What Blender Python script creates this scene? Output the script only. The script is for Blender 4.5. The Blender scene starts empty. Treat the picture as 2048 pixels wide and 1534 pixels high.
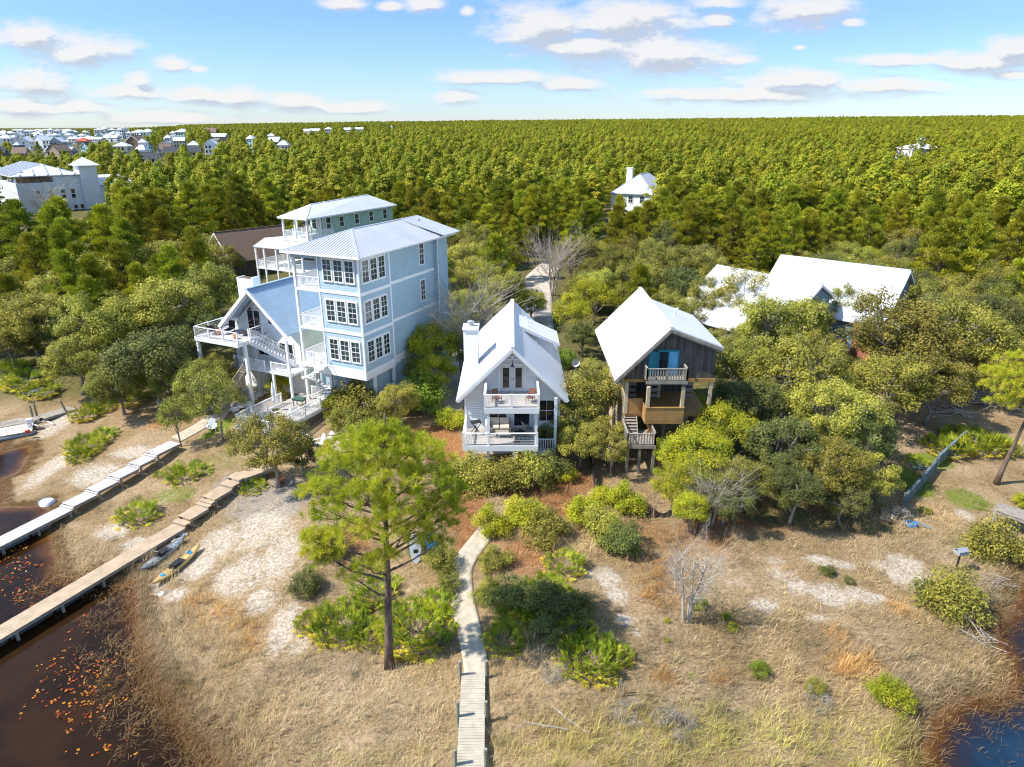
import bpy, math, random
import numpy as np
from mathutils import Vector, Matrix
random.seed(7); RNG=np.random.default_rng(11)
C=bpy.context.scene.collection; SC=bpy.context.scene
# ------------------------------------------------------------------ camera
F_PX=24/36*2048; HC=27.0; PITCH=math.atan((767-252)/F_PX); CP,SP=math.cos(PITCH),math.sin(PITCH)
cd=bpy.data.cameras.new('camera'); cd.lens=24; cd.sensor_width=36; cd.clip_start=.5; cd.clip_end=20000
cam=bpy.data.objects.new('camera',cd); C.objects.link(cam); cam.location=(0,0,HC); cam.rotation_euler=(math.pi/2-PITCH,0,0)
SC.camera=cam; SC.cycles.filter_width=1.15
# ------------------------------------------------------------------ exposure
SC.view_settings.view_transform='Standard'; SC.view_settings.look='None'; SC.view_settings.gamma=1
SC.view_settings.exposure=0.74
# ------------------------------------------------------------------ sun
SUN_EL=math.radians(50); SUN_AZ=math.radians(258)
sdir=Vector((math.sin(SUN_AZ)*math.cos(SUN_EL),math.cos(SUN_AZ)*math.cos(SUN_EL),math.sin(SUN_EL)))
sl=bpy.data.lights.new('sun','SUN'); sl.energy=4.6; sl.angle=math.radians(.5); sl.color=(1,.945,.86)
so=bpy.data.objects.new('sun',sl); C.objects.link(so); so.rotation_euler=(-sdir).to_track_quat('-Z','Y').to_euler(); so.location=(-60,-20,80)
# ------------------------------------------------------------------ sky with clouds
def ray(px,py):
    u=(px-1024)/F_PX; v=(767-py)/F_PX
    return np.array([u, CP+v*SP, -SP+v*CP])
CLOUDS=[(60,75,85,30),(170,100,95,34),(65,165,95,28),(275,158,30,18),(345,127,40,17),(395,138,22,7),
(250,185,85,15),(390,190,75,19),(480,195,65,22),(590,205,85,18),(40,215,85,22),(160,215,65,14),(330,235,120,13),(700,215,95,13),
(690,5,48,16),(850,8,44,16),(780,12,28,9),(935,22,15,9),
(1080,55,110,46),(1250,40,160,42),(1170,95,130,26),(1320,112,175,38),(1480,120,48,13),
(1610,22,95,38),(1435,40,32,16),(1430,5,65,12),
(1000,155,135,16),(1140,168,85,15),(915,195,50,16),
(1590,160,125,24),(1780,170,145,17),(1500,190,230,18),(1350,185,85,8),
(1800,120,125,11),(1960,125,120,24),(2020,100,70,28),(2030,150,70,13),(1700,45,30,9),(1600,95,14,5)]
w=bpy.data.worlds.new('World'); SC.world=w; w.use_nodes=True; w.cycles.sampling_method='MANUAL'; w.cycles.sample_map_resolution=512
nt=w.node_tree; nt.nodes.clear()
def N(t,ty,**k):
    n=t.nodes.new(ty)
    for a,b in k.items(): setattr(n,a,b)
    return n
def math_(t,op,a,b=None,clamp=False):
    n=N(t,'ShaderNodeMath',operation=op,use_clamp=clamp)
    for i,x in enumerate((a,b)):
        if x is None: continue
        if isinstance(x,(int,float)): n.inputs[i].default_value=x
        else: t.links.new(x,n.inputs[i])
    return n.outputs[0]
g=bpy.data.node_groups.new('cloud_field','ShaderNodeTree')
g.interface.new_socket('uv',in_out='INPUT',socket_type='NodeSocketVector'); g.interface.new_socket('d',in_out='OUTPUT',socket_type='NodeSocketFloat')
gi=N(g,'NodeGroupInput'); go=N(g,'NodeGroupOutput')
acc=None
for cx,cy,rx,ry in CLOUDS:
    d=ray(cx,cy); u0,v0=d[0]/d[1],d[2]/d[1]; ru,rv=rx/F_PX*1.07,ry/F_PX*1.1
    ma=N(g,'ShaderNodeVectorMath',operation='MULTIPLY_ADD'); g.links.new(gi.outputs[0],ma.inputs[0])
    ma.inputs[1].default_value=(1/ru,1/rv,0); ma.inputs[2].default_value=(-u0/ru,-v0/rv,0)
    le=N(g,'ShaderNodeVectorMath',operation='LENGTH'); g.links.new(ma.outputs[0],le.inputs[0])
    o=le.outputs['Value']; acc=o if acc is None else math_(g,'SMOOTH_MIN',acc,o)
    if acc is not o: acc.node.inputs[2].default_value=.35
nz=N(g,'ShaderNodeTexNoise'); nz.inputs['Scale'].default_value=1; nz.inputs['Detail'].default_value=7; nz.inputs['Roughness'].default_value=.62
ms=N(g,'ShaderNodeVectorMath',operation='MULTIPLY'); g.links.new(gi.outputs[0],ms.inputs[0]); ms.inputs[1].default_value=(17,44,1)
g.links.new(ms.outputs[0],nz.inputs['Vector'])
nn=math_(g,'MULTIPLY',math_(g,'SUBTRACT',nz.outputs[0],.5),1.5)
g.links.new(math_(g,'ADD',math_(g,'SUBTRACT',1.02,acc),nn),go.inputs[0])
sky=N(nt,'ShaderNodeTexSky',sky_type='NISHITA'); sky.sun_disc=False; sky.sun_elevation=SUN_EL; sky.sun_rotation=SUN_AZ
sky.altitude=0; sky.air_density=1.0; sky.dust_density=.1; sky.ozone_density=3.5
tc=N(nt,'ShaderNodeTexCoord'); sx=N(nt,'ShaderNodeSeparateXYZ'); nt.links.new(tc.outputs['Generated'],sx.inputs[0])
yy=math_(nt,'MAXIMUM',math_(nt,'ABSOLUTE',sx.outputs[1]),.05)
cu=N(nt,'ShaderNodeCombineXYZ'); nt.links.new(math_(nt,'DIVIDE',sx.outputs[0],yy),cu.inputs[0]); vz=math_(nt,'DIVIDE',sx.outputs[2],yy); nt.links.new(vz,cu.inputs[1])
ga=N(nt,'ShaderNodeGroup'); ga.node_tree=g; nt.links.new(cu.outputs[0],ga.inputs[0])
sh=N(nt,'ShaderNodeVectorMath',operation='ADD'); nt.links.new(cu.outputs[0],sh.inputs[0]); sh.inputs[1].default_value=(-.006,.0115,0)
gb=N(nt,'ShaderNodeGroup'); gb.node_tree=g; nt.links.new(sh.outputs[0],gb.inputs[0])
cover=N(nt,'ShaderNodeMapRange',interpolation_type='SMOOTHSTEP'); nt.links.new(ga.outputs[0],cover.inputs[0]); cover.inputs[1].default_value=-.12; cover.inputs[2].default_value=.72
lit=math_(nt,'ADD',.52,math_(nt,'MULTIPLY',math_(nt,'SUBTRACT',ga.outputs[0],gb.outputs[0]),2.2),True)
rl=N(nt,'ShaderNodeValToRGB'); nt.links.new(lit,rl.inputs[0])
rl.color_ramp.elements[0].position=.15; rl.color_ramp.elements[0].color=(2.3,2.5,2.95,1); rl.color_ramp.elements[1].position=.8; rl.color_ramp.elements[1].color=(3.75,3.68,3.66,1)
hs=N(nt,'ShaderNodeHueSaturation'); nt.links.new(sky.outputs[0],hs.inputs['Color']); hs.inputs['Saturation'].default_value=1.0
tn=N(nt,'ShaderNodeMix',data_type='RGBA',blend_type='MULTIPLY'); tn.inputs[0].default_value=1; nt.links.new(hs.outputs[0],tn.inputs[6]); 
er=N(nt,'ShaderNodeValToRGB'); nt.links.new(math_(nt,'MULTIPLY',vz,1.0,True),er.inputs[0]); nt.links.new(er.outputs[0],tn.inputs[7])
for k,(p_,c_) in enumerate(((0,(.46,.53,.70)),(.06,(.48,.565,.70)),(.14,(.46,.56,.735)),(.32,(.78,.84,.92)),(.8,(1.28,1.2,1.08)))):
    e=er.color_ramp.elements[k] if k<2 else er.color_ramp.elements.new(p_); e.position=p_; e.color=(*c_,1)
mx=N(nt,'ShaderNodeMix',data_type='RGBA'); nt.links.new(math_(nt,'MULTIPLY',cover.outputs[0],.93),mx.inputs[0]); nt.links.new(tn.outputs[2],mx.inputs[6]); nt.links.new(rl.outputs[0],mx.inputs[7])
bg=N(nt,'ShaderNodeBackground'); bg.inputs[1].default_value=.15; nt.links.new(mx.outputs[2],bg.inputs[0])
wo=N(nt,'ShaderNodeOutputWorld'); nt.links.new(bg.outputs[0],wo.inputs[0])
# ------------------------------------------------------------------ helpers: materials
def mat(name,col,rough=.7,spec=.3,var=.12,scale=3.0,bump=0,bscale=20,metal=0,stretch=(1,1,1),col2=None,coord='Object'):
    m=bpy.data.materials.new(name); m.use_nodes=True; t=m.node_tree; b=t.nodes['Principled BSDF']
    b.inputs['Roughness'].default_value=rough; b.inputs['Specular IOR Level'].default_value=spec; b.inputs['Metallic'].default_value=metal
    tc=N(t,'ShaderNodeTexCoord'); mp=N(t,'ShaderNodeMapping'); t.links.new(tc.outputs[coord],mp.inputs[0]); mp.inputs['Scale'].default_value=stretch
    nz=N(t,'ShaderNodeTexNoise'); nz.inputs['Scale'].default_value=scale; nz.inputs['Detail'].default_value=5; t.links.new(mp.outputs[0],nz.inputs[0])
    r=N(t,'ShaderNodeValToRGB'); t.links.new(nz.outputs[0],r.inputs[0])
    c=np.array(col); c2=np.array(col2) if col2 is not None else np.minimum(c*(1+var),.9)
    r.color_ramp.elements[0].position=.3; r.color_ramp.elements[1].position=.7
    r.color_ramp.elements[0].color=(*(c*(1-var)),1); r.color_ramp.elements[1].color=(*c2,1)
    t.links.new(r.outputs[0],b.inputs['Base Color'])
    if bump:
        n2=N(t,'ShaderNodeTexNoise'); n2.inputs['Scale'].default_value=bscale; n2.inputs['Detail'].default_value=4; t.links.new(mp.outputs[0],n2.inputs[0])
        bp=N(t,'ShaderNodeBump'); bp.inputs['Strength'].default_value=bump; bp.inputs['Distance'].default_value=.03; t.links.new(n2.outputs[0],bp.inputs['Height']); t.links.new(bp.outputs[0],b.inputs['Normal'])
    return m
def siding(name,col,pitch=.19,vertical=False,depth=.6,var=.06,col2=None,rough=.6):
    m=mat(name,col,rough,.3,var,1.2,col2=col2,stretch=(6,6,.35) if vertical else (1,1,1)); t=m.node_tree; b=t.nodes['Principled BSDF']
    tc=N(t,'ShaderNodeTexCoord'); s=N(t,'ShaderNodeSeparateXYZ'); t.links.new(tc.outputs['Object'],s.inputs[0])
    h=math_(t,'ADD',s.outputs[0],s.outputs[1]) if vertical else s.outputs[2]
    f=math_(t,'FRACT',math_(t,'DIVIDE',h,pitch))
    if vertical: f=math_(t,'GREATER_THAN',f,.09)
    else: f=math_(t,'SUBTRACT',1,f)
    bp=N(t,'ShaderNodeBump'); bp.inputs['Strength'].default_value=depth; bp.inputs['Distance'].default_value=.035; t.links.new(f,bp.inputs['Height']); t.links.new(bp.outputs[0],b.inputs['Normal'])
    return m
def leafmat(name,ramp,transl=.25,rough=.6,rnd=.10):
    m=bpy.data.materials.new(name); m.use_nodes=True; t=m.node_tree; t.nodes.clear()
    at=N(t,'ShaderNodeAttribute',attribute_name='tint'); r=N(t,'ShaderNodeValToRGB'); t.links.new(at.outputs['Fac'],r.inputs[0])
    while len(r.color_ramp.elements)<len(ramp): r.color_ramp.elements.new(.5)
    for e,(p,c) in zip(r.color_ramp.elements,ramp): e.position=p; e.color=(*c,1)
    oi=N(t,'ShaderNodeObjectInfo'); h=N(t,'ShaderNodeHueSaturation'); t.links.new(r.outputs[0],h.inputs['Color'])
    t.links.new(math_(t,'ADD',.5-rnd*.16,math_(t,'MULTIPLY',oi.outputs['Random'],rnd*.32)),h.inputs['Hue'])
    rv=math_(t,'FRACT',math_(t,'MULTIPLY',oi.outputs['Random'],7.31)); t.links.new(math_(t,'ADD',1-rnd*2.2,math_(t,'MULTIPLY',rv,rnd*4.4)),h.inputs['Value'])
    d=N(t,'ShaderNodeBsdfPrincipled'); d.inputs['Roughness'].default_value=rough; d.inputs['Specular IOR Level'].default_value=.25; t.links.new(h.outputs[0],d.inputs['Base Color'])
    tr=N(t,'ShaderNodeBsdfTranslucent'); t.links.new(h.outputs[0],tr.inputs[0])
    mx=N(t,'ShaderNodeMixShader'); mx.inputs[0].default_value=transl; t.links.new(d.outputs[0],mx.inputs[1]); t.links.new(tr.outputs[0],mx.inputs[2])
    o=N(t,'ShaderNodeOutputMaterial'); t.links.new(mx.outputs[0],o.inputs[0]); return m
def attrmat(name,attr,rough=.8,transl=0):
    m=bpy.data.materials.new(name); m.use_nodes=True; t=m.node_tree; b=t.nodes['Principled BSDF']; b.inputs['Roughness'].default_value=rough; b.inputs['Specular IOR Level'].default_value=.15
    a=N(t,'ShaderNodeAttribute',attribute_name=attr); t.links.new(a.outputs['Color'],b.inputs['Base Color']); return m
WHITE=mat('white_paint',(.80,.80,.80),.5,.35,.06,.8); WHITES=siding('white_siding',(.80,.80,.79),.19,False,1.0); TRIM=mat('trim_white',(.79,.79,.78),.45,.35,.05,1.5)
WMETAL=mat('white_metal_roof',(.66,.67,.69),.32,.5,.04,.35,metal=.0); GMETAL=mat('galvalume_roof',(.47,.49,.53),.36,.5,.07,.5,metal=.1); BMETAL=mat('blue_metal_roof',(.40,.52,.64),.35,.5,.06,.5,metal=.15)
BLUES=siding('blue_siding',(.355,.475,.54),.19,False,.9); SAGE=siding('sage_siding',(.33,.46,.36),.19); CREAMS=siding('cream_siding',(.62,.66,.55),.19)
GLASS=mat('window_glass',(.012,.03,.032),.04,.8,.5,.7,col2=(.05,.09,.085)); DKGLASS=mat('dark_glass',(.015,.018,.02),.05,.7,.4,1)
OLDWOOD=siding('weathered_boards',(.085,.075,.065),.2,True,.8,.45,col2=(.17,.15,.13)); GREYWOOD=mat('grey_wood',(.30,.27,.23),.85,.1,.25,3,.4,12,stretch=(1,1,.3))
NEWWOOD=mat('orange_wood',(.37,.21,.08),.7,.2,.2,2,.2,10); PALEWOOD=mat('pale_timber',(.52,.42,.28),.75,.2,.15,2)
DECKTAN=mat('tan_decking',(.43,.33,.23),.75,.2,.16,1.6,.3,9,stretch=(1,1,1)); DECKGREY=mat('pale_decking',(.47,.46,.47),.7,.2,.10,2,.3,9); DECKFLOOR=mat('deck_floor_grey',(.40,.37,.34),.7,.2,.1,2)
BROWNSH=mat('brown_shingle',(.16,.115,.085),.9,.1,.35,6,.6,14); TEAL=mat('teal_paint',(.03,.22,.27),.5,.3,.15,2); CURTAIN=mat('blue_curtain',(.16,.42,.62),.8,.1,.15,3)
BARK=mat('pine_bark',(.15,.11,.085),.95,.1,.45,5,.8,16,stretch=(1,1,.35)); OAKBARK=mat('grey_oak_bark',(.27,.24,.20),.95,.1,.3,5,.5,16); TWIG=mat('grey_twigs',(.42,.37,.31),.9,.1,.25,3)
PALMTRUNK=mat('palmetto_stem',(.30,.27,.24),.95,.1,.3,4); BLACK=mat('black_metal',(.02,.02,.022),.45,.4,.2,4); FABDARK=mat('dark_sling_fabric',(.06,.05,.045),.8,.1,.2,5)
ORANGE=mat('orange_ceramic',(.72,.20,.02),.4,.4,.08,3); TERRA=mat('terracotta',(.38,.14,.07),.8,.2,.2,4); CUSH=mat('beige_cushion',(.60,.52,.42),.9,.1,.08,5)
PLASTW=mat('white_plastic',(.78,.80,.82),.5,.3,.04,3); GREENW=mat('green_cover',(.05,.10,.08),.6,.2,.2,4); CONC=mat('pale_concrete',(.43,.375,.285),.85,.2,.16,2.5,.3,14); ROADM=mat('sandy_drive',(.46,.41,.35),.95,.1,.2,1.5,.4,6)
GREYKAYAK=mat('grey_hull',(.20,.23,.26),.4,.4,.25,3); YELKAYAK=mat('yellow_hull',(.52,.36,.14),.4,.4,.15,3); BLUEP=mat('blue_board',(.03,.25,.52),.4,.4,.1,3); TARP=mat('black_silt_fabric',(.02,.02,.022),.5,.4,.3,5)
STEEL=mat('galvanised_grey',(.38,.40,.42),.5,.5,.1,4,metal=.3); BLUEWOOD=mat('blue_grey_timber',(.13,.17,.18),.85,.15,.3,3,.4,12); FENCEW=siding('brown_fence_boards',(.20,.16,.12),.14,True,.8,.3)
POSTW=mat('green_grey_post',(.24,.24,.18),.9,.1,.25,5,.4,14,stretch=(1,1,.3)); BRICK=mat('red_brick',(.30,.12,.08),.9,.1,.3,8); ROSE=mat('red_roof',(.55,.10,.05),.7,.2,.15,2)
SANDROCK=mat('pale_rock',(.55,.52,.47),.9,.1,.2,3,.5,8)
# ------------------------------------------------------------------ helpers: meshes
def link(o,parent=None):
    C.objects.link(o)
    if parent is not None: o.parent=parent
    return o
def tag(o,label=None,cat=None,group=None,kind=None):
    for k,v in (('label',label),('category',cat),('group',group),('kind',kind)):
        if v: o[k]=v
    return o
def thing(name,label,cat,loc=(0,0,0),rz=0,group=None):
    o=bpy.data.objects.new(name,None); o.empty_display_size=.3; o.location=loc; o.rotation_euler=(0,0,rz); C.objects.link(o); return tag(o,label,cat,group)
class MB:
    def __init__(s,z0=0.): s.v=[]; s.f=[]; s.z0=z0
    def add(s,V,F):
        n=len(s.v); s.v+=[(float(a),float(b),float(c)-s.z0) for a,b,c in V]; s.f+=[tuple(n+i for i in f) for f in F]; return s
    def box(s,a,b):
        (x0,y0,z0),(x1,y1,z1)=a,b
        return s.add([(x0,y0,z0),(x1,y0,z0),(x1,y1,z0),(x0,y1,z0),(x0,y0,z1),(x1,y0,z1),(x1,y1,z1),(x0,y1,z1)],[(3,2,1,0),(4,5,6,7),(0,1,5,4),(1,2,6,5),(2,3,7,6),(3,0,4,7)])
    def beam(s,p,q,w,h=None,up=(0,0,1)):
        h=w if h is None else h; p,q=Vector(p),Vector(q); d=(q-p).normalized(); u=Vector(up)
        if abs(d.dot(u))>.98: u=Vector((0,1,0))
        r=d.cross(u).normalized()*(w/2); u=r.cross(d).normalized()*(h/2)
        V=[p-r-u,p+r-u,p+r+u,p-r+u,q-r-u,q+r-u,q+r+u,q-r+u]
        return s.add(V,[(0,1,2,3),(7,6,5,4),(4,5,1,0),(5,6,2,1),(6,7,3,2),(7,4,0,3)])
    def slab(s,pts,t,n=None):
        P=[Vector(p) for p in pts]
        nn=Vector(n) if n else (P[1]-P[0]).cross(P[2]-P[0]).normalized()
        k=len(P); V=P+[p-nn*t for p in P]
        return s.add(V,[tuple(range(k)),tuple(reversed(range(k,2*k)))]+[(i,i+k,(i+1)%k+k,(i+1)%k) for i in range(k)])
    def tube(s,pts,rad,n=6,cap=True):
        pts=[Vector(p) for p in pts]; V=[];F=[]
        for i,p in enumerate(pts):
            d=(pts[min(i+1,len(pts)-1)]-pts[max(i-1,0)]).normalized(); u=Vector((0,0,1)) if abs(d.z)<.9 else Vector((1,0,0))
            a=d.cross(u).normalized(); b=a.cross(d); r=rad[i] if hasattr(rad,'__len__') else rad
            V+=[p+(a*math.cos(2*math.pi*j/n)+b*math.sin(2*math.pi*j/n))*r for j in range(n)]
        for i in range(len(pts)-1):
            for j in range(n): F.append((i*n+j,i*n+(j+1)%n,(i+1)*n+(j+1)%n,(i+1)*n+j))
        if cap: F+=[tuple(reversed(range(n))),tuple(range((len(pts)-1)*n,len(pts)*n))]
        return s.add(V,F)
    def lathe(s,c,prof,n=12):
        V=[];F=[]
        for r,z in prof: V+=[(c[0]+r*math.cos(2*math.pi*j/n),c[1]+r*math.sin(2*math.pi*j/n),c[2]+z) for j in range(n)]
        for i in range(len(prof)-1):
            for j in range(n): F.append((i*n+j,i*n+(j+1)%n,(i+1)*n+(j+1)%n,(i+1)*n+j))
        F+=[tuple(reversed(range(n))),tuple(range((len(prof)-1)*n,len(prof)*n))]
        return s.add(V,F)
    def build(s,name,m,parent=None,smooth=False,bevel=0):
        me=bpy.data.meshes.new(name); me.from_pydata(s.v,[],s.f); me.validate(); me.update(); me.materials.append(m)
        if smooth: me.polygons.foreach_set('use_smooth',[True]*len(me.polygons))
        o=bpy.data.objects.new(name,me); link(o,parent)
        if bevel: b=o.modifiers.new('bevel','BEVEL'); b.width=bevel; b.segments=2; b.limit_method='ANGLE'
        return o
def np_mesh(name,V,Fs,mats,tint=None,matidx=None,col=None,smooth=False):
    """V (n,3); Fs (m,k) all faces the same size"""
    me=bpy.data.meshes.new(name); V=np.ascontiguousarray(V,np.float32); Fs=np.ascontiguousarray(Fs,np.int32); m,k=Fs.shape
    me.vertices.add(len(V)); me.vertices.foreach_set('co',V.ravel()); me.loops.add(m*k); me.loops.foreach_set('vertex_index',Fs.ravel())
    me.polygons.add(m); me.polygons.foreach_set('loop_start',np.arange(0,m*k,k,dtype=np.int32))
    try: me.polygons.foreach_set('loop_total',np.full(m,k,np.int32))
    except Exception: pass
    if matidx is not None: me.polygons.foreach_set('material_index',np.ascontiguousarray(matidx,np.int32))
    if smooth: me.polygons.foreach_set('use_smooth',np.ones(m,bool))
    if tint is not None: a=me.attributes.new('tint','FLOAT','FACE'); a.data.foreach_set('value',np.ascontiguousarray(tint,np.float32))
    if col is not None: a=me.attributes.new('col','FLOAT_COLOR','FACE' if len(col)==m else 'POINT'); a.data.foreach_set('color',np.ascontiguousarray(np.concatenate([col,np.ones((len(col),1))],1),np.float32).ravel())
    me.update(); me.validate()
    for q in (mats if isinstance(mats,(list,tuple)) else [mats]): me.materials.append(q)
    return me
def sstep(a,b,x): t=np.clip((x-a)/(b-a),0,1); return t*t*(3-2*t)
# ------------------------------------------------------------------ terrain height
def G(px,py,z=0.):
    d=ray(px,py); t=(z-HC)/d[2]; return np.array([d[0]*t,d[1]*t,z])
LEFTSHORE=[(0,905),(62,888),(66,905),(40,945),(0,962),(0,1012),(60,1012),(98,1004),(104,1050),(106,1078),(116,1110),(128,1150),(170,1156),(200,1140),(250,1150),(280,1162),(284,1205),(286,1244),(310,1296),(324,1348),(362,1393),(378,1435),(430,1487),(480,1560)]
RIGHTSHORE=[(2120,1080),(2046,1140),(2026,1200),(1992,1245),(1981,1279),(2004,1316),(2012,1362),(1974,1387),(1902,1395),(1857,1436),(1839,1485),(1842,1560)]
PL=[G(x,y,0)[:2] for x,y in LEFTSHORE]; PR=[G(x,y,0)[:2] for x,y in RIGHTSHORE]
POLYL=np.array([(-300,70),(-75,56),(-46,56)]+PL+[(-6,14),(-4,4),(2,-40),(0,-300),(-300,-300)],float)
POLYR=np.array([(300,60),(60,48)]+PR+[(12,14),(10,4),(4,-40),(6,-300),(300,-300)],float)
def sdf(poly,X,Y):
    d=np.full(X.shape,1e9); ins=np.zeros(X.shape,bool); n=len(poly)
    for i in range(n):
        ax,ay=poly[i]; bx,by=poly[(i+1)%n]; ex,ey=bx-ax,by-ay
        t=np.clip(((X-ax)*ex+(Y-ay)*ey)/(ex*ex+ey*ey+1e-9),0,1); d=np.minimum(d,(X-ax-t*ex)**2+(Y-ay-t*ey)**2)
        c=((ay>Y)!=(by>Y)); xi=ax+(Y-ay)/(by-ay if by!=ay else 1e-9)*ex; ins^=c&(X<xi)
    d=np.sqrt(d); return np.where(ins,-d,d)
def wav(X,Y,s,seed=0):
    r=np.random.default_rng(seed+100); o=0
    for i in range(7):
        a=r.uniform(0,6.28); k=(1/s)*r.uniform(.5,1.6); o=o+np.sin((X*math.cos(a)+Y*math.sin(a))*k+r.uniform(0,6.28))
    return o/7
HAZ=np.array([-.80,-.70,-.56,-.50,-.44,-.2,0,.2,.5,.80]); HHT=np.array([-3.,-3,-1.,6,13,20,24,27,30,31])
def height(X,Y):
    X=np.asarray(X,float); Y=np.asarray(Y,float)
    d=np.minimum(sdf(POLYL,X,Y),sdf(POLYR,X,Y))
    land=2.4*sstep(-2,24,d)+.10*wav(X,Y,1.6,1)*sstep(.5,5,d)+.05*wav(X,Y,.5,2)*sstep(.5,3,d)
    bed=np.maximum(-1.3,.17*d)
    h=np.where(d>0,np.maximum(land,.03+.02*np.minimum(d,4)),bed)
    h=h+.022*np.clip(Y-62,0,110)
    D=np.hypot(X,Y); az=X/np.maximum(Y,1.0)
    hh=np.interp(np.clip(az,-.8,.8),HAZ,HHT)*(np.clip(D-130,0,1670)/1670)**1.15
    return np.where(Y>40,h+hh*sstep(40,130,Y)+ (1.2*wav(X,Y,40,5))*sstep(180,500,D),h)
def hz(x,y): return float(height(np.array([x]),np.array([y]))[0])
def gp(px,py,dz=0.):
    z=2.
    for _ in range(14):
        p=G(px,py,z+dz); z=.5*z+.5*hz(p[0],p[1])
    return np.array([p[0],p[1],z])
# ------------------------------------------------------------------ ground sheet
def spaced(a0,a1,st,lim,gr):
    m=list(np.arange(a0,a1,st)); s=st; x=m[-1]
    while x<lim[1]: s*=gr; x+=s; m.append(x)
    s=st; x=a0; pre=[]
    while x>lim[0]: s*=gr; x-=s; pre.append(x)
    return np.array(pre[::-1]+m)
xs=spaced(-46,42,.3,(-9000,9000),1.09); ys=spaced(13,62,.3,(-400,9000),1.085)
XX,YY=np.meshgrid(xs,ys); ZZ=height(XX,YY)
DW=np.minimum(sdf(POLYL,XX,YY),sdf(POLYR,XX,YY))
def ell(lst,soft=.85):
    m=np.zeros(XX.shape)
    for e in lst:
        px,py,rx,ry=e[:4]; st=e[4] if len(e)>4 else 1
        p=gp(px,py); dep=p[1]*CP+(HC-p[2])*SP; k=dep/F_PX; sn=(HC-p[2])/math.hypot(p[1],HC-p[2])
        r=np.sqrt(((XX-p[0])/(rx*k))**2+((YY-p[1])/(ry*k/sn))**2); m=np.maximum(m,st*(1-sstep(1-soft,1+soft,r)))
    return m
SAND=[(115,850,30,30),(112,930,32,55),(190,950,60,25),(270,905,60,14),(230,1060,45,22),(275,1090,45,20),(330,1000,40,12,.6),(440,1085,55,42),(520,1060,75,50),(400,1130,40,40),(305,1180,25,30),(350,1190,40,15),(480,1150,65,50),(560,1110,50,60),(520,1200,45,32),(570,1250,35,60),(600,1290,30,30,.8),(560,1285,30,30),
 (690,880,40,25),(1215,1155,32,25),(1235,1190,32,20),(1250,1240,26,15),(1275,1265,16,10),(1180,1150,26,15,.8),(1640,1120,42,12),(1550,1120,34,10,.8),(1690,1130,30,10),(1812,1130,48,25),(1835,1160,42,22),(1800,1150,40,25),(1660,1190,55,25),(1530,1210,34,15),(1720,1190,45,20),(1570,1150,50,20,.8),(1600,1175,44,15),(1755,1195,30,10),(1640,1235,40,10,.8),(1930,1030,22,15),(1470,1165,40,15,.7),(1760,1130,34,14,.8)]
STRAW=[(930,1010,45,60),(900,900,45,40),(1130,960,70,30),(1060,980,60,20),(1120,1005,55,30),(950,1075,45,40),(1050,1110,70,40,.8),(1500,1040,120,20,.8),(1400,1065,60,30,.7),(1650,1050,120,15,.8),(860,870,60,20),(1300,1065,70,35,.6),(1080,1140,60,25,.6),(700,1080,70,40,.7),(330,840,40,22,.8),(1550,1000,220,40,.8),(1195,690,30,60),(1200,620,40,30),(1150,740,40,40),(270,800,60,20,.6),(1010,780,120,30,.6),(120,790,25,8,.6),(900,1000,90,60,.5)]
GREEN=[(443,850,26,12,1),(415,872,16,8,.8),(1820,962,38,28,1),(1865,922,45,16,.7),(1935,1000,45,22,.7),(1950,1100,45,30,.5),(430,925,60,25,.45),(350,990,50,15,.6),(1700,950,60,30,.4)]
GREY=[(545,1000,75,40),(480,970,50,22),(500,1010,60,30,.7)]
me=None
nv=XX.size; nx,ny=len(xs),len(ys)
V=np.stack([XX.ravel(),YY.ravel(),ZZ.ravel()],1)
ii,jj=np.meshgrid(np.arange(nx-1),np.arange(ny-1)); a=(jj*nx+ii).ravel(); Fq=np.stack([a,a+1,a+nx+1,a+nx],1)
gm=bpy.data.materials.new('ground_cover'); gm.use_nodes=True
me=np_mesh('ground',V,Fq,gm,smooth=True)
MS,MST,MG,MGR=ell(SAND),ell(STRAW),ell(GREEN,.3),ell(GREY)
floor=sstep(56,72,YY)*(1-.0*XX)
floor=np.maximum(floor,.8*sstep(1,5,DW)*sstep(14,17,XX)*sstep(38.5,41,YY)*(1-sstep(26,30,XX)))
wet=1-sstep(.0,2.2,DW)
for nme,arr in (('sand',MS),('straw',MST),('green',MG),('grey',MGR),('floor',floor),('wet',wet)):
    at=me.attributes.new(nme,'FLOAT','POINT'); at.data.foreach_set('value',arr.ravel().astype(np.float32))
go_=link(bpy.data.objects.new('ground',me)); tag(go_,kind='structure')
t=gm.node_tree; b=t.nodes['Principled BSDF']; b.inputs['Roughness'].default_value=.95; b.inputs['Specular IOR Level'].default_value=.08
tc=N(t,'ShaderNodeTexCoord')
def nz(scale,det=6,ro=.6,dist=0):
    n=N(t,'ShaderNodeTexNoise'); n.inputs['Scale'].default_value=scale; n.inputs['Detail'].default_value=det; n.inputs['Roughness'].default_value=ro; n.inputs['Distortion'].default_value=dist
    t.links.new(tc.outputs['Object'],n.inputs[0]); return n.outputs[0]
def ramp(f,els):
    r=N(t,'ShaderNodeValToRGB'); t.links.new(f,r.inputs[0])
    while len(r.color_ramp.elements)<len(els): r.color_ramp.elements.new(.5)
    for e,(p,c) in zip(r.color_ramp.elements,els): e.position=p; e.color=(*c,1)
    return r.outputs[0]
def mixc(f,A,B):
    m=N(t,'ShaderNodeMix',data_type='RGBA'); t.links.new(f,m.inputs[0])
    for i,x in ((6,A),(7,B)):
        t.links.new(x,m.inputs[i])
    return m.outputs[2]
def att(n): return N(t,'ShaderNodeAttribute',attribute_name=n).outputs['Fac']
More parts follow.
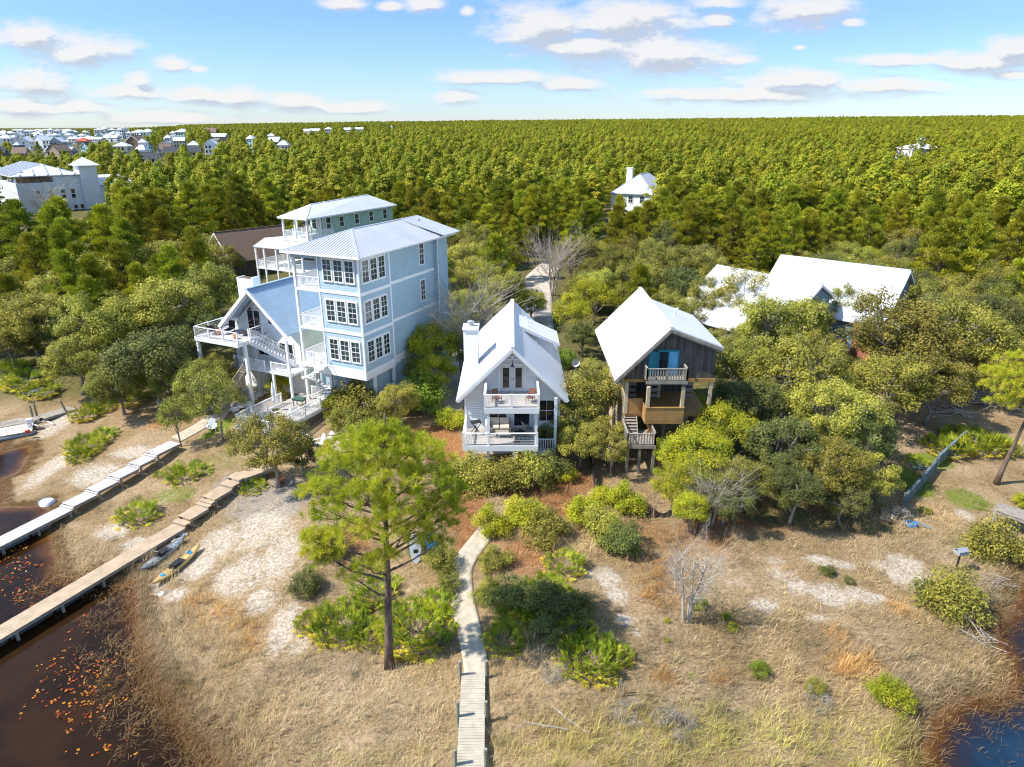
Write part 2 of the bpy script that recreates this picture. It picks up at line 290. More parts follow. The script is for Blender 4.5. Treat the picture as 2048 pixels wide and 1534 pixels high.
nb=nz(1.3,8,.68); nf=nz(5.5,6,.7); nm=nz(2.6,6,.72,.4); nl=nz(.35,4,.55)
base=ramp(nf,[(.3,(.17,.115,.06)),(.5,(.33,.24,.14)),(.72,(.48,.37,.24))])
base2=ramp(nm,[(.3,(.13,.09,.045)),(.7,(.34,.235,.12))]); col=mixc(ramp(nl,[(.4,(0,0,0)),(.6,(1,1,1))]),base,base2)
def brk(name,amp,lo,hi,n=nm):
    f=math_(t,'ADD',att(name),math_(t,'MULTIPLY',math_(t,'SUBTRACT',n,.5),amp)); mr=N(t,'ShaderNodeMapRange',interpolation_type='SMOOTHSTEP'); t.links.new(f,mr.inputs[0]); mr.inputs[1].default_value=lo; mr.inputs[2].default_value=hi
    return mr.outputs[0]
strawc=ramp(nf,[(.3,(.13,.055,.022)),(.5,(.26,.12,.048)),(.75,(.40,.25,.13))]); col=mixc(brk('straw',1.3,.35,.8),col,strawc)
greyc=ramp(nf,[(.3,(.19,.16,.13)),(.7,(.36,.31,.26))]); col=mixc(brk('grey',1.0,.3,.7),col,greyc)
greenc=ramp(nf,[(.3,(.09,.12,.012)),(.7,(.22,.24,.05))]); col=mixc(brk('green',1.2,.3,.8),col,greenc)
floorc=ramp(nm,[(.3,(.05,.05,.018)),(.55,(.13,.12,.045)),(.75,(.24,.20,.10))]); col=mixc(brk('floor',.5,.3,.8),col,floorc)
sandc=ramp(nf,[(.34,(.27,.20,.13)),(.48,(.43,.36,.28)),(.68,(.62,.58,.51))]); col=mixc(brk('sand',2.4,.50,1.0,nz(2.1,12,.84,1.2)),col,sandc)
wetc=ramp(nf,[(.3,(.05,.028,.012)),(.7,(.16,.095,.04))]); col=mixc(brk('wet',1.6,.45,.95,nb),col,wetc)
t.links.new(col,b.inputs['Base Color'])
bp=N(t,'ShaderNodeBump'); bp.inputs['Strength'].default_value=.8; bp.inputs['Distance'].default_value=.12; t.links.new(nf,bp.inputs['Height']); t.links.new(bp.outputs[0],b.inputs['Normal'])
# ------------------------------------------------------------------ lake water
wx=spaced(-46,42,.5,(-320,320),1.15); wy=spaced(10,60,.5,(-320,74),1.15); WX,WY=np.meshgrid(wx,wy)
dd=-height(WX,WY); V=np.stack([WX.ravel(),WY.ravel(),np.zeros(WX.size)],1); nx=len(wx)
ii,jj=np.meshgrid(np.arange(nx-1),np.arange(len(wy)-1)); a=(jj*nx+ii).ravel(); Fq=np.stack([a,a+1,a+nx+1,a+nx],1)
keep=(dd.ravel()[Fq].max(1)>-.35)&(V[Fq][:,:,1].max(1)<66); Fq=Fq[keep]
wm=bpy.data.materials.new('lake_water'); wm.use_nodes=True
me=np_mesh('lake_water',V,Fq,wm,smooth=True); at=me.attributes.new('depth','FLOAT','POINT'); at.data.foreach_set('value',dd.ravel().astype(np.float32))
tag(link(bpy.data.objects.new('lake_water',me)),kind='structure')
t=wm.node_tree; b=t.nodes['Principled BSDF']; b.inputs['Roughness'].default_value=.06; b.inputs['IOR'].default_value=1.33; b.inputs['Specular IOR Level'].default_value=.22
tc=N(t,'ShaderNodeTexCoord'); sxx=N(t,'ShaderNodeSeparateXYZ'); t.links.new(tc.outputs['Object'],sxx.inputs[0])
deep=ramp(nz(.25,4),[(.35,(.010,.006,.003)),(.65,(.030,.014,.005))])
sky_refl_col=ramp(nz(.3,3),[(.35,(.009,.026,.052)),(.65,(.016,.040,.080))])  # blue of the reflected sky, put into the right-hand water's base colour
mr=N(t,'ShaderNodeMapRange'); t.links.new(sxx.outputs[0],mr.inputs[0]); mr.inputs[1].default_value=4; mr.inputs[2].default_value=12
dc=mixc(mr.outputs[0],deep,sky_refl_col)
dn=math_(t,'ADD',att('depth'),math_(t,'MULTIPLY',math_(t,'SUBTRACT',nz(.8,6,.65),.5),.25))
shal=ramp(dn,[(0,(.16,.09,.035)),(.08,(.085,.035,.008)),(.2,(.028,.011,.0035)),(.4,(.010,.005,.003))])
mr2=N(t,'ShaderNodeMapRange'); t.links.new(dn,mr2.inputs[0]); mr2.inputs[1].default_value=.1; mr2.inputs[2].default_value=.45
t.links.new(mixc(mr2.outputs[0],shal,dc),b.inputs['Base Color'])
mpp=N(t,'ShaderNodeMapping'); t.links.new(tc.outputs['Object'],mpp.inputs[0]); mpp.inputs['Scale'].default_value=(1.2,2.6,1); mpp.inputs['Rotation'].default_value=(0,0,.5)
rn=N(t,'ShaderNodeTexNoise'); rn.inputs['Scale'].default_value=2.2; rn.inputs['Detail'].default_value=3; t.links.new(mpp.outputs[0],rn.inputs[0])
bp=N(t,'ShaderNodeBump'); bp.inputs['Strength'].default_value=.12; bp.inputs['Distance'].default_value=.04; t.links.new(rn.outputs[0],bp.inputs['Height']); t.links.new(bp.outputs[0],b.inputs['Normal'])
# ------------------------------------------------------------------ paths and drive laid on the ground
def strip(name,pts,width,m,dz=.05,step=.35,z=None):
    P=[np.array(p[:2],float) for p in pts]; S=[]
    for a,b2 in zip(P[:-1],P[1:]):
        n=max(1,int(np.hypot(*(b2-a))/step)); S+=[a+(b2-a)*k/n for k in range(n)]
    S.append(P[-1]); S=np.array(S)
    for _ in range(4): S[1:-1]=.5*S[1:-1]+.25*(S[:-2]+S[2:])
    T=np.gradient(S,axis=0); T/=np.linalg.norm(T,axis=1)[:,None]; Nn=np.stack([-T[:,1],T[:,0]],1); K=9; W=width if hasattr(width,'__len__') else [width]*len(S)
    W=np.interp(np.linspace(0,1,len(S)),np.linspace(0,1,len(W)),W)
    V=[];F=[]
    for k in range(K):
        q=S+Nn*((k/(K-1)-.5)*W)[:,None]; V.append(np.stack([q[:,0],q[:,1],height(q[:,0],q[:,1])+dz],1))
    V=np.concatenate(V); n=len(S)
    # raised edges down to the ground
    for k in range(K-1):
        for i in range(n-1): F.append((k*n+i,k*n+i+1,(k+1)*n+i+1,(k+1)*n+i))
    e0=len(V); V=np.concatenate([V,V[:n]-[0,0,.25],V[(K-1)*n:]-[0,0,.25]])
    for i in range(n-1): F.append((e0+i,e0+i+1,i+1,i)); F.append(((K-1)*n+i,(K-1)*n+i+1,e0+n+i+1,e0+n+i))
    o=link(bpy.data.objects.new(name,np_mesh(name,V,F,m,smooth=False))); return o
PATH=[gp(*p) for p in [(985,1045),(962,1078),(935,1110),(918,1145),(924,1200),(936,1250),(948,1300),(953,1342),(953,1362)]]
pv=siding('path_pavers',(.50,.44,.34),.35,False,.5,.14)
tag(strip('garden_path',PATH,[1.2,1.35,1.4,1.4,1.35,1.3,1.2],CONC,.06),kind='structure')
tag(strip('beach_path',[gp(*p) for p in [(352,880),(385,862),(420,842),(462,812),(490,790),(520,770)]],1.5,CONC,.06),kind='structure')
DRIVE=[(3.0,64),(3.1,75),(3.4,88),(3.9,100),(4.4,112),(8,124),(14,132)]
tag(strip('sandy_drive',DRIVE,[4.2,4.0,4.4,5],ROADM,.07,step=.8),kind='structure')
tag(strip('parking_strip',[(-6.2,58),(-6.0,66),(-5.2,74),(0,80)],[3.2,3.2,4],ROADM,.06,step=.6),kind='structure')
# ------------------------------------------------------------------ boardwalks and docks
def planks(mb,a,b2,w,z,pitch=.15,gap=.012,th=.04):
    a=np.array(a[:2]);b2=np.array(b2[:2]); L=np.hypot(*(b2-a)); t_=(b2-a)/L; n_=np.array([-t_[1],t_[0]])*w/2; k=max(1,int(L/pitch))
    for i in range(k):
        p=a+t_*(i*L/k+gap/2); q=a+t_*((i+1)*L/k-gap/2); jz=random.uniform(-.004,.004); e=random.uniform(-.012,.012); nn=n_*(1+e)
        P=[p+nn,p-nn,q-nn,q+nn]
        mb.add([(*v,z+jz) for v in P]+[(*v,z+jz-th) for v in P],[(0,1,2,3),(7,6,5,4),(0,4,5,1),(1,5,6,2),(2,6,7,3),(3,7,4,0)])
def collinear(secs):
    a=np.array(secs[0][0][:2]); b2=np.array(secs[-1][1][:2]); u=(b2-a)/np.hypot(*(b2-a))
    return [(a+u*((np.array(p[:2])-a)@u),a+u*((np.array(q[:2])-a)@u),z) for p,q,z in secs]
def walkway(name,label,secs,w,m,mf,post_every=2.6,posth=0,pm=None,flights=True,pr=.09):
    """secs: list of (p,q,z) level runs; steps are added between neighbouring runs of different height"""
    p0=secs[0][0]; root=thing(name,label,'boardwalk',(p0[0],p0[1],hz(p0[0],p0[1]))); off=np.array([p0[0],p0[1]])
    z0=root.location.z
    d=MB(z0); fr=MB(z0); steps=[]; posts=[]
    for k,(p,q,z) in enumerate(secs):
        p=np.array(p[:2])-off; q=np.array(q[:2])-off; planks(d,p,q,w,z)
        L=np.hypot(*(q-p)); t_=(q-p)/L; n_=np.array([-t_[1],t_[0]])
        for s in (-1,1): a=p+n_*s*(w/2-.06); b2=q+n_*s*(w/2-.06); fr.beam((*a,z-.145),(*b2,z-.145),.05,.2)
        i=0
        while i*post_every<L:
            c=p+t_*min(i*post_every+.15,L); i+=1
            for s in (-1,1):
                e=c+n_*s*(w/2+(.06 if posth else -.12)); g_=hz(*(e+off)); posts.append((e,g_-.5,z+posth if posth else z-.05))
        if k+1<len(secs) and abs(secs[k+1][2]-z)>.05:
            r=np.array(secs[k+1][0][:2])-off; n=max(2,int(round(abs(secs[k+1][2]-z)/.16))); dz=(secs[k+1][2]-z)/n
            for j in range(1,n):
                a=q+(r-q)*(j-1)/(n-1); b2=q+(r-q)*j/(n-1); sm=MB(z0); planks(sm,a-t_*.04,b2,w,z+dz*j,pitch=2); steps.append(sm); fr.beam((*(a-n_*w/2),z+dz*j-.1),(*(a+n_*w/2),z+dz*j-.1),.03,.12)
    d.build('deck',m,root); fr.build('stringer',mf,root)
    for sm in steps: sm.build('step',m,root)
    for e,za,zb in posts:
        if zb-za<.35: continue
        MB(z0).tube([(*e,za),(*e,zb)],pr,8).build('post',pm or mf,root,smooth=False)
    return root
A=[G(947,1352,1.25),G(938,1640,1.25)]
walkway('boardwalk','pale straight boardwalk with eight round posts running out of the bottom edge',[(A[0],A[1],hz(*A[0][:2])+.32)],1.18,mat('sun_bleached_planks',(.42,.38,.30),.8,.1,.16,2.2,.3,9),GREYWOOD,2.55,.85,POSTW,pr=.085)
def lv(px,py,z): return G(px,py,z)
walkway('boardwalk','long tan wooden boardwalk with three flights of steps beside the kayaks',
 collinear([(lv(-90,1318,.75),lv(364,1053,.75),.75),(lv(378,1038,1.15),lv(406,1014,1.15),1.15),(lv(424,998,1.55),lv(452,975,1.55),1.55),(lv(466,957,1.95),lv(484,947,1.95),1.95)])+[(lv(482,951,1.96),lv(545,930,1.96),1.96)],1.25,DECKTAN,GREYWOOD,2.6)
walkway('boardwalk','pale grey composite dock climbing from the water in low level sections',
 collinear([(lv(-90,1128,.7),lv(118,1012,.7),.7),(lv(124,1006,.9),lv(172,983,.9),.9),(lv(177,978,1.1),lv(222,958,1.1),1.1),(lv(227,953,1.3),lv(268,935,1.3),1.3),(lv(273,930,1.5),lv(303,914,1.5),1.5),(lv(307,908,1.7),lv(350,884,1.7),1.7)]),1.3,DECKGREY,GREYWOOD,2.4)
walkway('boardwalk','short weathered grey pier beside the moored pontoon boat',[(lv(-60,862,.6),lv(78,836,.6),.6),(lv(82,834,.75),lv(146,815,.75),.75)],1.4,GREYWOOD,GREYWOOD,2.4)
walkway('boardwalk','narrow grey plank walk at the left edge below the palmettos',[(lv(-60,790,.9),lv(22,768,.9),.9)],1.2,GREYWOOD,GREYWOOD,2.2)
walkway('boardwalk','low weathered plank landing on the grass by the right edge',[(lv(1992,1012,1.7),lv(2080,1040,1.7),1.7)],1.5,GREYWOOD,GREYWOOD,2.2)
# ------------------------------------------------------------------ foliage generators
def unit(n,rng): v=rng.normal(size=(n,3)); return v/np.linalg.norm(v,axis=1)[:,None]
def leaf_quads(P,Nn,size,asp,rng):
    n=len(P); R=unit(n,rng); U=np.cross(Nn,R); U/=np.linalg.norm(U,axis=1)[:,None]+1e-9; W=np.cross(Nn,U)
    a=U*(size[:,None]*.5); b=W*(size*asp*.5)[:,None]
    V=np.stack([P-a,P-b*.9+a*.1,P+a,P+b*.9+a*.1],1).reshape(-1,3); return V,np.arange(4*n).reshape(n,4)
def spikes(P,D,L,w,rng):
    n=len(P); R=unit(n,rng); S=np.cross(D,R); S/=np.linalg.norm(S,axis=1)[:,None]+1e-9; S=S*(w*.5)[:,None]
    V=np.stack([P-S,P+S,P+D*L[:,None]],1).reshape(-1,3); return V,np.arange(3*n).reshape(n,3)
def clumps_ellipsoid(n,rng,fz,zlo=-.45,rlo=.45):
    out=[]
    bump=unit(9,rng); amp=rng.uniform(-.38,.36,9)
    while len(out)<n:
        d=unit(1,rng)[0]
        if d[2]<zlo: continue
        k=1+sum(a*max(0,d@b)**3 for a,b in zip(amp,bump)); r=(rlo+(1-rlo)*rng.random()**.6)*k*.88
        c=np.array([d[0]*r,d[1]*r,d[2]*r*fz])
        if out and min(np.linalg.norm((c-o)*[1,1,1.2]) for o in out)<.62/n**.40 and rng.random()<.85: continue
        out.append(c)
    return np.array(out)
def leafy(cl,rc,nper,lsize,rng,flat=.8,up=.75,tintvar=.55,asp=.55):
    nc=len(cl); rcs=rc*rng.uniform(.7,1.3,nc); ct=rng.random(nc)
    idx=np.repeat(np.arange(nc),nper); n=len(idx); d=unit(n,rng); r=rng.random(n)**.45
    P=cl[idx]+d*(r*rcs[idx])[:,None]*np.array([1,1,flat]); Nn=d*.7+unit(n,rng)*.8+np.array([0,0,up]); Nn/=np.linalg.norm(Nn,axis=1)[:,None]
    sz=lsize*rng.uniform(.55,1.35,n); V,F=leaf_quads(P,Nn,sz,asp,rng)
    return V,F,np.clip(ct[idx]*tintvar+rng.random(n)*(1-tintvar),0,1)
def limb_tree(mb,base,cl,top,rng,r0,nl=6,wob=.06,crown0=.35,twig=.010,n=5):
    """a trunk from the ground to TOP, limbs from it, a twig to every clump"""
    top=np.array(top); lean=rng.normal(size=2)*.04; ts=np.linspace(0,1,6)
    tr=[np.array([0,0,0])*(1-t)+top*t+np.array([lean[0]*math.sin(3*t)*wob*8,lean[1]*math.sin(4*t)*wob*8,0]) for t in ts]
    mb.tube([base+p for p in tr],[r0*(1.25 if i==0 else 1-.62*t) for i,t in enumerate(ts)],7)
    ang=np.arctan2(cl[:,1]-top[1],cl[:,0]-top[0]); order=np.argsort(ang); groups=np.array_split(order,nl)
    for gr in groups:
        if len(gr)==0: continue
        m=cl[gr].mean(0); s=tr[int(rng.integers(2,6))]; mid=s*.35+m*.65+rng.normal(size=3)*.05; k=s*.7+mid*.3+np.array([0,0,.05])
        mb.tube([base+s,base+k,base+mid],[r0*.5,r0*.4,r0*.24],5,False)
        for i in gr:
            e=cl[i]; q=mid*.5+e*.5+rng.normal(size=3)*.05; e2=e+(e-q)*.35
            mb.tube([base+mid,base+q,base+e2],[r0*.2,twig*1.6,twig*.7],3,False)
Z3=np.zeros(3)
OAKM=leafmat('oak_leaves',[(0,(.085,.095,.018)),(.35,(.235,.24,.038)),(.7,(.385,.37,.055)),(1,(.52,.465,.085))],.24,.6,.12)
OAKD=leafmat('dark_oak_leaves',[(0,(.05,.065,.018)),(.4,(.125,.145,.036)),(.75,(.205,.22,.052)),(1,(.31,.30,.085))],.2)
YELM=leafmat('yellow_green_leaves',[(0,(.12,.15,.012)),(.35,(.33,.37,.022)),(.7,(.52,.51,.03)),(1,(.66,.56,.05))],.34,.6,.06)
BRGM=leafmat('bright_green_leaves',[(0,(0.051,0.090,0.0096)),(.4,(0.152,0.240,0.0192)),(.8,(0.287,0.390,0.0312)),(1,(0.439,0.480,0.0480))],.3)
RUSTM=leafmat('olive_gold_leaves',[(0,(.07,.075,.016)),(.4,(.21,.205,.034)),(.75,(.33,.30,.045)),(1,(.44,.34,.07))],.25)
PINEM=leafmat('pine_needles',[(0,(.06,.075,.009)),(.35,(.225,.245,.016)),(.7,(.40,.405,.022)),(1,(.54,.485,.04))],.25,.5,.14)
LONGM=leafmat('long_pine_needles',[(0,(.14,.20,.014)),(.4,(.36,.43,.022)),(.75,(.56,.57,.035)),(1,(.70,.62,.07))],.4,.45,.02)
PINEF=leafmat('far_pine_needles',[(0,(.07,.09,.010)),(.35,(.23,.26,.014)),(.7,(.40,.40,.02)),(1,(.55,.48,.04))],.25,.6,.11)
PALMM=leafmat('palmetto_fronds',[(0,(.07,.12,.014)),(.3,(.19,.27,.022)),(.6,(.33,.39,.03)),(.82,(.56,.54,.035)),(1,(.68,.50,.06))],.35,.45,.05)
SPRM=leafmat('white_blossom',[(0,(.25,.22,.18)),(.5,(.62,.56,.50)),(1,(.8,.74,.68))],.3)
GREYM=leafmat('grey_dead_twig_leaves',[(0,(.12,.11,.09)),(.5,(.27,.25,.21)),(1,(.42,.39,.34))],.1)
def tree_proto(name,wood,leaf,wmat,lmat,ch,pn=('trunk','crown')):
    r=bpy.data.objects.new(name,None); r.empty_display_size=.2; C.objects.link(r)
    if wood is not None and wood.v: wood.build(pn[0],wmat,r,smooth=True)
    if leaf is not None:
        V,F,T=leaf; link(bpy.data.objects.new(pn[1],np_mesh(pn[1],V,F,lmat,T)),r)
    r['_ch']=ch; return r
def oak(seed,lmat,wmat=OAKBARK,nc=78,nper=300,ls=.046,fz=.74,ch=1.15,rc=.205,name='oak_tree',r0=.055,rlo=.5):
    rng=np.random.default_rng(seed); cl=clumps_ellipsoid(nc,rng,fz,-.5,rlo)+np.array([0,0,ch]); mb=MB(); limb_tree(mb,Z3,cl,(rng.normal()*.1,rng.normal()*.1,ch*.85),rng,r0,7)
    return tree_proto(name,mb,leafy(cl,rc,nper,ls,rng),wmat,lmat,ch)
def shrub(seed,lmat,nc=34,nper=190,ls=.08,fz=.75,ch=.55,rc=.33,name='shrub',r0=.03):
    rng=np.random.default_rng(seed); cl=clumps_ellipsoid(nc,rng,fz,-.6,.4)+np.array([0,0,ch]); mb=MB()
    for k in range(5):
        a=k*1.26+rng.random(); e=cl[int(rng.integers(nc))]; mb.tube([(0.08*math.cos(a),.08*math.sin(a),-.05),(e*.5),e],[r0,r0*.7,r0*.3],4,False)
    return tree_proto(name,mb,leafy(cl,rc,nper,ls,rng),OAKBARK,lmat,ch,('stem','foliage'))
def pine(seed,lmat=PINEM,nc=64,nn=230,L=.032,wd=.009,lo=.26,R=.30,name='pine_tree',quad=False,rmin=.042,rmax=.078):
    """unit height"""
    rng=np.random.default_rng(seed); cl=[]; mb=MB(); lean=rng.normal(size=2)*.02
    mb.tube([(0,0,0),(lean[0]*.5,lean[1]*.5,.5),(lean[0],lean[1],.97)],[.016,.012,.004],6)
    for k in range(nc):
        t=lo+(1-lo)*(k+rng.random())/nc; u=(t-lo)/(1-lo); prof=R*(1-u**1.6)**.8*min(1,.5+u*1.6)*rng.uniform(.2,1.15); a=k*2.4+rng.normal()*.5
        c=np.array([lean[0]*t+prof*math.cos(a),lean[1]*t+prof*math.sin(a),min(t+prof*.18*rng.random(),1.0)]); cl.append(c)
        if prof>.05: mb.tube([(lean[0]*t,lean[1]*t,t-.05),c*.5+np.array([lean[0]*t,lean[1]*t,t-.03])*.5,c],[.005,.0035,.0015],3,False)
    cl=np.array(cl); rcs=rng.uniform(rmin,rmax,nc)*R/.27; idx=np.repeat(np.arange(nc),nn); n=len(idx); ct=rng.random(nc)
    off=unit(n,rng)*(rng.random(n)**.45*rcs[idx])[:,None]*np.array([1,1,.44]); P=cl[idx]+off
    if quad:
        Nn=off/np.maximum(np.linalg.norm(off,axis=1),1e-6)[:,None]*.8+unit(n,rng)*.6+np.array([0,0,.7]); Nn/=np.linalg.norm(Nn,axis=1)[:,None]; V,F=leaf_quads(P,Nn,L*rng.uniform(.6,1.3,n),.45,rng)
    else:
        D=off*9+unit(n,rng)*.5+np.array([0,0,.5]); D/=np.linalg.norm(D,axis=1)[:,None]; V,F=spikes(P,D,L*rng.uniform(.5,1.1,n),np.full(n,wd),rng)
    return tree_proto(name,mb,(V,F,np.clip(ct[idx]*.45+rng.random(n)*.55,0,1)),BARK,lmat,.68)
def bare(seed,nb=26,name='bare_tree',m=TWIG,spread=.5,r0=.028,sub=7,multi=3):
    """unit height, leafless and twiggy"""
    rng=np.random.default_rng(seed); tr=MB(); tw=MB(); ends=[]
    for k in range(multi):
        a=k*2.1+rng.random(); tip=np.array([.16*math.cos(a),.16*math.sin(a),.8]); tr.tube([(.03*math.cos(a),.03*math.sin(a),-.03),tip*.45+rng.normal(size=3)*.03,tip],[r0,r0*.7,r0*.25],5); ends.append(tip)
    for k in range(nb):
        s0=ends[k%multi]; t=rng.uniform(.22,.95); s=s0*t; a=rng.random()*6.28; l=rng.uniform(.2,.5)*spread*1.6; d=np.array([math.cos(a)*.75,math.sin(a)*.75,.85]); e=s+d*l
        tr.tube([s,s*.5+e*.5+rng.normal(size=3)*.02,e],[r0*.35,r0*.22,r0*.1],4,False)
        for j in range(sub):
            q=s+(e-s)*rng.uniform(.3,1); f=q+(d+rng.normal(size=3)*.7)*l*rng.uniform(.25,.5); h=q*.5+f*.5+rng.normal(size=3)*.012
            tw.tube([q,h,f],[r0*.12,r0*.08,r0*.04],3,False)
            for i in range(2): g2=h+(f-h)*rng.random(); tw.tube([g2,g2+(d+rng.normal(size=3)*.9)*l*.22],[r0*.06,r0*.03],3,False)
    r=bpy.data.objects.new(name,None); C.objects.link(r); tr.build('trunk',m,r); tw.build('twigs',m,r); r['_ch']=.6; return r
def palmetto(seed,nf=130,name='saw_palmetto',spread=1.1,yel=.3,fs=.58):
    """unit radius about 1; fan leaves on arching stalks"""
    rng=np.random.default_rng(seed); Vs=[];T=[];mb=MB()
    for k in range(nf):
        a=rng.random()*6.28; rr=rng.random()**.5*.72*spread; c=np.array([rr*math.cos(a),rr*math.sin(a),0]); az=a+rng.normal()*.6; low=rng.random()<yel
        el=rng.uniform(.05,.5) if low else rng.uniform(.55,1.45); L=rng.uniform(.25,.5)*(fs+.1); d=np.array([math.cos(az)*math.cos(el),math.sin(az)*math.cos(el),math.sin(el)])
        hub=c+d*L; mb.tube([c,c*.5+hub*.5+np.array([0,0,.03]),hub],[.012,.008,.006],3,False)
        fwd=d*.75+np.array([0,0,-.25]); fwd/=np.linalg.norm(fwd); side=np.cross(fwd,np.array([0,0,1.])); side/=np.linalg.norm(side)+1e-9; nrm=np.cross(side,fwd)
        nb=14; ll=rng.uniform(.34,.52)*fs; tint=rng.uniform(.78,1.0) if low else rng.uniform(.2,.78)
        for j in range(nb):
            th=(j/(nb-1)-.5)*3.0; bd=fwd*math.cos(th)+side*math.sin(th)+nrm*.12*math.cos(th*1.5); l=ll*(1-.12*abs(th)); w2=np.cross(bd,nrm)*.017*fs+nrm*rng.normal()*.006
            mid=hub+bd*l*.55; tip=hub+bd*l+np.array([0,0,-.05*rng.random()]); Vs+= [hub,mid-w2,tip,mid+w2]; T.append(np.clip(tint+rng.normal()*.05,0,1))
    V=np.array(Vs); F=np.arange(len(V)).reshape(-1,4)
    return tree_proto(name,mb,(V,F,np.array(T)),PALMTRUNK,PALMM,.35,('stalk','fronds'))
CHILD={}
def copy_tree(o):
    r=o.copy(); C.objects.link(r)
    for k in ('label','category','group'):
        if k in r: del r[k]
    if o.name not in CHILD: CHILD[o.name]=[c for c in C.objects if c.parent==o]
    for c in CHILD[o.name]:
        d=c.copy(); C.objects.link(d); d.parent=r
    return r
USED=set(); PROTO={}
def proto(key,n,fn): PROTO[key]=[fn(i) for i in range(n)]
PCOUNT={}
def fresh(key,variant=None):
    L=PROTO[key]; i=PCOUNT.get(key,0); PCOUNT[key]=i+1; p=L[(i if variant is None else variant)%len(L)]
    if p.name in USED: return copy_tree(p)
    USED.add(p.name); CHILD[p.name]=[c for c in C.objects if c.parent==p]; return p
def put(key,px,py,rpx,label,cat,group=None,zs=1.,rot=None,unitR=1.,dz=0):
    """px,py: where the middle of the crown is seen; rpx: its half width there"""
    r=fresh(key); ch=r['_ch']; z=3.; 
    for _ in range(12):
        q=G(px,py,z); dep=q[1]*CP+(HC-z)*SP; s=rpx*dep/F_PX/unitR; z=.5*z+.5*(hz(q[0],q[1])+ch*s*zs+dz)
    r.location=(q[0],q[1],hz(q[0],q[1])-.05); r.scale=(s,s,s*zs); r.rotation_euler=(0,0,random.random()*6.28 if rot is None else rot)
    tag(r,label,cat,group); PLACED.append((q[0],q[1],s*unitR)); return r
def stand(key,px,py,h,label,cat,group=None,rot=None,xy=None,sx=1.):
    """px,py: where it stands on the ground; h: its scale"""
    r=fresh(key); p=gp(px,py) if xy is None else np.array([*xy,hz(*xy)]); r.location=(p[0],p[1],p[2]-.05); r.scale=(h*sx,h*sx,h); r.rotation_euler=(0,0,random.random()*6.28 if rot is None else rot)
    tag(r,label,cat,group); PLACED.append((p[0],p[1],.5)); return r
PLACED=[]
proto('oak',5,lambda i:oak(20+i,OAKM)); proto('oakd',3,lambda i:oak(40+i,OAKD,nc=70)); proto('yel',2,lambda i:oak(60+i,YELM,nc=56,rc=.23,name='yellow_green_tree')); proto('rust',2,lambda i:oak(70+i,RUSTM,name='oak_tree'))
proto('thin',3,lambda i:oak(80+i,OAKM,nc=46,nper=170,rc=.21,ls=.055,ch=1.5,fz=.9,r0=.04,name='oak_tree'))
proto('shrub',4,lambda i:shrub(100+i,OAKM)); proto('shrubd',3,lambda i:shrub(110+i,OAKD)); proto('shruby',3,lambda i:shrub(120+i,YELM)); proto('shrubg',2,lambda i:shrub(130+i,BRGM)); proto('shrubr',2,lambda i:shrub(140+i,RUSTM)); proto('blossom',1,lambda i:shrub(150,SPRM,nc=30,nper=26,ls=.07,rc=.26,name='blossoming_shrub')); proto('greysh',2,lambda i:shrub(160+i,GREYM,nc=30,nper=60,ls=.07,name='dead_shrub'))
proto('palm',4,lambda i:palmetto(200+i)); proto('palmbig',2,lambda i:palmetto(210+i,nf=280,yel=.3,fs=.42)); proto('palmy',2,lambda i:palmetto(220+i,nf=120,yel=.55))
proto('bare',2,lambda i:bare(230+i,nb=44,r0=.015,sub=9,multi=5,spread=.42)); proto('bareb',2,lambda i:bare(240+i,nb=40,spread=.8,multi=4,r0=.02,sub=10,name='bare_shrub'))
proto('pine',5,lambda i:pine(300+i)); proto('pinefar',4,lambda i:pine(320+i,PINEF,nc=54,nn=110,L=.044,quad=True,R=.30,rmin=.05,rmax=.09)); proto('pinestuff',5,lambda i:pine(340+i,PINEF,nc=40,nn=70,L=.050,quad=True,lo=.22,R=.31,rmin=.055,rmax=.10)); proto('oakfar',3,lambda i:oak(360+i,OAKM,nc=44,nper=60,ls=.13,rc=.27))
# ------------------------------------------------------------------ plants that stand where the photograph shows them
T_='tree'; S_='shrub'
# oaks right of the weathered cabin
for a in [('oak',1565,655,100,'broad olive oak rising in front of the white roof right of the cabin'),('oak',1650,715,78,'olive oak filling the gap between two large oaks by the white roofs'),
 ('rust',1813,675,120,'wide yellowish olive oak before the rearmost white roof at right'),('oak',1931,668,98,'rounded olive oak above the palmettos near the right edge'),('rust',1578,749,105,'large olive oak right of the cabin gable with grey twigs showing'),
 ('oakd',1500,800,85,'grey green oak touching the right corner of the weathered cabin'),('oak',1790,765,95,'olive oak with a leaning bare limb above the small lawn'),('oak',1660,820,98,'big olive oak in the middle of the oak grove'),
 ('oakd',1735,880,80,'dark oak in the shade behind the grove edge near the lawn'),('yel',1455,850,78,'bright yellow green tree just right of the cabin porch'),('oakd',1560,880,86,'dull green oak below the large grove oaks'),
 ('oak',1668,930,78,'olive oak low on the front edge of the grove'),('yel',1400,935,72,'vivid yellow green tree before the lower cabin deck'),('rust',1490,955,66,'rusty yellow tree at the front edge of the grove'),
 ('oakd',1590,975,70,'dark green oak leaning over the straw at the grove front'),('oak',1745,955,62,'light olive oak beside the timber retaining wall'),('yel',1380,1010,50,'low yellow green tree beside the grey bare bush'),('oakd',1450,995,55,'dark green tree behind the grey bare bush'),
 ('oak',1870,760,80,'olive oak between the lawn and the palmetto thicket'),('oak',1990,740,70,'olive oak behind the leaning right hand pine'),('oakd',1690,1000,55,'dark low oak beside the blossoming shrub')]:
    put(a[0],a[1],a[2],a[3],a[4],T_,'oak grove right of the cabin',zs=random.uniform(.9,1.1))
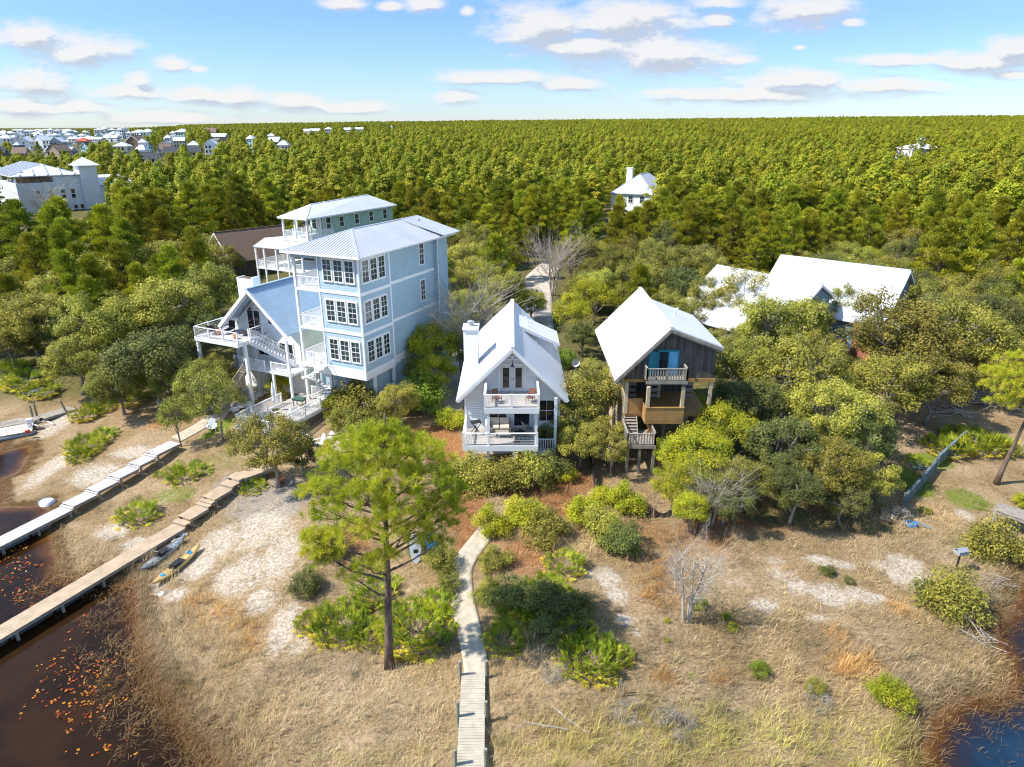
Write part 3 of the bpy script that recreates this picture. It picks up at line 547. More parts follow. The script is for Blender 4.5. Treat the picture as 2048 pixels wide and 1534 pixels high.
# oaks on the left
for a in [('oakd',300,715,98,'large dark olive oak left of the raised white deck'),('oak',235,765,62,'olive oak at the left end of the white concrete path'),('oak',335,610,92,'olive oak beside the white chimney house'),('oak',420,575,70,'olive oak behind the brick white chimney'),
 ('oak',205,650,80,'olive oak standing left of the large shady oak'),('oakd',130,655,70,'dull oak at the left edge of the woods'),('oak',60,640,75,'olive oak at the far left above the palmettos'),('oak',350,520,70,'olive oak in front of the brown shingle roof'),('rust',455,520,38,'small rusty tree against the gable end of the brown roof'),
 ('oak',400,760,60,'grey green oak in front of the tall white deck posts'),('oak',450,740,48,'olive oak hiding the stair under the raised white deck'),('thin',432,790,62,'slim oak on the lawn strip before the raised white deck'),('thin',350,828,50,'slim oak with a bare trunk beside the pale dock'),
 ('oak',545,885,80,'spreading oak before the railed terrace above the tan boardwalk'),('oakd',600,905,45,'dark bush oak beside the spreading terrace oak'),('rust',670,560,42,'thin oak in front of the lower porch of the green house'),
 ('oak',150,720,70,'plain olive oak between the orange tinged palmetto and the woods'),('oak',255,640,75,'tall olive oak behind the dark left oaks'),('oak',120,585,80,'wide olive oak high on the left edge of the woods'),('oak',30,570,80,'olive oak at the far left edge above the canoe'),('oak',215,560,75,'olive oak in the left woods below the pines'),('oak',300,540,70,'olive oak left of the brown shingle roof front'),('oakd',395,660,55,'dark oak pressed against the raised white deck'),('rust',20,680,60,'rusty oak at the left edge beside the yellow palmettos'),('oak',345,770,50,'olive oak in front of the dark left oaks'),('oak',260,730,60,'olive oak over the bare straw slope')]:
    put(a[0],a[1],a[2],a[3],a[4],T_,'oaks on the left shore',zs=random.uniform(.9,1.1))
for a in [('yel',850,690,84,'tall yellow green tree against the blue house corner'),('yel',805,730,45,'yellow green crown over the blue house side door'),('shrubg',848,795,62,'dark glossy green ivy covered bush below the tall yellow green tree'),('oakd',805,625,28,'small dark tree against the blue wall'),
 ('thin',1176,800,66,'tall thin oak between the cottage and the cabin'),('thin',1112,800,36,'slender yellowish tree beside the cottage porch'),('thin',1235,790,42,'oak hiding the left wall of the cabin'),('oak',1215,870,48,'oak between the cottage and the lower cabin deck'),('thin',1260,735,24,'small oak at the cabin roof corner'),
 ('oak',1425,600,58,'grey limbed oak behind the right end of the cabin roof'),('oak',1330,540,70,'oak rising directly behind the cabin roof'),('yel',1190,590,55,'bright oak behind the cabin on the drive side'),('oak',980,560,62,'oak standing left of the sandy drive'),('oak',930,520,55,'oak behind the bare grey tree'),('oak',1155,510,62,'oak over the right side of the sandy drive'),('thin',1480,600,40,'thin oak in front of the nearer right hand white roof'),
 ('thin',1150,850,56,'leafy oak right of the cottage side porch'),('oak',1200,760,52,'dense oak beside the straw alley left of the cabin'),('thin',1225,900,44,'low oak before the cabin lower deck'),('thin',1100,870,34,'yellowish small tree in front of the cottage side porch'),('oakd',1165,670,42,'dark oak behind the clipped round bush'),('yel',1150,620,50,'bright oak above the cottage dormer'),('oakd',1250,720,26,'dark small oak at the left cabin eave'),('yel',870,740,52,'yellow green tree hiding the blue house rear corner'),('oak',800,800,46,'grey green oak in front of the blue house side door'),('thin',1310,800,22,'sprig of oak before the cabin posts'),('yel',1385,810,44,'yellow green tree at the right side of the cabin parapet'),('yel',1345,900,44,'bright yellow tree right of the cabin lower deck'),('oak',1420,690,48,'oak touching the right eave of the cabin'),
 ('thin',1180,790,78,'tall airy oak closest to the cottage right eave'),('oak',1160,880,56,'oak shading the straw right of the cottage posts'),('yel',1392,895,86,'large vivid yellow green tree at the right of the cabin decks'),('yel',1350,965,56,'vivid low yellow tree before the cabin right stilts'),('oak',1470,720,84,'big oak overlapping the right corner of the cabin gable'),('thin',1490,585,58,'airy oak across the left end of the nearer white roof'),('oak',1705,612,58,'oak between the two long white roofs'),('thin',1640,580,44,'airy oak hiding the gable of the nearer white roof'),('thin',1690,560,52,'airy oak across the middle of the rearmost white roof'),('oak',1610,640,66,'oak rising over the lower edge of the nearer white roof'),('oak',1760,600,50,'oak over the lower right of the rearmost white roof'),('oakd',1260,860,34,'dark oak in front of the cabin lower deck stair'),('oak',1060,600,44,'oak over the left side of the drive behind the cottage')]:
    put(a[0],a[1],a[2],a[3],a[4],T_,'trees between the houses',zs=random.uniform(.9,1.15))
for a in [('shruby',900,838,36,'yellow green bush beside the left side of the white cottage'),('shrubg',1132,718,26,'clipped bright green bush right of the white cottage'),('shrub',715,795,58,'olive shrub mass spilling over the terrace fence'),('shruby',665,800,40,'yellowish shrub at the terrace rail'),('shrub',760,830,52,'olive shrub behind the big pine top'),('shruby',690,770,34,'yellow green shrub under the blue house overhang'),('shruby',735,760,30,'small yellow shrub beside the blue house corner post'),('shruby',560,765,38,'leafy yellow green shrub between the two white house stairs'),('shrubg',580,745,26,'bright green shrub next to the spiral stair'),
 ('shrub',955,940,54,'olive shrub in front of the left cottage post'),('shrub',1010,950,58,'olive shrub in front of the middle of the cottage deck'),('shrub',1060,945,56,'olive shrub in front of the right cottage post'),('shrubd',1100,935,42,'dark shrub beside the right cottage post'),('shruby',1135,950,24,'yellow sapling right of the cottage post'),('shrub',905,955,45,'olive shrub between the big pine and the cottage'),
 ('shruby',985,1040,44,'yellow green shrub at the top end of the paver path'),('shruby',1050,1025,52,'yellow green shrub in the middle of the cottage hedge'),('shrub',1100,1050,50,'olive shrub right of the cottage hedge middle'),('shruby',1170,1020,46,'yellow green shrub left of the yellow ground cover'),('shrub',1205,1045,48,'olive shrub with pale bare stems beneath'),('shrubd',1255,1080,50,'dark shrub at the right end of the cottage hedge'),('shrub',1225,1075,40,'olive shrub beside the dark end shrub'),('shruby',1255,995,44,'bright yellow low shrub left of the black silt fence'),('shruby',1215,990,36,'yellow low shrub nearest the cottage straw bed'),
 ('shrubr',985,1112,36,'round brownish green bush beside the curve of the paver path'),('shrubd',1020,1185,52,'dark shrub in the pine shade right of the paver path'),('shrubd',1085,1200,56,'dark green shrub in the middle of the shaded palmetto bed'),('shrubd',1150,1215,46,'dark shrub at the right of the shaded palmetto bed'),('shrubd',1095,1255,40,'dark low shrub between the two shaded palmettos'),('shrub',975,1180,34,'olive shrub touching the paver path in shade'),
 ('shrubd',615,1165,40,'grey green shrub left of the palmettos under the big pine'),('shrub',650,1090,44,'olive shrub under the left boughs of the big pine'),('shrub',880,1120,42,'green shrub under the right boughs of the big pine'),('shrubd',840,1090,40,'dark shrub around the blue paddle board'),('shrub',900,1165,30,'green shrub on the left side of the paver path'),('shrub',690,840,40,'olive shrub on the bank above the fire pit chairs'),('shrub',725,870,44,'grey olive shrub behind the top of the big pine'),
 ('shrubr',1910,1190,74,'large olive yellow shrub below the grill post at the right water'),('shrubr',1995,1075,66,'wide brownish shrub at the right edge by the water'),('shruby',1782,1388,46,'bright green round shrub alone in the right marsh grass'),('shrubg',1520,1340,22,'small dark green shrub in the dry grass'),('shrub',1632,1375,26,'grey green tufted shrub left of the bright round shrub'),('shruby',1467,1254,13,'tiny bright green sapling near the white bare tree'),('shruby',1334,1240,8,'tiny yellow seedling in the grass'),('shruby',1335,1280,8,'tiny yellow seedling lower in the grass'),('shrubg',1452,1232,13,'small green sapling at the foot of the white bare tree'),('shrubg',1735,1050,0.1,'')]:
    if a[4]: put(a[0],a[1],a[2],a[3],a[4],S_,'shrubs around the houses',zs=random.uniform(.85,1.1))
for a in [('shruby',2046,1000,22,'bright young pine cut by the right edge of the picture'),('shrub',1395,1205,24,'brownish low shrub beside the white bare tree'),('shrubd',1655,1140,18,'small dark shrub on the right sand patch'),('shrubd',1700,1160,14,'dark low tuft on the right sand patch'),('blossom',1792,1028,34,'pale pink blossoming shrub at the end of the timber wall'),('shrubr',1850,1020,14,'small dry shrub beside the blue hose'),('greysh',1640,1400,30,'grey dead shrub in the right marsh grass'),('greysh',1350,1440,46,'wide grey dead brush in the front marsh'),('greysh',1245,1420,36,'grey dead brush right of the boardwalk'),('greysh',1110,1345,30,'grey dead fronds beneath the shaded palmettos'),('greysh',1395,1360,10,'tiny grey dead stump shrub'),('greysh',85,1000,14,'grey dead tangle beside the pale dock')]:
    put(a[0],a[1],a[2],a[3],a[4],S_,'shrubs in the marsh grass',zs=random.uniform(.7,1.0))
for a in [('palm',172,880,42,'sunlit palmetto clump on the left sand'),('palm',205,862,30,'palmetto just behind the sunlit left clump'),('palm',160,905,28,'low palmetto at the front of the left sand clump'),('palmy',172,815,34,'orange tinged palmetto beside the short grey pier'),('palm',205,805,26,'green palmetto right of the orange tinged one'),('palmy',45,745,46,'yellowing palmetto mass at the far left'),('palmy',80,770,38,'yellow palmetto above the upturned canoe'),('palm',25,725,30,'palmetto at the left edge of the picture'),
 ('palm',372,935,44,'green palmetto below the slim oak'),('palm',318,945,14,'tiny palmetto left of the slim oak palmetto'),('palm',272,1015,42,'lone green palmetto on the sand between the two boardwalks'),('palm',505,965,28,'palmetto beside the top steps of the tan boardwalk'),('palmy',270,790,30,'dull palmetto under the left oaks'),
 ('palmbig',680,1222,68,'yellow green palmetto left of the big pine trunk'),('palmbig',835,1230,84,'large yellow fronded palmetto right of the big pine trunk'),('palm',755,1170,52,'palmetto behind the big pine trunk'),('palmy',655,1265,30,'low yellow palmetto at the left front of the pine bed'),('palmy',800,1285,36,'yellow drooping palmetto at the front of the pine bed'),
 ('palm',1010,1265,46,'shaded palmetto at the right edge of the boardwalk end'),('palmbig',1180,1290,72,'large dark palmetto with yellow lower fronds in the pine shade'),('palmy',1205,1335,34,'bright yellow fronds at the front of the large dark palmetto'),('palm',1130,1115,44,'palmetto with yellow lower fronds below the cottage hedge'),('palm',1055,1215,40,'palmetto among the dark shaded shrubs'),('palm',1090,1160,40,'palmetto at the top of the shaded bed'),
 ('palmbig',1060,1190,52,'palmetto mass in the middle of the shaded bed right of the path'),('palm',1120,1185,40,'palmetto at the upper right of the shaded bed'),('palm',1025,1225,38,'palmetto beside the path in the shaded bed'),('palm',1150,1250,42,'palmetto behind the large dark palmetto'),('palmy',1235,1300,34,'palmetto at the right end of the shaded bed'),('palm',740,1255,44,'palmetto just left of the big pine trunk foot'),('palm',870,1195,44,'palmetto at the upper right of the pine bed'),('palm',620,1235,34,'palmetto at the far left of the pine bed'),
 ('palmbig',1950,860,62,'large green palmetto thicket behind the timber wall'),('palm',1900,880,44,'palmetto beside the timber wall corner'),('palm',2005,880,40,'palmetto right of the leaning pine'),('palm',1835,915,24,'small palmetto on the shaded lawn edge'),('palm',1385,1350,10,'seedling palmetto in the front grass')]:
    put(a[0],a[1],a[2],a[3],a[4],'palmetto','saw palmettos',zs=random.uniform(1.25,1.6))
stand('bare',1372,1242,5.4,'white barked bare tree standing alone in the right field','tree')
stand('bareb',1420,1050,3.4,'grey bare bush against the yellow green tree','shrub')
stand('bareb',905,655,8.5,'pale grey leafless tree between the blue house and the cottage','tree',xy=(-4.9,66.))
stand('bareb',1115,560,7.5,'leafless grey tree in the oak canopy above the sandy drive','tree',xy=(6.0,100.))
stand('bareb',60,440,8.5,'leafless pale tree in front of the white hotel','tree',xy=(-104,158))
for a in [('pine',40,470,52,'broad pine at the left edge below the white hotel'),('pine',120,455,50,'pine below the hotel second from the left edge'),('pine',210,470,46,'pine below the right end of the hotel'),('pine',75,535,50,'bright pine low at the left edge of the woods'),('pine',165,540,48,'bright pine in the left woods above the dark oaks'),('pine',250,500,46,'bright pine left of the brown shingle roof'),('pine',330,470,44,'tall pine close to the left end of the brown roof'),('pine',20,600,46,'yellowish pine at the left edge above the canoe'),('pine',180,610,44,'yellowish pine standing among the left oaks'),('pine',385,420,42,'pine behind the brown shingle roof left end'),('pine',470,400,40,'pine behind the brown shingle roof middle'),('pine',285,580,42,'slender pine rising over the left oaks')]:
    put(a[0],a[1],a[2],a[3],a[4],T_,'pines of the left woods',zs=random.uniform(.95,1.15),unitR=.28)
# ------------------------------------------------------------------ the big pines in front
def big_pine(name,label,base,H,crown,nt,needles,L,wd,r0,leantop,seed):
    """crown: list of (dx,dy,z,r) lobes"""
    rng=np.random.default_rng(seed); root=thing(name,label,'tree',(base[0],base[1],base[2]-.1)); mb=MB(); bm_=MB()
    lean=np.array(leantop); tr=[np.array([lean[0]*t**1.4+.08*math.sin(5*t),lean[1]*t**1.4,H*t]) for t in np.linspace(0,1,9)]
    mb.tube([tuple(p) for p in tr],[r0*(1.2 if i==0 else 1)*(1-.82*i/8) for i in range(9)],10); P=[];T=[]
    for dx,dy,z,r,n in crown:
        c=np.array([dx,dy,z]); tz=np.clip((z-.9-abs(dx)*.22)/H,.2,.97); i=int(tz*8); s=tr[i]+(tr[min(i+1,8)]-tr[i])*(tz*8-i)
        mid=s*.45+c*.55+np.array([0,0,-.12])+rng.normal(size=3)*.08; bm_.tube([s,s*.6+mid*.4+rng.normal(size=3)*.06,mid,c],[r0*.32,r0*.25,r0*.17,r0*.08],6,False)
        lt=rng.uniform(.15,.6)
        for k in range(n):
            d=unit(1,rng)[0]; d[2]=abs(d[2])*.9-.25; q=c+d*r*rng.uniform(.5,1)*np.array([1,1,.62]); w_=mid*.5+q*.5+rng.normal(size=3)*.08
            if k%2==0: bm_.tube([mid*.6+c*.4,w_,q],[r0*.07,r0*.05,r0*.03],3,False)
            P.append(q); T.append(lt+rng.random()*.4)
    P=np.array(P); T=np.array(T); m=len(P); idx=np.repeat(np.arange(m),needles); n=len(idx); ax=P-np.array([0,0,0]); 
    out=unit(n,rng)+np.array([0,0,.45]); out/=np.linalg.norm(out,axis=1)[:,None]
    V,F=spikes(P[idx]+out*.03+rng.normal(size=(n,3))*.05,out,L*rng.uniform(.7,1.15,n),np.full(n,wd),rng)
    mb.build('trunk',BARK,root,smooth=True); bm_.build('branches',BARK,root,smooth=True)
    link(bpy.data.objects.new('crown',np_mesh('crown',V,F,LONGM,np.clip(T[idx]+rng.normal(size=n)*.16,0,1))),root); return root
pb=gp(778,1335); X0,Y0=pb[0],pb[1]
def lobe(px,py,dy,rpx,n): # where a bough is seen, dy: how far behind or before the trunk
    d=ray(px,py); t=(Y0+dy)/d[1]; q=np.array([d[0]*t,d[1]*t,HC+d[2]*t]); dep=q[1]*CP+(HC-q[2])*SP; return (q[0]-X0,q[1]-Y0,q[2]-pb[2],rpx*dep/F_PX,n)
LB=[(770,885,0,80,46),(715,880,.6,60,28),(835,890,.5,62,30),(760,860,.3,55,26),(690,940,-.3,72,36),(770,950,-.9,80,40),(850,950,-.3,72,36),(640,975,.2,52,26),(905,975,.8,42,20),(720,1000,-1.0,70,34),(810,1000,-1.0,66,30),(880,1010,.3,52,24),(650,1015,.4,48,20),(765,1050,-1.3,55,24),(700,1060,-.7,50,20),(632,1085,.2,44,22),(655,1110,.0,40,18),(600+30,1065,.1,36,14),(830,1060,-.4,46,16),(880,1050,.6,40,14),(765,1110,-.8,36,16),(730,1120,-.4,28,9),(700,1145,0,30,11),(870,1085,.2,36,12),(900,1020,1.2,40,14),(680,905,1.6,60,24),(860,920,1.7,60,24),(775,910,1.8,70,26),(740,980,1.6,60,20),(820,1040,1.5,50,14)]
big_pine('pine_tree','tall longleaf pine with a bushy bright crown standing alone in front',pb,14.3,[lobe(*l[:4],int(l[4]*1.9)) for l in LB],0,56,.27,.022,.225,(.75,.2),5)
pb2=gp(1992,968); X0,Y0=pb2[0],pb2[1]; pb_=pb; pb=pb2
LB2=[(2030,745,0,58,40),(2010,770,-.4,46,28),(2060,760,.2,52,28),(2035,715,.2,42,24),(2000,800,-.2,36,16),(2045,800,-.5,46,22),(2080,800,0,46,18),(1995,740,.4,32,14)]
big_pine('pine_tree','leaning bare stemmed pine with a round crown at the right edge',pb2,9.6,[lobe(*l[:4],int(l[4]*1.8)) for l in LB2],0,48,.26,.026,.20,(2.2,.4),6)
pb=pb_
# ------------------------------------------------------------------ house building kit
def V3(*a): return Vector(a)
def window(par,o,u,n,w,h,cols,rows,z0,fm=None,gm=None,casing=.11,name='window',bar=.028,mid=True):
    fm=fm or TRIM; gm=gm or GLASS; o,u,n=Vector(o),Vector(u).normalized(),Vector(n).normalized(); k=Vector((0,0,1)); f=MB(z0); c=casing
    def bx(a,b2,za,zb,d0,d1):
        P=[]
        for d in (d0,d1):
            for s,z in ((a,za),(b2,za),(b2,zb),(a,zb)): P.append(o+u*s+k*z+n*d)
        f.add(P,[(3,2,1,0),(4,5,6,7),(0,1,5,4),(1,2,6,5),(2,3,7,6),(3,0,4,7)])
    bx(-c,0,-c,h+c,.004,.06); bx(w,w+c,-c,h+c,.004,.06); bx(0,w,h,h+c,.004,.062); bx(0,w,-c,0,.004,.075)
    for i in range(1,cols): bx(w*i/cols-bar/2,w*i/cols+bar/2,0,h,.024,.045)
    for j in range(1,rows):
        b2=bar*1.9 if (mid and rows%2==0 and j==rows//2) else bar; bx(0,w,h*j/rows-b2/2,h*j/rows+b2/2,.022,.047)
    fo=f.build(name,fm,par); g_=MB(z0); P=[o+n*.02,o+u*w+n*.02,o+u*w+k*h+n*.02,o+k*h+n*.02]; g_.add(P,[(0,1,2,3)]); g_.build('pane',gm,fo); return fo
def rail(mb,p,q,h=.95,step=.14,base=.1,b=.035,posts=True,cap=.09,cable=False,postw=.09):
    p,q=Vector(p),Vector(q); d=q-p; L=d.length; t_=d/L; k=Vector((0,0,1)); hd=Vector((t_.x,t_.y,0)).length
    mb.beam(p+k*h,q+k*h,cap,.05)
    if cable:
        for j in range(6): z=base+(h-base-.05)*j/6; mb.beam(p+k*z,q+k*z,.012)
    else:
        mb.beam(p+k*base,q+k*base,.05,.06); n=max(1,int(L/step))
        for i in range(1,n): c=p+d*(i/n); mb.beam(c+k*base,c+k*(h-.02),b,b)
    if posts:
        m=max(1,int(round(L/1.9)))
        for i in range(m+1): c=p+d*(i/m); mb.beam(c-k*.05,c+k*(h+.06),postw,postw)
def ribs(mb,pts,down,pitch,h=.03,w=.04):
    """raised seams on the plane polygon pts, running along down"""
    P=[Vector(p) for p in pts]; d=Vector(down).normalized(); n=(P[1]-P[0]).cross(P[2]-P[0]).normalized(); n=n if n.z>0 else -n; s=d.cross(n).normalized(); o=P[0]
    S=[(p-o).dot(s) for p in P]; T=[(p-o).dot(d) for p in P]; a=min(S)+pitch*.5
    while a<max(S):
        ts=[]
        for i in range(len(P)):
            j=(i+1)%len(P)
            if (S[i]-a)*(S[j]-a)<0: f=(a-S[i])/(S[j]-S[i]); ts.append(T[i]+f*(T[j]-T[i]))
        if len(ts)>=2:
            t0,t1=min(ts),max(ts)
            if t1-t0>.1: mb.beam(o+s*a+d*t0+n*h*.4,o+s*a+d*t1+n*h*.4,w,h,up=n)
        a+=pitch
def stairs(par,p,q,w,n,m,z0,rails=None):
    """treads from p (bottom) to q (top), each end the middle of the flight"""
    p,q=Vector(p),Vector(q); d=q-p; t_=Vector((d.x,d.y,0)).normalized(); s=Vector((-t_.y,t_.x,0)); mb=MB(z0)
    for i in range(n):
        c=p+d*((i+.5)/n); mb.slab([c-s*w/2-t_*.15,c+s*w/2-t_*.15,c+s*w/2+t_*.15,c-s*w/2+t_*.15],.05,(0,0,1))
    for k in (-1,1): mb.beam(p+s*k*w/2-V3(0,0,.1),q+s*k*w/2-V3(0,0,.1),.06,.26)
    mb.build('stair',m,par)
    if rails:
        r=MB(z0)
        for k in rails: rail(r,p+s*k*w/2,q+s*k*w/2,.95,.16)
        r.build('stair_rail',m,par)
def chair(label,loc,rz,group,m=None,name='adirondack_chair'):
    r=thing(name,label,'chair',loc,rz,group); m=m or PLASTW
    s=MB(); 
    for i in range(6): y=-.30+i*.105; s.slab([(-.27,y,.36-.025*i),(.27,y,.36-.025*i),(.27,y+.09,.36-.025*(i+.9)),(-.27,y+.09,.36-.025*(i+.9))],.022,(0,0,1))
    s.build('seat',m,r)
    b=MB()
    for i in range(5): x=-.24+i*.12; h=.62+.16*math.cos((i-2)*.6); b.slab([(x-.05,.27,.24),(x+.05,.27,.24),(x+.055,.27+h*.45,.24+h),(x-.055,.27+h*.45,.24+h)],.022)
    b.build('backrest',m,r)
    for k in (-1,1):
        a=MB(); a.slab([(k*.36-.07,-.36,.55),(k*.36+.07,-.36,.55),(k*.36+.07,.38,.55),(k*.36-.07,.38,.55)],.025,(0,0,1)); a.build('armrest',m,r)
        l=MB(); l.box((k*.32-.02,-.36,0),(k*.32+.02,-.27,.52)); l.beam((k*.30,-.34,.33),(k*.30,.55,.05),.03,.1); l.build('leg',m,r)
    return r
DOORC=mat('off_white_paint',(.62,.60,.55),.5,.3,.05,2)
# ------------------------------------------------------------------ white gabled cottage in the middle
ox,oy=.03,47.645; zg=hz(ox,oy+4)
H=thing('cottage','white two storey cottage with steep bright gable roof and stacked front decks','house',(ox,oy,zg),.001)
ZE,ZR,W,L=7.775,11.85,4.2,14.75
def rf(x): return ZR-(ZR-ZE)*abs(x)/W
r=MB(zg)
for s in (-1,1):
    pts=[(0,0,ZR),(0,L,ZR),(s*W,L,ZE),(s*W,0,ZE)]; r.slab(pts if s<0 else pts[::-1],.16,(0,0,1)); ribs(r,pts,(s*W,0,ZE-ZR),.46,.022,.03)
r.beam((0,-.02,ZR+.02),(0,L+.02,ZR+.02),.3,.05)
roof=r.build('roof',WMETAL,H)
f=MB(zg)
for s in (-1,1): f.beam((s*.02,-.03,ZR-.20),(s*W,-.03,ZE-.20),.06,.24); f.beam((s*.02,.08,ZR-.36),(s*(W-.15),.08,ZE-.3),.05,.14); f.beam((s*(W+.01),0,ZE-.14),(s*(W+.01),L,ZE-.14),.05,.2)
f.build('fascia',TRIM,roof)
wl=MB(zg); XW=3.62
# body below the eaves, gable ends
wl.box((-XW,.95,5.0),(XW,L-.5,rf(XW)-.22)); wl.box((-XW+.2,1.6,zg-.3),(XW-.2,L-.7,5.0))
for y in (.95,L-.55):
    wl.add([(-XW,y,rf(XW)-.23),(XW,y,rf(XW)-.23),(0,y,ZR-.25),(-XW,y+.05,rf(XW)-.23),(XW,y+.05,rf(XW)-.23),(0,y+.05,ZR-.25)],[(0,1,2),(5,4,3),(0,3,4,1),(1,4,5,2),(2,5,3,0)])
wl.build('wall',WHITES,H)
dia=MB(zg) # boards laid diagonally in the gable
for s in (-1,1):
    for i in range(13):
        a=.05+i*.30; x0=s*(.05+a*.0); z0_=8.2+a; x1=s*2.6
        p=V3(s*.98 if i*.3<2.2 else s*.12,.94,8.1+i*.22); q=p+V3(s*1.6,0,-1.6)
        t1=1.0
        while t1>.05 and (q.z<8.06 or q.z>rf(q.x)-.35 or p.z+ (q.z-p.z)*t1<8.06): t1-=.05; q=p+V3(s*1.6,0,-1.6)*t1
        if t1>.1 and p.z<rf(p.x)-.35: dia.beam(p,q,.012,.03,up=(0,1,0))
dia.build('diagonal_boarding',DOORC,H)
tr=MB(zg)
for x in (-XW,XW): tr=MB(zg); tr.box((x-.07,.90,5.0),(x+.07,1.0,rf(XW)-.25)); tr.build('corner_board',TRIM,H)

for nm_,p_,q_ in (('king_post',(0,.4,ZR-.35),(0,.4,ZR-1.1)),('collar_beam',(-.75,.4,ZR-1.05),(.75,.4,ZR-1.05)),('brace',(0,.4,ZR-.95),(-.45,.4,ZR-.55)),('brace',(0,.4,ZR-.95),(.45,.4,ZR-.55))): tr=MB(zg); tr.beam(p_,q_,.09,.1); tr.build(nm_,TRIM,H)
for s in (-1,1):
    d=MB(zg); x0=-.92 if s<0 else .03; d.box((x0,.90,8.06),(x0+.88,.955,10.15)); do=d.build('door',DOORC,H)
    p=MB(zg); p.add([(x0+.2,.893,8.35),(x0+.68,.893,8.35),(x0+.68,.893,9.95),(x0+.2,.893,9.95)],[(0,1,2,3)]); p.build('pane',DKGLASS,do)
    k=MB(zg); k.box((-.06 if s<0 else .075,.86,9.0),(-.02 if s<0 else .115,.9,9.12)); k.build('handle',BLACK,do)
fr=MB(zg)
fr.box((-1.04,.885,8.06),(-.93,.96,10.28)); fr.box((.92,.885,8.06),(1.03,.96,10.28)); fr.box((-.93,.885,10.16),(.92,.96,10.28)); fr.build('door_frame',TRIM,H)
lm=MB(zg); lm.tube([(0,.35,ZR-1.1),(0,.2,ZR-1.05),(0,.15,ZR-1.2)],.02,5); lm.lathe((0,.15,ZR-1.55),[(.16,0),(.14,.06),(.05,.16),(.03,.34)],10); lm.build('gable_lamp',BLACK,H)
ch=MB(zg); ch.box((-3.83,3.65,zg-.2),(-2.70,5.1,12.1)); ch.box((-3.9,3.58,12.1),(-2.63,5.17,12.25)); co=ch.build('chimney',WHITES,H)
cc=MB(zg); cc.lathe((-3.26,4.4,12.25),[(.22,0),(.22,.28),(.3,.3),(.3,.36),(.05,.46)],10); cc.build('chimney_cap',STEEL,co)
# shed dormer on the right slope
d=MB(zg); zt=lambda x:11.62-.46*x
d.slab([(.12,7.55,zt(.12)),(4.0,7.55,zt(4.0)),(4.0,11.3,zt(4.0)),(.12,11.3,zt(.12))],.16,(0,0,1)); d.beam((.3,7.52,zt(.3)-.12),(4.02,7.52,zt(4.02)-.12),.05,.24); d.build('dormer_roof',WMETAL,H)
d=MB(zg)
for y in (8.05,10.75): d.add([(.55,y,rf(.55)-.02),(3.45,y,rf(3.45)-.02),(3.45,y,zt(3.45)-.15),(.55,y+.06,rf(.55)-.02),(3.45,y+.06,rf(3.45)-.02),(3.45,y+.06,zt(3.45)-.15)],[(0,1,2),(5,4,3),(0,3,4,1),(1,4,5,2),(2,5,3,0)])
d.box((3.40,8.05,rf(3.45)-.05),(3.50,10.8,zt(3.45)-.16)); d.build('dormer_wall',WHITES,H)
for y in (8.6,10.2):
    v=MB(zg); v.tube([(1.3 if y<9 else 1.2,y,zt(1.3)),(1.3 if y<9 else 1.2,y,zt(1.3)+.45)],.06,7); v.build('vent_pipe',TRIM,H)
def deck(par,x0,x1,y0,y1,z,m,mf,nm='deck'):
    b2=MB(zg); n=int((y1-y0)/.14)
    for i in range(n): a=y0+(y1-y0)*i/n; b2.box((x0+.03,a,z-.04),(x1-.03,a+(y1-y0)/n-.008,z))
    o=b2.build(nm,m,par); e=MB(zg); e.box((x0,y0-.05,z-.42),(x1,y0,z+.01)); e.box((x0-.001,y0,z-.42),(x0+.04,y1,z+.012)); e.box((x1-.04,y0,z-.42),(x1+.001,y1,z+.012))
    k=x0+.4
    while k<x1-.1: e.box((k,y0,z-.3),(k+.05,y1,z-.045)); k+=.5
    e.build('rim_joist',mf,o); return o
deck(H,-2.02,1.92,-2.42,.95,8.06,DECKFLOOR,WHITE,'balcony')
rl_=MB(zg)
for a,b2 in (((-1.98,-2.38,8.06),(1.88,-2.38,8.06)),((-1.98,-2.38,8.06),(-1.98,.7,8.06)),((1.88,-2.38,8.06),(1.88,.8,8.06))): rail(rl_,a,b2,1.0,.14,.14,.03,False,.16,True)
for x,y in ((-1.98,-2.38),(1.88,-2.38),(-.05,-2.38),(-1.98,.7),(1.88,.8)): rl_.beam((x,y,7.9),(x,y,9.12),.15,.15)
rl_.build('balcony_rail',WHITE,H)
deck(H,-3.64,1.86,-2.3,1.0,5.0,DECKFLOOR,WHITE)
rl_=MB(zg)
for a,b2 in (((-3.58,-2.25,5),(1.8,-2.25,5)),((-3.58,-2.25,5),(-3.58,.9,5)),((-1.98,-.9,5),(-1.98,.9,5))): rail(rl_,a,b2,.98,.14,.14,.03,False,.15,True)
for x,y in ((-3.58,-2.25),(1.8,-2.25),(-1.75,-2.25),(-3.58,.9),(-1.98,-.9)): rl_.beam((x,y,4.7),(x,y,6.06),.15,.15)
rl_.build('deck_rail',WHITE,H)
for x,y,zt_ in ((-1.75,-2.2,7.7),(1.72,-2.2,7.7),(1.72,.8,7.7)): p=MB(zg); p.box((x-.1,y-.1,5.0),(x+.1,y+.1,zt_)); p.build('post',WHITE,H)
for x,y in ((-3.1,-2.05),(-1.8,-2.05),(.1,-2.05),(1.65,-2.05),(-3.1,.8),(1.65,.8)): p=MB(zg); g_=hz(x+ox,y+oy); p.box((x-.11,y-.11,g_-.2),(x+.11,y+.11,4.6)); p.build('post',WHITE,H)
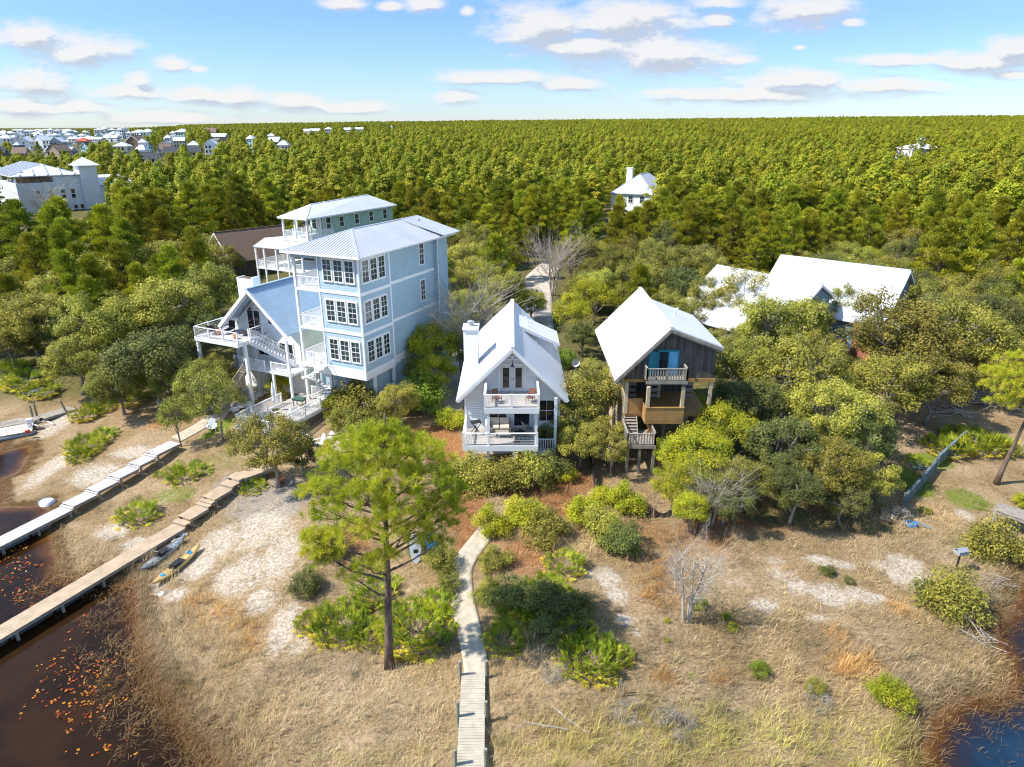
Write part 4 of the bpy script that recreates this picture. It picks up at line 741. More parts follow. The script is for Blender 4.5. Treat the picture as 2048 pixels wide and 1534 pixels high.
# lower side porch on the right
deck(H,1.92,3.3,-.9,3.0,3.95,DECKFLOOR,WHITE,'side_porch'); rl_=MB(zg); rail(rl_,(1.98,-.85,3.95),(3.22,-.85,3.95),.9,.17,.1,.06); rl_.build('porch_rail',WHITE,H)
for y in (-.8,): p=MB(zg); p.box((3.12,y-.1,hz(3.2+ox,oy+y)-.2),(3.32,y+.1,8.2)); p.build('post',WHITE,H)
sl_=MB(zg); sl_.box((.05,.90,5.1),(1.4,.945,7.2)); so_=sl_.build('sliding_door',TRIM,H); p=MB(zg); p.add([(.14,.895,5.2),(1.31,.895,5.2),(1.31,.895,7.1),(.14,.895,7.1)],[(0,1,2,3)]); p.build('pane',DKGLASS,so_)
window(H,(2.1,.95,5.6),(1,0,0),(0,-1,0),1.1,1.7,2,2,zg,gm=DKGLASS); window(H,(-1.75,.95,5.9),(1,0,0),(0,-1,0),1.3,1.1,2,2,zg,gm=DKGLASS)
sh_=MB(zg)
for i in range(11): sh_.box((-3.35,.90,6.1+i*.14),(-2.25,.94,6.1+i*.14+.10))
sh_.build('louvre_panel',TRIM,H)
for y in (5.5,9.5): window(H,(-XW,y+1,5.9),(0,-1,0),(-1,0,0),1.0,1.4,2,4,zg)
# ------------------------------------------------------------------ weathered wood cabin right of it
ox,oy=11.787,48.5; zg=hz(ox,oy+3)
H=thing('cabin','weathered grey board cabin on stilts with bright asymmetric metal roof','house',(ox,oy,zg),0)
ZR,ZE,W,ZF,Vv,L,L2=13.1,8.99,3.97,11.575,4.0,13.5,9.3
r=MB(zg)
a=[(0,0,ZR),(0,L,ZR),(-W,L,ZE),(-W,0,ZE)]; r.slab(a,.15,(0,0,1)); ribs(r,a,(-W,0,ZE-ZR),.5,.02,.03)
b2=[(Vv,0,ZF),(Vv,L2,ZF),(0,L2,ZR),(0,0,ZR)]; r.slab(b2,.15,(0,0,1)); ribs(r,b2,(Vv,0,ZF-ZR),.5,.02,.03); r.beam((0,-.01,ZR+.02),(0,L,ZR+.02),.26,.05)
ro=r.build('roof',WMETAL,H)
f=MB(zg); f.beam((0,-.03,ZR-.2),(-W,-.03,ZE-.2),.06,.22); f.beam((0,-.03,ZR-.2),(Vv,-.03,ZF-.2),.06,.22); f.beam((0,.08,ZR-.38),(-W+.15,.08,ZE-.32),.05,.12); f.beam((0,.08,ZR-.38),(Vv-.1,.08,ZF-.36),.05,.12); f.build('fascia',GREYWOOD,ro)
v=MB(zg); v.tube([(1.5,5.6,12.4),(1.5,5.6,13.1)],.07,7); v.tube([(1.5,5.6,13.1),(1.75,5.55,13.15)],.05,6); v.build('vent_pipe',TRIM,H)
wl=MB(zg); X0,X1,ZB=-3.05,3.65,8.93
lz_=lambda x: ZR-(ZR-ZE)*(-x)/W-.2 if x<0 else ZR-(ZR-ZF)*x/Vv-.2
P=[(X0,ZB),(X1,ZB),(X1,lz_(X1)),(0,lz_(0)),(X0,lz_(X0))]
for y,y2 in ((.5,.62),(8.9,9.0)): wl.add([(x,y,z) for x,z in P]+[(x,y2,z) for x,z in P],[(0,1,2,3,4),(9,8,7,6,5)]+[(i,i+5,(i+1)%5+5,(i+1)%5) for i in range(5)])
wl.box((X0,.62,ZB),(X0+.1,L-.5,lz_(X0)-.05)); wl.box((X1-.1,.62,ZB),(X1,8.9,lz_(X1)-.02)); wl.build('wall',OLDWOOD,H)
fl=MB(zg); fl.box((X0-.05,.42,8.66),(X1+.1,9.,8.925)); fl.build('floor_beam',NEWWOOD,H)
# doors and shutters
d=MB(zg); d.box((-.78,.40,8.95),(.86,.495,11.25)); do=d.build('door',TEAL,H)
for x0,m in ((-.66,DKGLASS),(.08,CURTAIN)): p=MB(zg); p.add([(x0,.392,9.1),(x0+.66,.392,9.1),(x0+.66,.392,11.1),(x0,.392,11.1)],[(0,1,2,3)]); p.build('pane',m,do)
d=MB(zg); d.box((-1.45,.42,9.0),(-.80,.49,11.1)); d.build('shutter',TEAL,H)
b2=MB(zg)
for i in range(24): b2.box((-1.75,-.78+i*.052,9.16),(1.3,-.78+i*.052+.045,9.2))
b2.box((-1.78,-.82,8.95),(1.33,-.77,9.2)); b2.build('balcony',GREYWOOD,H)
rl_=MB(zg); rail(rl_,(-1.72,-.76,9.2),(1.26,-.76,9.2),.95,.19,.05,.085,True,.12); rail(rl_,(-1.72,-.76,9.2),(-1.72,.4,9.2),.95,.2,.05,.08,True,.12); rail(rl_,(1.26,-.76,9.2),(1.26,.4,9.2),.95,.2,.05,.08,True,.12); rl_.build('balcony_rail',GREYWOOD,H)
# open timber storey below
for x,y in ((-1.5,-.6),(1.1,-.6),(-2.95,.6),(3.5,.6),(-2.95,6),(3.5,6),(.3,4)): p=MB(zg); p.box((x-.13,y-.13,6.0),(x+.13,y+.13,8.66)); p.build('post',PALEWOOD,H)
o=MB(zg); o.box((-3.0,.55,5.75),(3.6,9,5.95)); o.box((-1.65,-.75,5.7),(1.3,.55,5.95)); o.build('lower_floor',NEWWOOD,H)
o=MB(zg); o.box((-1.65,-.76,5.95),(1.25,-.72,7.0)); o.box((-1.66,-.74,5.95),(-1.6,.6,7.0)); o.box((-1.68,-.8,7.0),(1.3,-.66,7.06)); o.box((-3.0,.5,5.95),(-1.66,.54,7.3)); o.build('parapet',NEWWOOD,H)
for x in (-2.6,-.9,2.0):
    o=MB(zg)
    for i in range(4): o.box((x,3.2,6.3+i*.5),(x+.9,3.26,6.6+i*.5))
    o.build('shelf_panel',GREYWOOD,H)
o=MB(zg); o.box((-2.9,5.4,5.95),(3.5,5.5,8.66)); o.build('inner_wall',OLDWOOD,H)
o=MB(zg); o.box((X0-.04,.9,zg-.2),(X0+.06,8.8,8.6)); o.build('side_sheathing',PALEWOOD,H)
for p,q in (((-1.5,-.6,5.7),(-.2,-.2,3.6)),((1.1,-.6,5.7),(2.3,-.2,4.2)),((-.9,-.3,5.7),(-1.6,-.3,4.0))): br=MB(zg); br.beam(p,q,.12,.16); br.build('brace',NEWWOOD,H)
for x,y in ((-2.9,.9),(.2,.9),(3.4,.9),(-2.9,5),(.2,5),(3.4,5),(1.2,-.5)): p=MB(zg); g_=hz(x+ox,y+oy); p.box((x-.12,y-.12,g_-.3),(x+.12,y+.12,5.75)); p.build('stilt',POSTW,H)
b2=MB(zg)
for i in range(22): b2.box((-3.2,-2.4+i*.13,4.62),(-1.05,-2.4+i*.13+.115,4.66))
b2.box((-3.22,-2.45,4.42),(-1.03,-2.4,4.66)); b2.build('lower_deck',GREYWOOD,H)
rl_=MB(zg); rail(rl_,(-3.15,-2.38,4.66),(-1.1,-2.38,4.66),.95,.2,.05,.08,True,.12); rail(rl_,(-3.15,-2.38,4.66),(-3.15,.3,4.66),.95,.2,.05,.08,True,.12); rail(rl_,(-1.1,-2.38,4.66),(-1.1,-1.0,4.66),.95,.2,.05,.08,True,.12); rl_.build('deck_rail',GREYWOOD,H)
for x,y in ((-3.1,-2.3),(-1.15,-2.3),(-2.2,-2.3),(-3.1,.2)): p=MB(zg); g_=hz(x+ox,y+oy); p.box((x-.1,y-.1,g_-.3),(x+.1,y+.1,4.42)); p.build('stilt',POSTW,H)
stairs(H,(-2.6,-.9,4.66),(-2.5,.9,5.95),.95,8,GREYWOOD,zg)
# ------------------------------------------------------------------ blue three storey house
ox,oy,A=-12.722,56.0,-.441; zg=hz(ox-1,oy+3)
H=thing('house','tall light blue three storey house with stacked white porches and pale hip roof','house',(ox,oy,zg),A)
W,W1,L=6.995,4.214,14.5; ZE,ZB=17.03,6.9; zs_=[6.95,10.35,13.85]
wl=MB(zg); wl.box((-W1,0,ZB),(0,4.4,ZE)); wl.box((-W1,4.4,ZB),(-.35,L-2.1,ZE)); wl.box((-W,4.4,ZB),(-W1-.001,L,ZE)); wl.box((-W1,L-2.1,ZB-3),(0,L,ZE)); wl.build('wall',BLUES,H)
wl=MB(zg); wl.box((-W+.1,1.9,zg-.3),(-.45,L-.2,ZB-.8)); wl.build('ground_floor_wall',BLUES,H)
sk=MB(zg); sk.box((-W1-1.6,-.03,6.12),(.03,4.43,ZB-.003)); sk.box((-W,1.3,6.12),(-W1-1.6,4.43,ZB-.003)); sk.box((-W,4.43,6.12),(-.36,L-2.2,ZB-.003)); sk.build('floor_skirt',WHITE,H)
bd=MB(zg)
for z in zs_[1:]: bd.box((-W1-.04,-.05,z-.22),(.05,4.44,z+.06)); bd.box((-W1,4.44,z-.22),(-.31,L-2.1,z+.06))
bd.box((-W1-.04,-.045,ZB-.02),(.045,0,ZB+.12)); bd.build('belt_course',TRIM,H)
cb=MB(zg)
for x,y in ((0,0),(-W1,0),(0,4.4)): cb.box((x-.09,y-.04 if y==0 else y-.1,ZB),(x+.045,y+.08,ZE-.02))
cb.build('corner_board',TRIM,H)
for z in (14.72,11.22,7.72):
    tp=MB(zg); tp.box((-3.78,-.03,z-.17),(-.28,-.002,z+1.97)); tp.build('window_surround',TRIM,H); tp=MB(zg); tp.box((.002,.30,z-.17),(.03,3.8,z+1.97)); tp.build('window_surround',TRIM,H)
    for i in range(3): window(H,(-3.60+i*1.16,-.03,z),(1,0,0),(0,-1,0),.82,1.80,2,4,zg)
    for i in range(3): window(H,(.03,.48+i*1.16,z),(0,1,0),(1,0,0),.82,1.80,2,4,zg)
for z in (14.6,11.1): window(H,(-.35,9.85,z),(0,1,0),(1,0,0),.72,1.95,2,4,zg)
# porches, one on each storey
for k,z in enumerate(zs_):
    fl=MB(zg); fl.box((-W,0 if k else -.4,z-.26),(-W1-.1,4.4,z)); fl.build('porch_floor',WHITE,H)
    rl_=MB(zg); rail(rl_,(-W+.08,.08,z),(-W1-.12,.08,z),.98,.12,.1,.035,False); rail(rl_,(-W+.08,.08,z),(-W+.08,4.3,z),.98,.12,.1,.035,False); rl_.build('porch_rail',WHITE,H)
    window(H,(-W1-1.9,4.4,z+.05),(1,0,0),(0,-1,0),1.5,2.1,2,1,zg,casing=.1,mid=False,gm=GLASS); 
for z0_,z1 in ((zg-.2,6.1),(6.95,10.1),(10.35,13.6),(13.85,16.45)):
    c=MB(zg); c.box((-W-.02,-.02,z0_),(-W+.2,.2,z1)); c.build('porch_column',WHITE,H)
    if z0_>6: c=MB(zg); c.box((-W-.02,4.1,z0_),(-W+.2,4.3,z1)); c.build('porch_column',WHITE,H)
bm=MB(zg); bm.box((-W-.04,-.04,16.45),(-W1-.05,.24,ZE)); bm.box((-W-.04,.24,16.45),(-W+.2,4.4,ZE)); bm.build('porch_beam',BLUES,H)
E_=.62; ZT=18.5; RX=-W/2; r=MB(zg); Le=L+E_
c=[(-W-E_,-E_,ZE),(E_,-E_,ZE),(E_,Le,ZE),(-W-E_,Le,ZE)]; p0=(RX,4.0,ZT); p1=(RX,L+.1,ZT)
F_=[[c[0],c[1],p0],[c[1],c[2],p1,p0],[c[2],c[3],p1],[c[3],c[0],p0,p1]]; dn=[(0,-1,-.32),(1,0,-.36),(0,1,-1),(-1,0,-.36)]
for q,dd_ in zip(F_,dn):
    r.slab(q,.07,(0,0,1)); n=(Vector(q[1])-Vector(q[0])).cross(Vector(q[2])-Vector(q[0])).normalized(); n=n if n.z>0 else -n; g3=Vector((0,0,-1)); dv=g3-n*g3.dot(n)
    if dv.length>.01: ribs(r,q,dv,.32,.045,.05)
r.slab([(RX,L-3.0,ZT+.03),(E_+.55,L-2.4,ZE+.16),(E_+.55,Le+.1,ZE+.16),(RX,L+.25,ZT+.05)],.06,(0,0,1))
r.beam(p0,p1,.22,.06); r.beam(p0,c[1],.2,.05); r.beam(p0,c[0],.2,.05); ro=r.build('roof',GMETAL,H)
e=MB(zg); e.box((-W-E_,-E_-.09,ZE-.17),(E_,-E_,ZE-.01)); e.box((E_,-E_-.09,ZE-.17),(E_+.09,Le,ZE-.01)); e.box((-W-E_-.09,-E_,ZE-.17),(-W-E_,Le,ZE-.01)); e.box((-W-E_,-E_,ZE-.12),(E_,Le,ZE-.075)); e.build('gutter',TRIM,ro)
for x,y in ((-.25,4.55),(.08,L-2.0)): d=MB(zg); d.tube([(x+.6,y,ZE-.12),(x,y,ZE-.35),(x,y,zg)],.05,6); d.build('downpipe',TRIM,H)
v=MB(zg); v.tube([(-2.4,L-1.2,18.0),(-2.4,L-1.2,18.4)],.06,6); v.build('vent_pipe',BLACK,ro)
d=MB(zg); d.box((-.44,1.95,zg),(-.40,2.9,6.05)); d.build('door',BLUES,H)
for x,y in ((-.1,1.3),(-.1,4.2),(-2.8,1.5),(-5.2,1.5)): p=MB(zg); p.box((x-.12,y-.12,zg-.2),(x+.12,y+.12,6.12)); p.build('post',TRIM,H)
# spiral stair at the porch corner
sp=thing('spiral_stair','white spiral stair winding down from the blue house lowest porch','stair',(-17.75,58.0,3.2),0); m=MB()
m.tube([(0,0,0),(0,0,4.9)],.07,8); m.build('pole',WHITE,sp); m=MB(); q=MB(); n=20
for i in range(n):
    a0=-2.3+i*.42; z=.2+i*.185; p=[(0,0,z),(1.25*math.cos(a0),1.25*math.sin(a0),z),(1.25*math.cos(a0+.45),1.25*math.sin(a0+.45),z)]; m.slab(p,.05,(0,0,1))
    q.beam((1.22*math.cos(a0+.2),1.22*math.sin(a0+.2),z),(1.22*math.cos(a0+.2),1.22*math.sin(a0+.2),z+.95),.03)
q.tube([(1.22*math.cos(-2.1+i*.42),1.22*math.sin(-2.1+i*.42),1.15+i*.185) for i in range(n)],.035,5); m.build('tread',WHITE,sp); q.build('handrail',WHITE,sp)
# ------------------------------------------------------------------ white house with the blue ribbed roof
ox,oy,A=-24.529,62.0,-.445; zg=hz(ox,oy+3)
H=thing('house','white gabled house with blue ribbed roof and raised cable railed deck','house',(ox,oy,zg),A)
W,L,ZE,ZR=4.28,13,8.96,12.9; r=MB(zg)
for s in (-1,1):
    pts=[(0,0,ZR),(0,L,ZR),(s*W,L,ZE),(s*W,0,ZE)]; r.slab(pts if s<0 else pts[::-1],.12,(0,0,1)); ribs(r,pts,(s*W,0,ZE-ZR),.3,.05,.06)
r.beam((0,0,ZR+.05),(0,L,ZR+.05),.3,.08); ro=r.build('roof',BMETAL,H)
f=MB(zg)
for s in (-1,1): f.beam((0,-.03,ZR-.16),(s*W,-.03,ZE-.16),.08,.3); f.beam((0,.1,ZR-.4),(s*(W-.15),.1,ZE-.35),.06,.2)
f.build('fascia',TRIM,ro)
wl=MB(zg); XW=3.9; GY=1.9; wl.box((-XW,GY,zg-.2),(XW,L-.5,ZE+.05))
for y in (GY,L-.6): wl.add([(-XW,y,ZE+.05),(XW,y,ZE+.05),(0,y,ZR-.2),(-XW,y+.08,ZE+.05),(XW,y+.08,ZE+.05),(0,y+.08,ZR-.2)],[(0,1,2),(5,4,3),(0,3,4,1),(1,4,5,2),(2,5,3,0)])
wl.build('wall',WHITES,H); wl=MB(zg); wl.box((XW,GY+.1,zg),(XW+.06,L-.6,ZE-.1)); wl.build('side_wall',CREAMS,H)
d=MB(zg); d.box((-2.4,GY-.06,8.2),(-.6,GY,10.4)); do=d.build('sliding_door',TRIM,H)
for x in (-2.28,-1.45): p=MB(zg); p.add([(x,GY-.066,8.3),(x+.72,GY-.066,8.3),(x+.72,GY-.066,10.3),(x,GY-.066,10.3)],[(0,1,2,3)]); p.build('pane',DKGLASS,do)
window(H,(.3,GY,9.2),(1,0,0),(0,-1,0),.5,.9,1,2,zg)
l=MB(zg); l.tube([(-1.5,GY-.02,10.75),(-1.5,GY-.35,10.85),(-1.5,GY-.4,10.7)],.025,5); l.lathe((-1.5,GY-.4,10.5),[(.2,0),(.16,.06),(.04,.2)],9); l.build('gooseneck_lamp',BLACK,H)
c=MB(zg); c.box((-5.75,4.3,zg),(-3.6,5.3,12.55)); c.box((-5.75,4.3,12.55),(-5.6,5.3,12.7)); c.box((-3.75,4.3,12.55),(-3.6,5.3,12.85)); c.box((-5.6,4.31,12.55),(-3.75,4.45,12.62)); co=c.build('chimney',WHITE,H)
c=MB(zg); c.slab([(-5.6,4.45,12.62),(-3.75,4.45,12.62),(-3.75,5.29,12.64),(-5.6,5.29,12.64)],.03,(0,0,1)); c.build('chimney_cap',BROWNSH,co)
ZD=8.15; b2=MB(zg); n=36
for i in range(n): y=-1.85+5.1*i/n; b2.box((-5.55,y,ZD-.04),(-.02,y+5.1/n-.01,ZD))
do=b2.build('deck',DECKGREY,H); e=MB(zg); e.box((-5.6,-1.92,ZD-.38),(0.02,-1.86,ZD+.01)); e.box((-5.62,-1.86,ZD-.38),(-5.56,3.25,ZD+.01)); e.box((-.01,-1.86,ZD-.38),(.05,3.25,ZD+.01)); e.build('rim_joist',WHITE,do)
rl_=MB(zg); rail(rl_,(-5.52,-1.8,ZD),(-.05,-1.8,ZD),1.0,.2,.1,.03,True,.12,True,.12); rail(rl_,(-5.52,-1.8,ZD),(-5.52,3.2,ZD),1.0,.2,.1,.03,True,.12,True,.12); rail(rl_,(-.05,-.4,ZD),(-.05,3.0,ZD),1.0,.2,.1,.03,True,.12,True,.12); rl_.build('deck_rail',WHITE,H)
for x,y in ((-5.45,-1.7),(.1,-1.2),(-2.8,.6),(-4.2,2.6),(-1.2,1.2)): p=MB(zg); c_,s_=math.cos(A),math.sin(A); g_=hz(ox+c_*x-s_*y,oy+s_*x+c_*y); p.box((x-.13,y-.13,g_-.3),(x+.13,y+.13,ZD-.38)); p.build('post',WHITE,H)
for x_ in (-3.6,-2.0): br=MB(zg); br.beam((-2.8,.6,6.8),(x_,.6,7.75),.1); br.build('brace',WHITE,H)
stairs(H,(3.1,2.0,5.5),(.25,-.55,ZD),1.2,15,WHITE,zg,(-1,1))
lf=MB(zg); lf.box((-2.6,-.4,5.1),(4.6,GY,5.3)); lf.build('lower_porch',WHITE,H); rl_=MB(zg); rail(rl_,(-2.5,-.35,5.3),(1.4,-.35,5.3),.95,.14); rail(rl_,(2.2,-.35,5.3),(4.5,-.35,5.3),.95,.14); rl_.build('porch_rail',WHITE,H)
for x in (2.3,4.4): p=MB(zg); p.box((x-.1,-.4,zg-.3),(x+.1,-.2,ZE-.3 if x>4 else 5.1)); p.build('post',WHITE,H)
stairs(H,(-1.4,-4.6,zg-.1),(-1.4,-.4,5.2),1.3,16,GREYWOOD,zg,(-1,1))
window(H,(1.4,GY,5.9),(1,0,0),(0,-1,0),1.6,1.5,2,1,zg,gm=DKGLASS); window(H,(-1.4,GY,5.9),(1,0,0),(0,-1,0),1.3,1.5,2,1,zg,gm=DKGLASS); window(H,(XW+.06,8.2,6.0),(0,1,0),(1,0,0),.9,1.4,2,2,zg)
# ------------------------------------------------------------------ houses behind the first row
def gable(par,w,l,ze,zr,z0,wallm,roofm,trimm=None,over=.45,ribp=.5,side=None,hip=False,inset=0.):
    """roof ridge along y from 0 to l, half widths w (or left, right), walls under it"""
    wl_,wr_=w if hasattr(w,'__len__') else (w,w); el,er=ze if hasattr(ze,'__len__') else (ze,ze); r=MB(z0)
    if hip: 
        h=min((wl_+wr_)/2,l*.35); c=[(-wl_,0,el),(wr_,0,er),(wr_,l,er),(-wl_,l,el)]; p0=(0,h,zr); p1=(0,l-h,zr)
        for q in ([c[0],c[1],p0],[c[1],c[2],p1,p0],[c[2],c[3],p1],[c[3],c[0],p0,p1]):
            r.slab(q,.12,(0,0,1)); n=(Vector(q[1])-Vector(q[0])).cross(Vector(q[2])-Vector(q[0])).normalized(); n=n if n.z>0 else -n; dv=Vector((0,0,-1)); dv=dv-n*dv.dot(n); ribs(r,q,dv,ribp,.03,.04)
        r.beam(p0,p1,.25,.06)
        for a,b2 in ((p0,c[0]),(p0,c[1]),(p1,c[2]),(p1,c[3])): r.beam(a,b2,.2,.05)
    else:
        for s,ww,e in ((-1,wl_,el),(1,wr_,er)): q=[(0,0,zr),(0,l,zr),(s*ww,l,e),(s*ww,0,e)]; r.slab(q if s<0 else q[::-1],.14,(0,0,1)); ribs(r,q,(s*ww,0,e-zr),ribp,.025,.035)
        r.beam((0,0,zr+.02),(0,l,zr+.02),.28,.06)
    ro=r.build('roof',roofm,par); wb=MB(z0); xl,xr=-wl_+over,wr_-over; y0,y1=over+inset,l-over; zb=z0-.3
    lo=min(el,er); wb.box((xl,y0,zb),(xr,y1,lo-.05+min(over,.4)*.3))
    if not hip:
        f=MB(z0)
        for s,ww,e in ((-1,wl_,el),(1,wr_,er)):
            for y in (-.03,l+.03): f.beam((0,y,zr-.18),(s*ww,y,e-.18),.06,.24)
        f.build('fascia',trimm or TRIM,ro)
        hl=lambda x,ww,e: zr-(zr-e)*abs(x)/ww-.16
        for y in (y0,y1-.1): wb.add([(xl,y,lo-.3),(xr,y,lo-.3),(xr,y,hl(xr,wr_,er)),(0,y,zr-.18),(xl,y,hl(xl,wl_,el))]+[(xl,y+.1,lo-.3),(xr,y+.1,lo-.3),(xr,y+.1,hl(xr,wr_,er)),(0,y+.1,zr-.18),(xl,y+.1,hl(xl,wl_,el))],[(0,1,2,3,4),(9,8,7,6,5)]+[(i,i+5,(i+1)%5+5,(i+1)%5) for i in range(5)])
    wb.build('wall',wallm,par); return ro
# green house with porches
ox,oy,A=-29.56,100.0,-.476; zg=hz(ox,oy+5); H=thing('house','sage green house with white hip roof and open corner porches','house',(ox,oy,zg),A)
W,L,ZE,ZR=4.6,21,14.6,16.45; r=MB(zg); o_=.5; c=[(-W-o_,-o_,ZE),(o_,-o_,ZE),(o_,L,ZE),(-W-o_,L,ZE)]; p0=(-W/2,3.6,ZR-.3); p1=(-W/2,6.2,ZR-.25); p2=(-W/2,L-4,ZR)
for q in ([c[0],c[1],p0],[c[1],c[2],p2,p0],[c[2],c[3],p2],[c[3],c[0],p0,p2]): r.slab(q,.12,(0,0,1))
r.beam(p0,p2,.2,.05); r.beam(p0,c[1],.2,.05); r.beam((o_,5.8,ZE+.02),(-W/2,6.4,ZR-.15),.12,.06); ro=r.build('roof',WMETAL,H)
e=MB(zg); e.box((-W-o_,-o_-.06,ZE-.22),(o_+.06,-o_,ZE)); e.box((o_,-o_,ZE-.22),(o_+.06,L,ZE)); e.build('fascia',TRIM,ro)
wb=MB(zg); wb.box((-W,5.6,zg-.3),(0,L-.5,ZE)); wb.build('wall',SAGE,H)
for y in (7.0,10.6,14.2,17.8): window(H,(0,y,12.6),(0,1,0),(1,0,0),.95,1.45,1,2,zg)
for y in (7.0,12.4,17.8): window(H,(0,y,9.2),(0,1,0),(1,0,0),.95,1.45,1,2,zg)
for x in (-4.2,-2.9,-1.3): window(H,(x,5.6,12.2),(1,0,0),(0,-1,0),.85,1.9,1,2,zg)
d=MB(zg); d.tube([(.06,8.6,ZE-.2),(.06,8.6,zg)],.06,6); d.build('downpipe',TRIM,H)
f=MB(zg); f.box((-W-.05,-.1,11.2),(.05,5.6,11.55)); f.build('porch_floor',WHITE,H)
rl_=MB(zg); rail(rl_,(-W,0,11.55),(0,0,11.55),1.05,.13); rail(rl_,(0,0,11.55),(0,5.5,11.55),1.05,.13); rail(rl_,(-W,0,11.55),(-W,5.5,11.55),1.05,.13); rl_.build('porch_rail',WHITE,H)
for x,y in ((-W,0),(-W/2,0),(0,0),(0,2.8),(-W,2.8)): p=MB(zg); p.box((x-.12,y-.12,11.5),(x+.12,y+.12,ZE)); p.build('porch_column',WHITE,H)
r=MB(zg); r.slab([(-W-4.3,-2.2,10.3),(.6,-2.2,10.3),(.6,.2,11.2),(-W-4.3,.2,11.2)],.12,(0,0,1)); r.slab([(-W-4.3,-2.2,10.3),(-W-4.3,.2,11.2),(-W,5,11.2),(-W-4.3,5,10.3)],.12,(0,0,1)); r.slab([(-W-4.3,.2,11.2),(-W,.2,11.2),(-W,8,11.25),(-W-4.3,8,10.4)],.12,(0,0,1)); r.build('lower_porch_roof',WMETAL,H)
f=MB(zg); f.box((-W-4.2,-2.1,7.0),(.5,5.5,7.25)); f.build('lower_porch_floor',WHITE,H)
rl_=MB(zg); rail(rl_,(-W-4.1,-2,7.25),(.4,-2,7.25),1.0,.13); rail(rl_,(-W-4.1,-2,7.25),(-W-4.1,5,7.25),1.0,.13); rl_.build('lower_porch_rail',WHITE,H)
for x in (-W-4.1,-W-2.4,-W,-2.3,.4): p=MB(zg); p.box((x-.12,-2.12,zg-.3),(x+.12,-1.88,10.3)); p.build('lower_porch_column',WHITE,H)
# brown shingle roof
ang=math.radians(47.7-90); zg=hz(-45,118); H=thing('house','house with a wide plain brown shingle roof and white gable edge','house',(-49.2,114.0,zg),ang)
gable(H,(5,5.0),24,(6.3,6.2),10.6,zg,OLDWOOD,BROWNSH,ribp=99)
# right hand white roofs
def by_ridge(name,label,A,B,w,ze,zr,wm,rm,**k):
    d=np.array(B)-np.array(A); rz=math.atan2(d[1],d[0])-math.pi/2; zg=hz(*A); H=thing(name,label,'house',(A[0],A[1],zg),rz); gable(H,w,float(np.hypot(*d)),ze,zr,zg,wm,rm,**k); return H,zg
GREYB=siding('grey_blue_boards',(.20,.30,.36),.3,True,.7,.2)
H,zg=by_ridge('house','nearer of the two long white roofed houses half hidden by the right grove',(34.6,75.0),(26.0,86.4),(8.0,3.3),(5.3,8.7),10.5,GREYB,WMETAL)
window(H,(.8,.45,7.2),(1,0,0),(0,-1,0),.9,1.2,2,2,zg)
H,zg=by_ridge('house','rearmost long white roofed house above the right grove',(45.8,77.9),(34.6,88.0),(7.2,3.4),(6.3,9.4),11.5,GREYB,WMETAL); window(H,(-1.4,.45,8.6),(1,0,0),(0,-1,0),.9,1.2,2,2,zg)
zg=hz(40,72); H=thing('shed','small brick sided shed with pale lean to roof between the right oaks','shed',(39.5,71.5,zg),.3); m=MB(zg); m.box((0,0,zg-.2),(3.4,3.0,zg+3.6)); m.build('wall',BRICK,H); m=MB(zg); m.slab([(-.4,-.5,zg+3.7),(3.8,-.5,zg+3.7),(3.8,3.4,zg+4.4),(-.4,3.4,zg+4.4)],.12,(0,0,1)); m.build('roof',GMETAL,H); window(H,(1.2,0,zg+1.2),(1,0,0),(0,-1,0),1.0,1.3,2,2,zg)
zg=hz(32,190); H=thing('house','white house with a pale hip roof and tall chimney deep in the pines','house',(31.0,182.0,zg),-.45); gable(H,(6,6),20,(10.6,10.6),15.2,zg,WHITES,GMETAL,hip=True)
m=MB(zg); m.box((-4.2,8.0,zg),(-2.8,9.4,16.4)); m.box((-4.3,7.9,16.4),(-2.7,9.5,16.6)); m.build('chimney',WHITE,H)
for x in (-4,-1,2): window(H,(x,.45,8.4),(1,0,0),(0,-1,0),1.1,1.6,2,2,zg)
zg=hz(226,410); H=thing('house','far white roofed house with a pointed cupola in the right forest','house',(215,398,zg),-1.2); gable(H,(7,7),26,(15.2,15.2),17.6,zg,WHITES,WMETAL,hip=True); m=MB(zg); m.box((-1.2,12,17.0),(1.2,14.4,19.6)); co=m.build('cupola',WHITES,H); m=MB(zg); m.add([(-1.7,11.5,19.6),(1.7,11.5,19.6),(1.7,14.9,19.6),(-1.7,14.9,19.6),(0,13.2,22.6)],[(0,1,4),(1,2,4),(2,3,4),(3,0,4),(3,2,1,0)]); m.build('cupola_roof',WMETAL,co)
# white hotel at the left edge : x runs along the windowed front, y back into the block
zg=hz(-132,200); H=thing('hotel','large white stucco building with ribbed white roof and small tower at the left edge','building',(-133.0,190.0,zg),math.radians(45))
STUC=mat('white_stucco',(.66,.69,.71),.8,.1,.05,.6); INT=mat('timber_lined_terrace',(.36,.22,.13),.8,.1,.3,.8)
m=MB(zg); m.box((0,0,zg-.3),(9.0,34,11.6)); m.box((9.0,.3,zg-.3),(15.5,30,14.0)); m.box((0,0,11.6),(.3,34,12.5)); m.box((.3,0,11.6),(9.0,.3,12.5)); m.build('wall',STUC,H)
m=MB(zg); m.box((4.2,4.5,11.6),(15.0,28,14.2)); m.build('terrace_wall',INT,H)
r=MB(zg); c=[(-.5,.6,14.3),(15.8,-.4,14.3),(16,33,14.3),(-.5,33,14.3)]; p0=(8,5,17.0); p1=(8,28,17.0)
for q in ([c[0],c[1],p0],[c[1],c[2],p1,p0],[c[2],c[3],p1],[c[3],c[0],p0,p1]):
    r.slab(q,.2,(0,0,1)); n=(Vector(q[1])-Vector(q[0])).cross(Vector(q[2])-Vector(q[0])).normalized(); n=n if n.z>0 else -n; dv=Vector((0,0,-1)); ribs(r,q,dv-n*dv.dot(n),3.2,.3,.35)
r.build('roof',WMETAL,H)
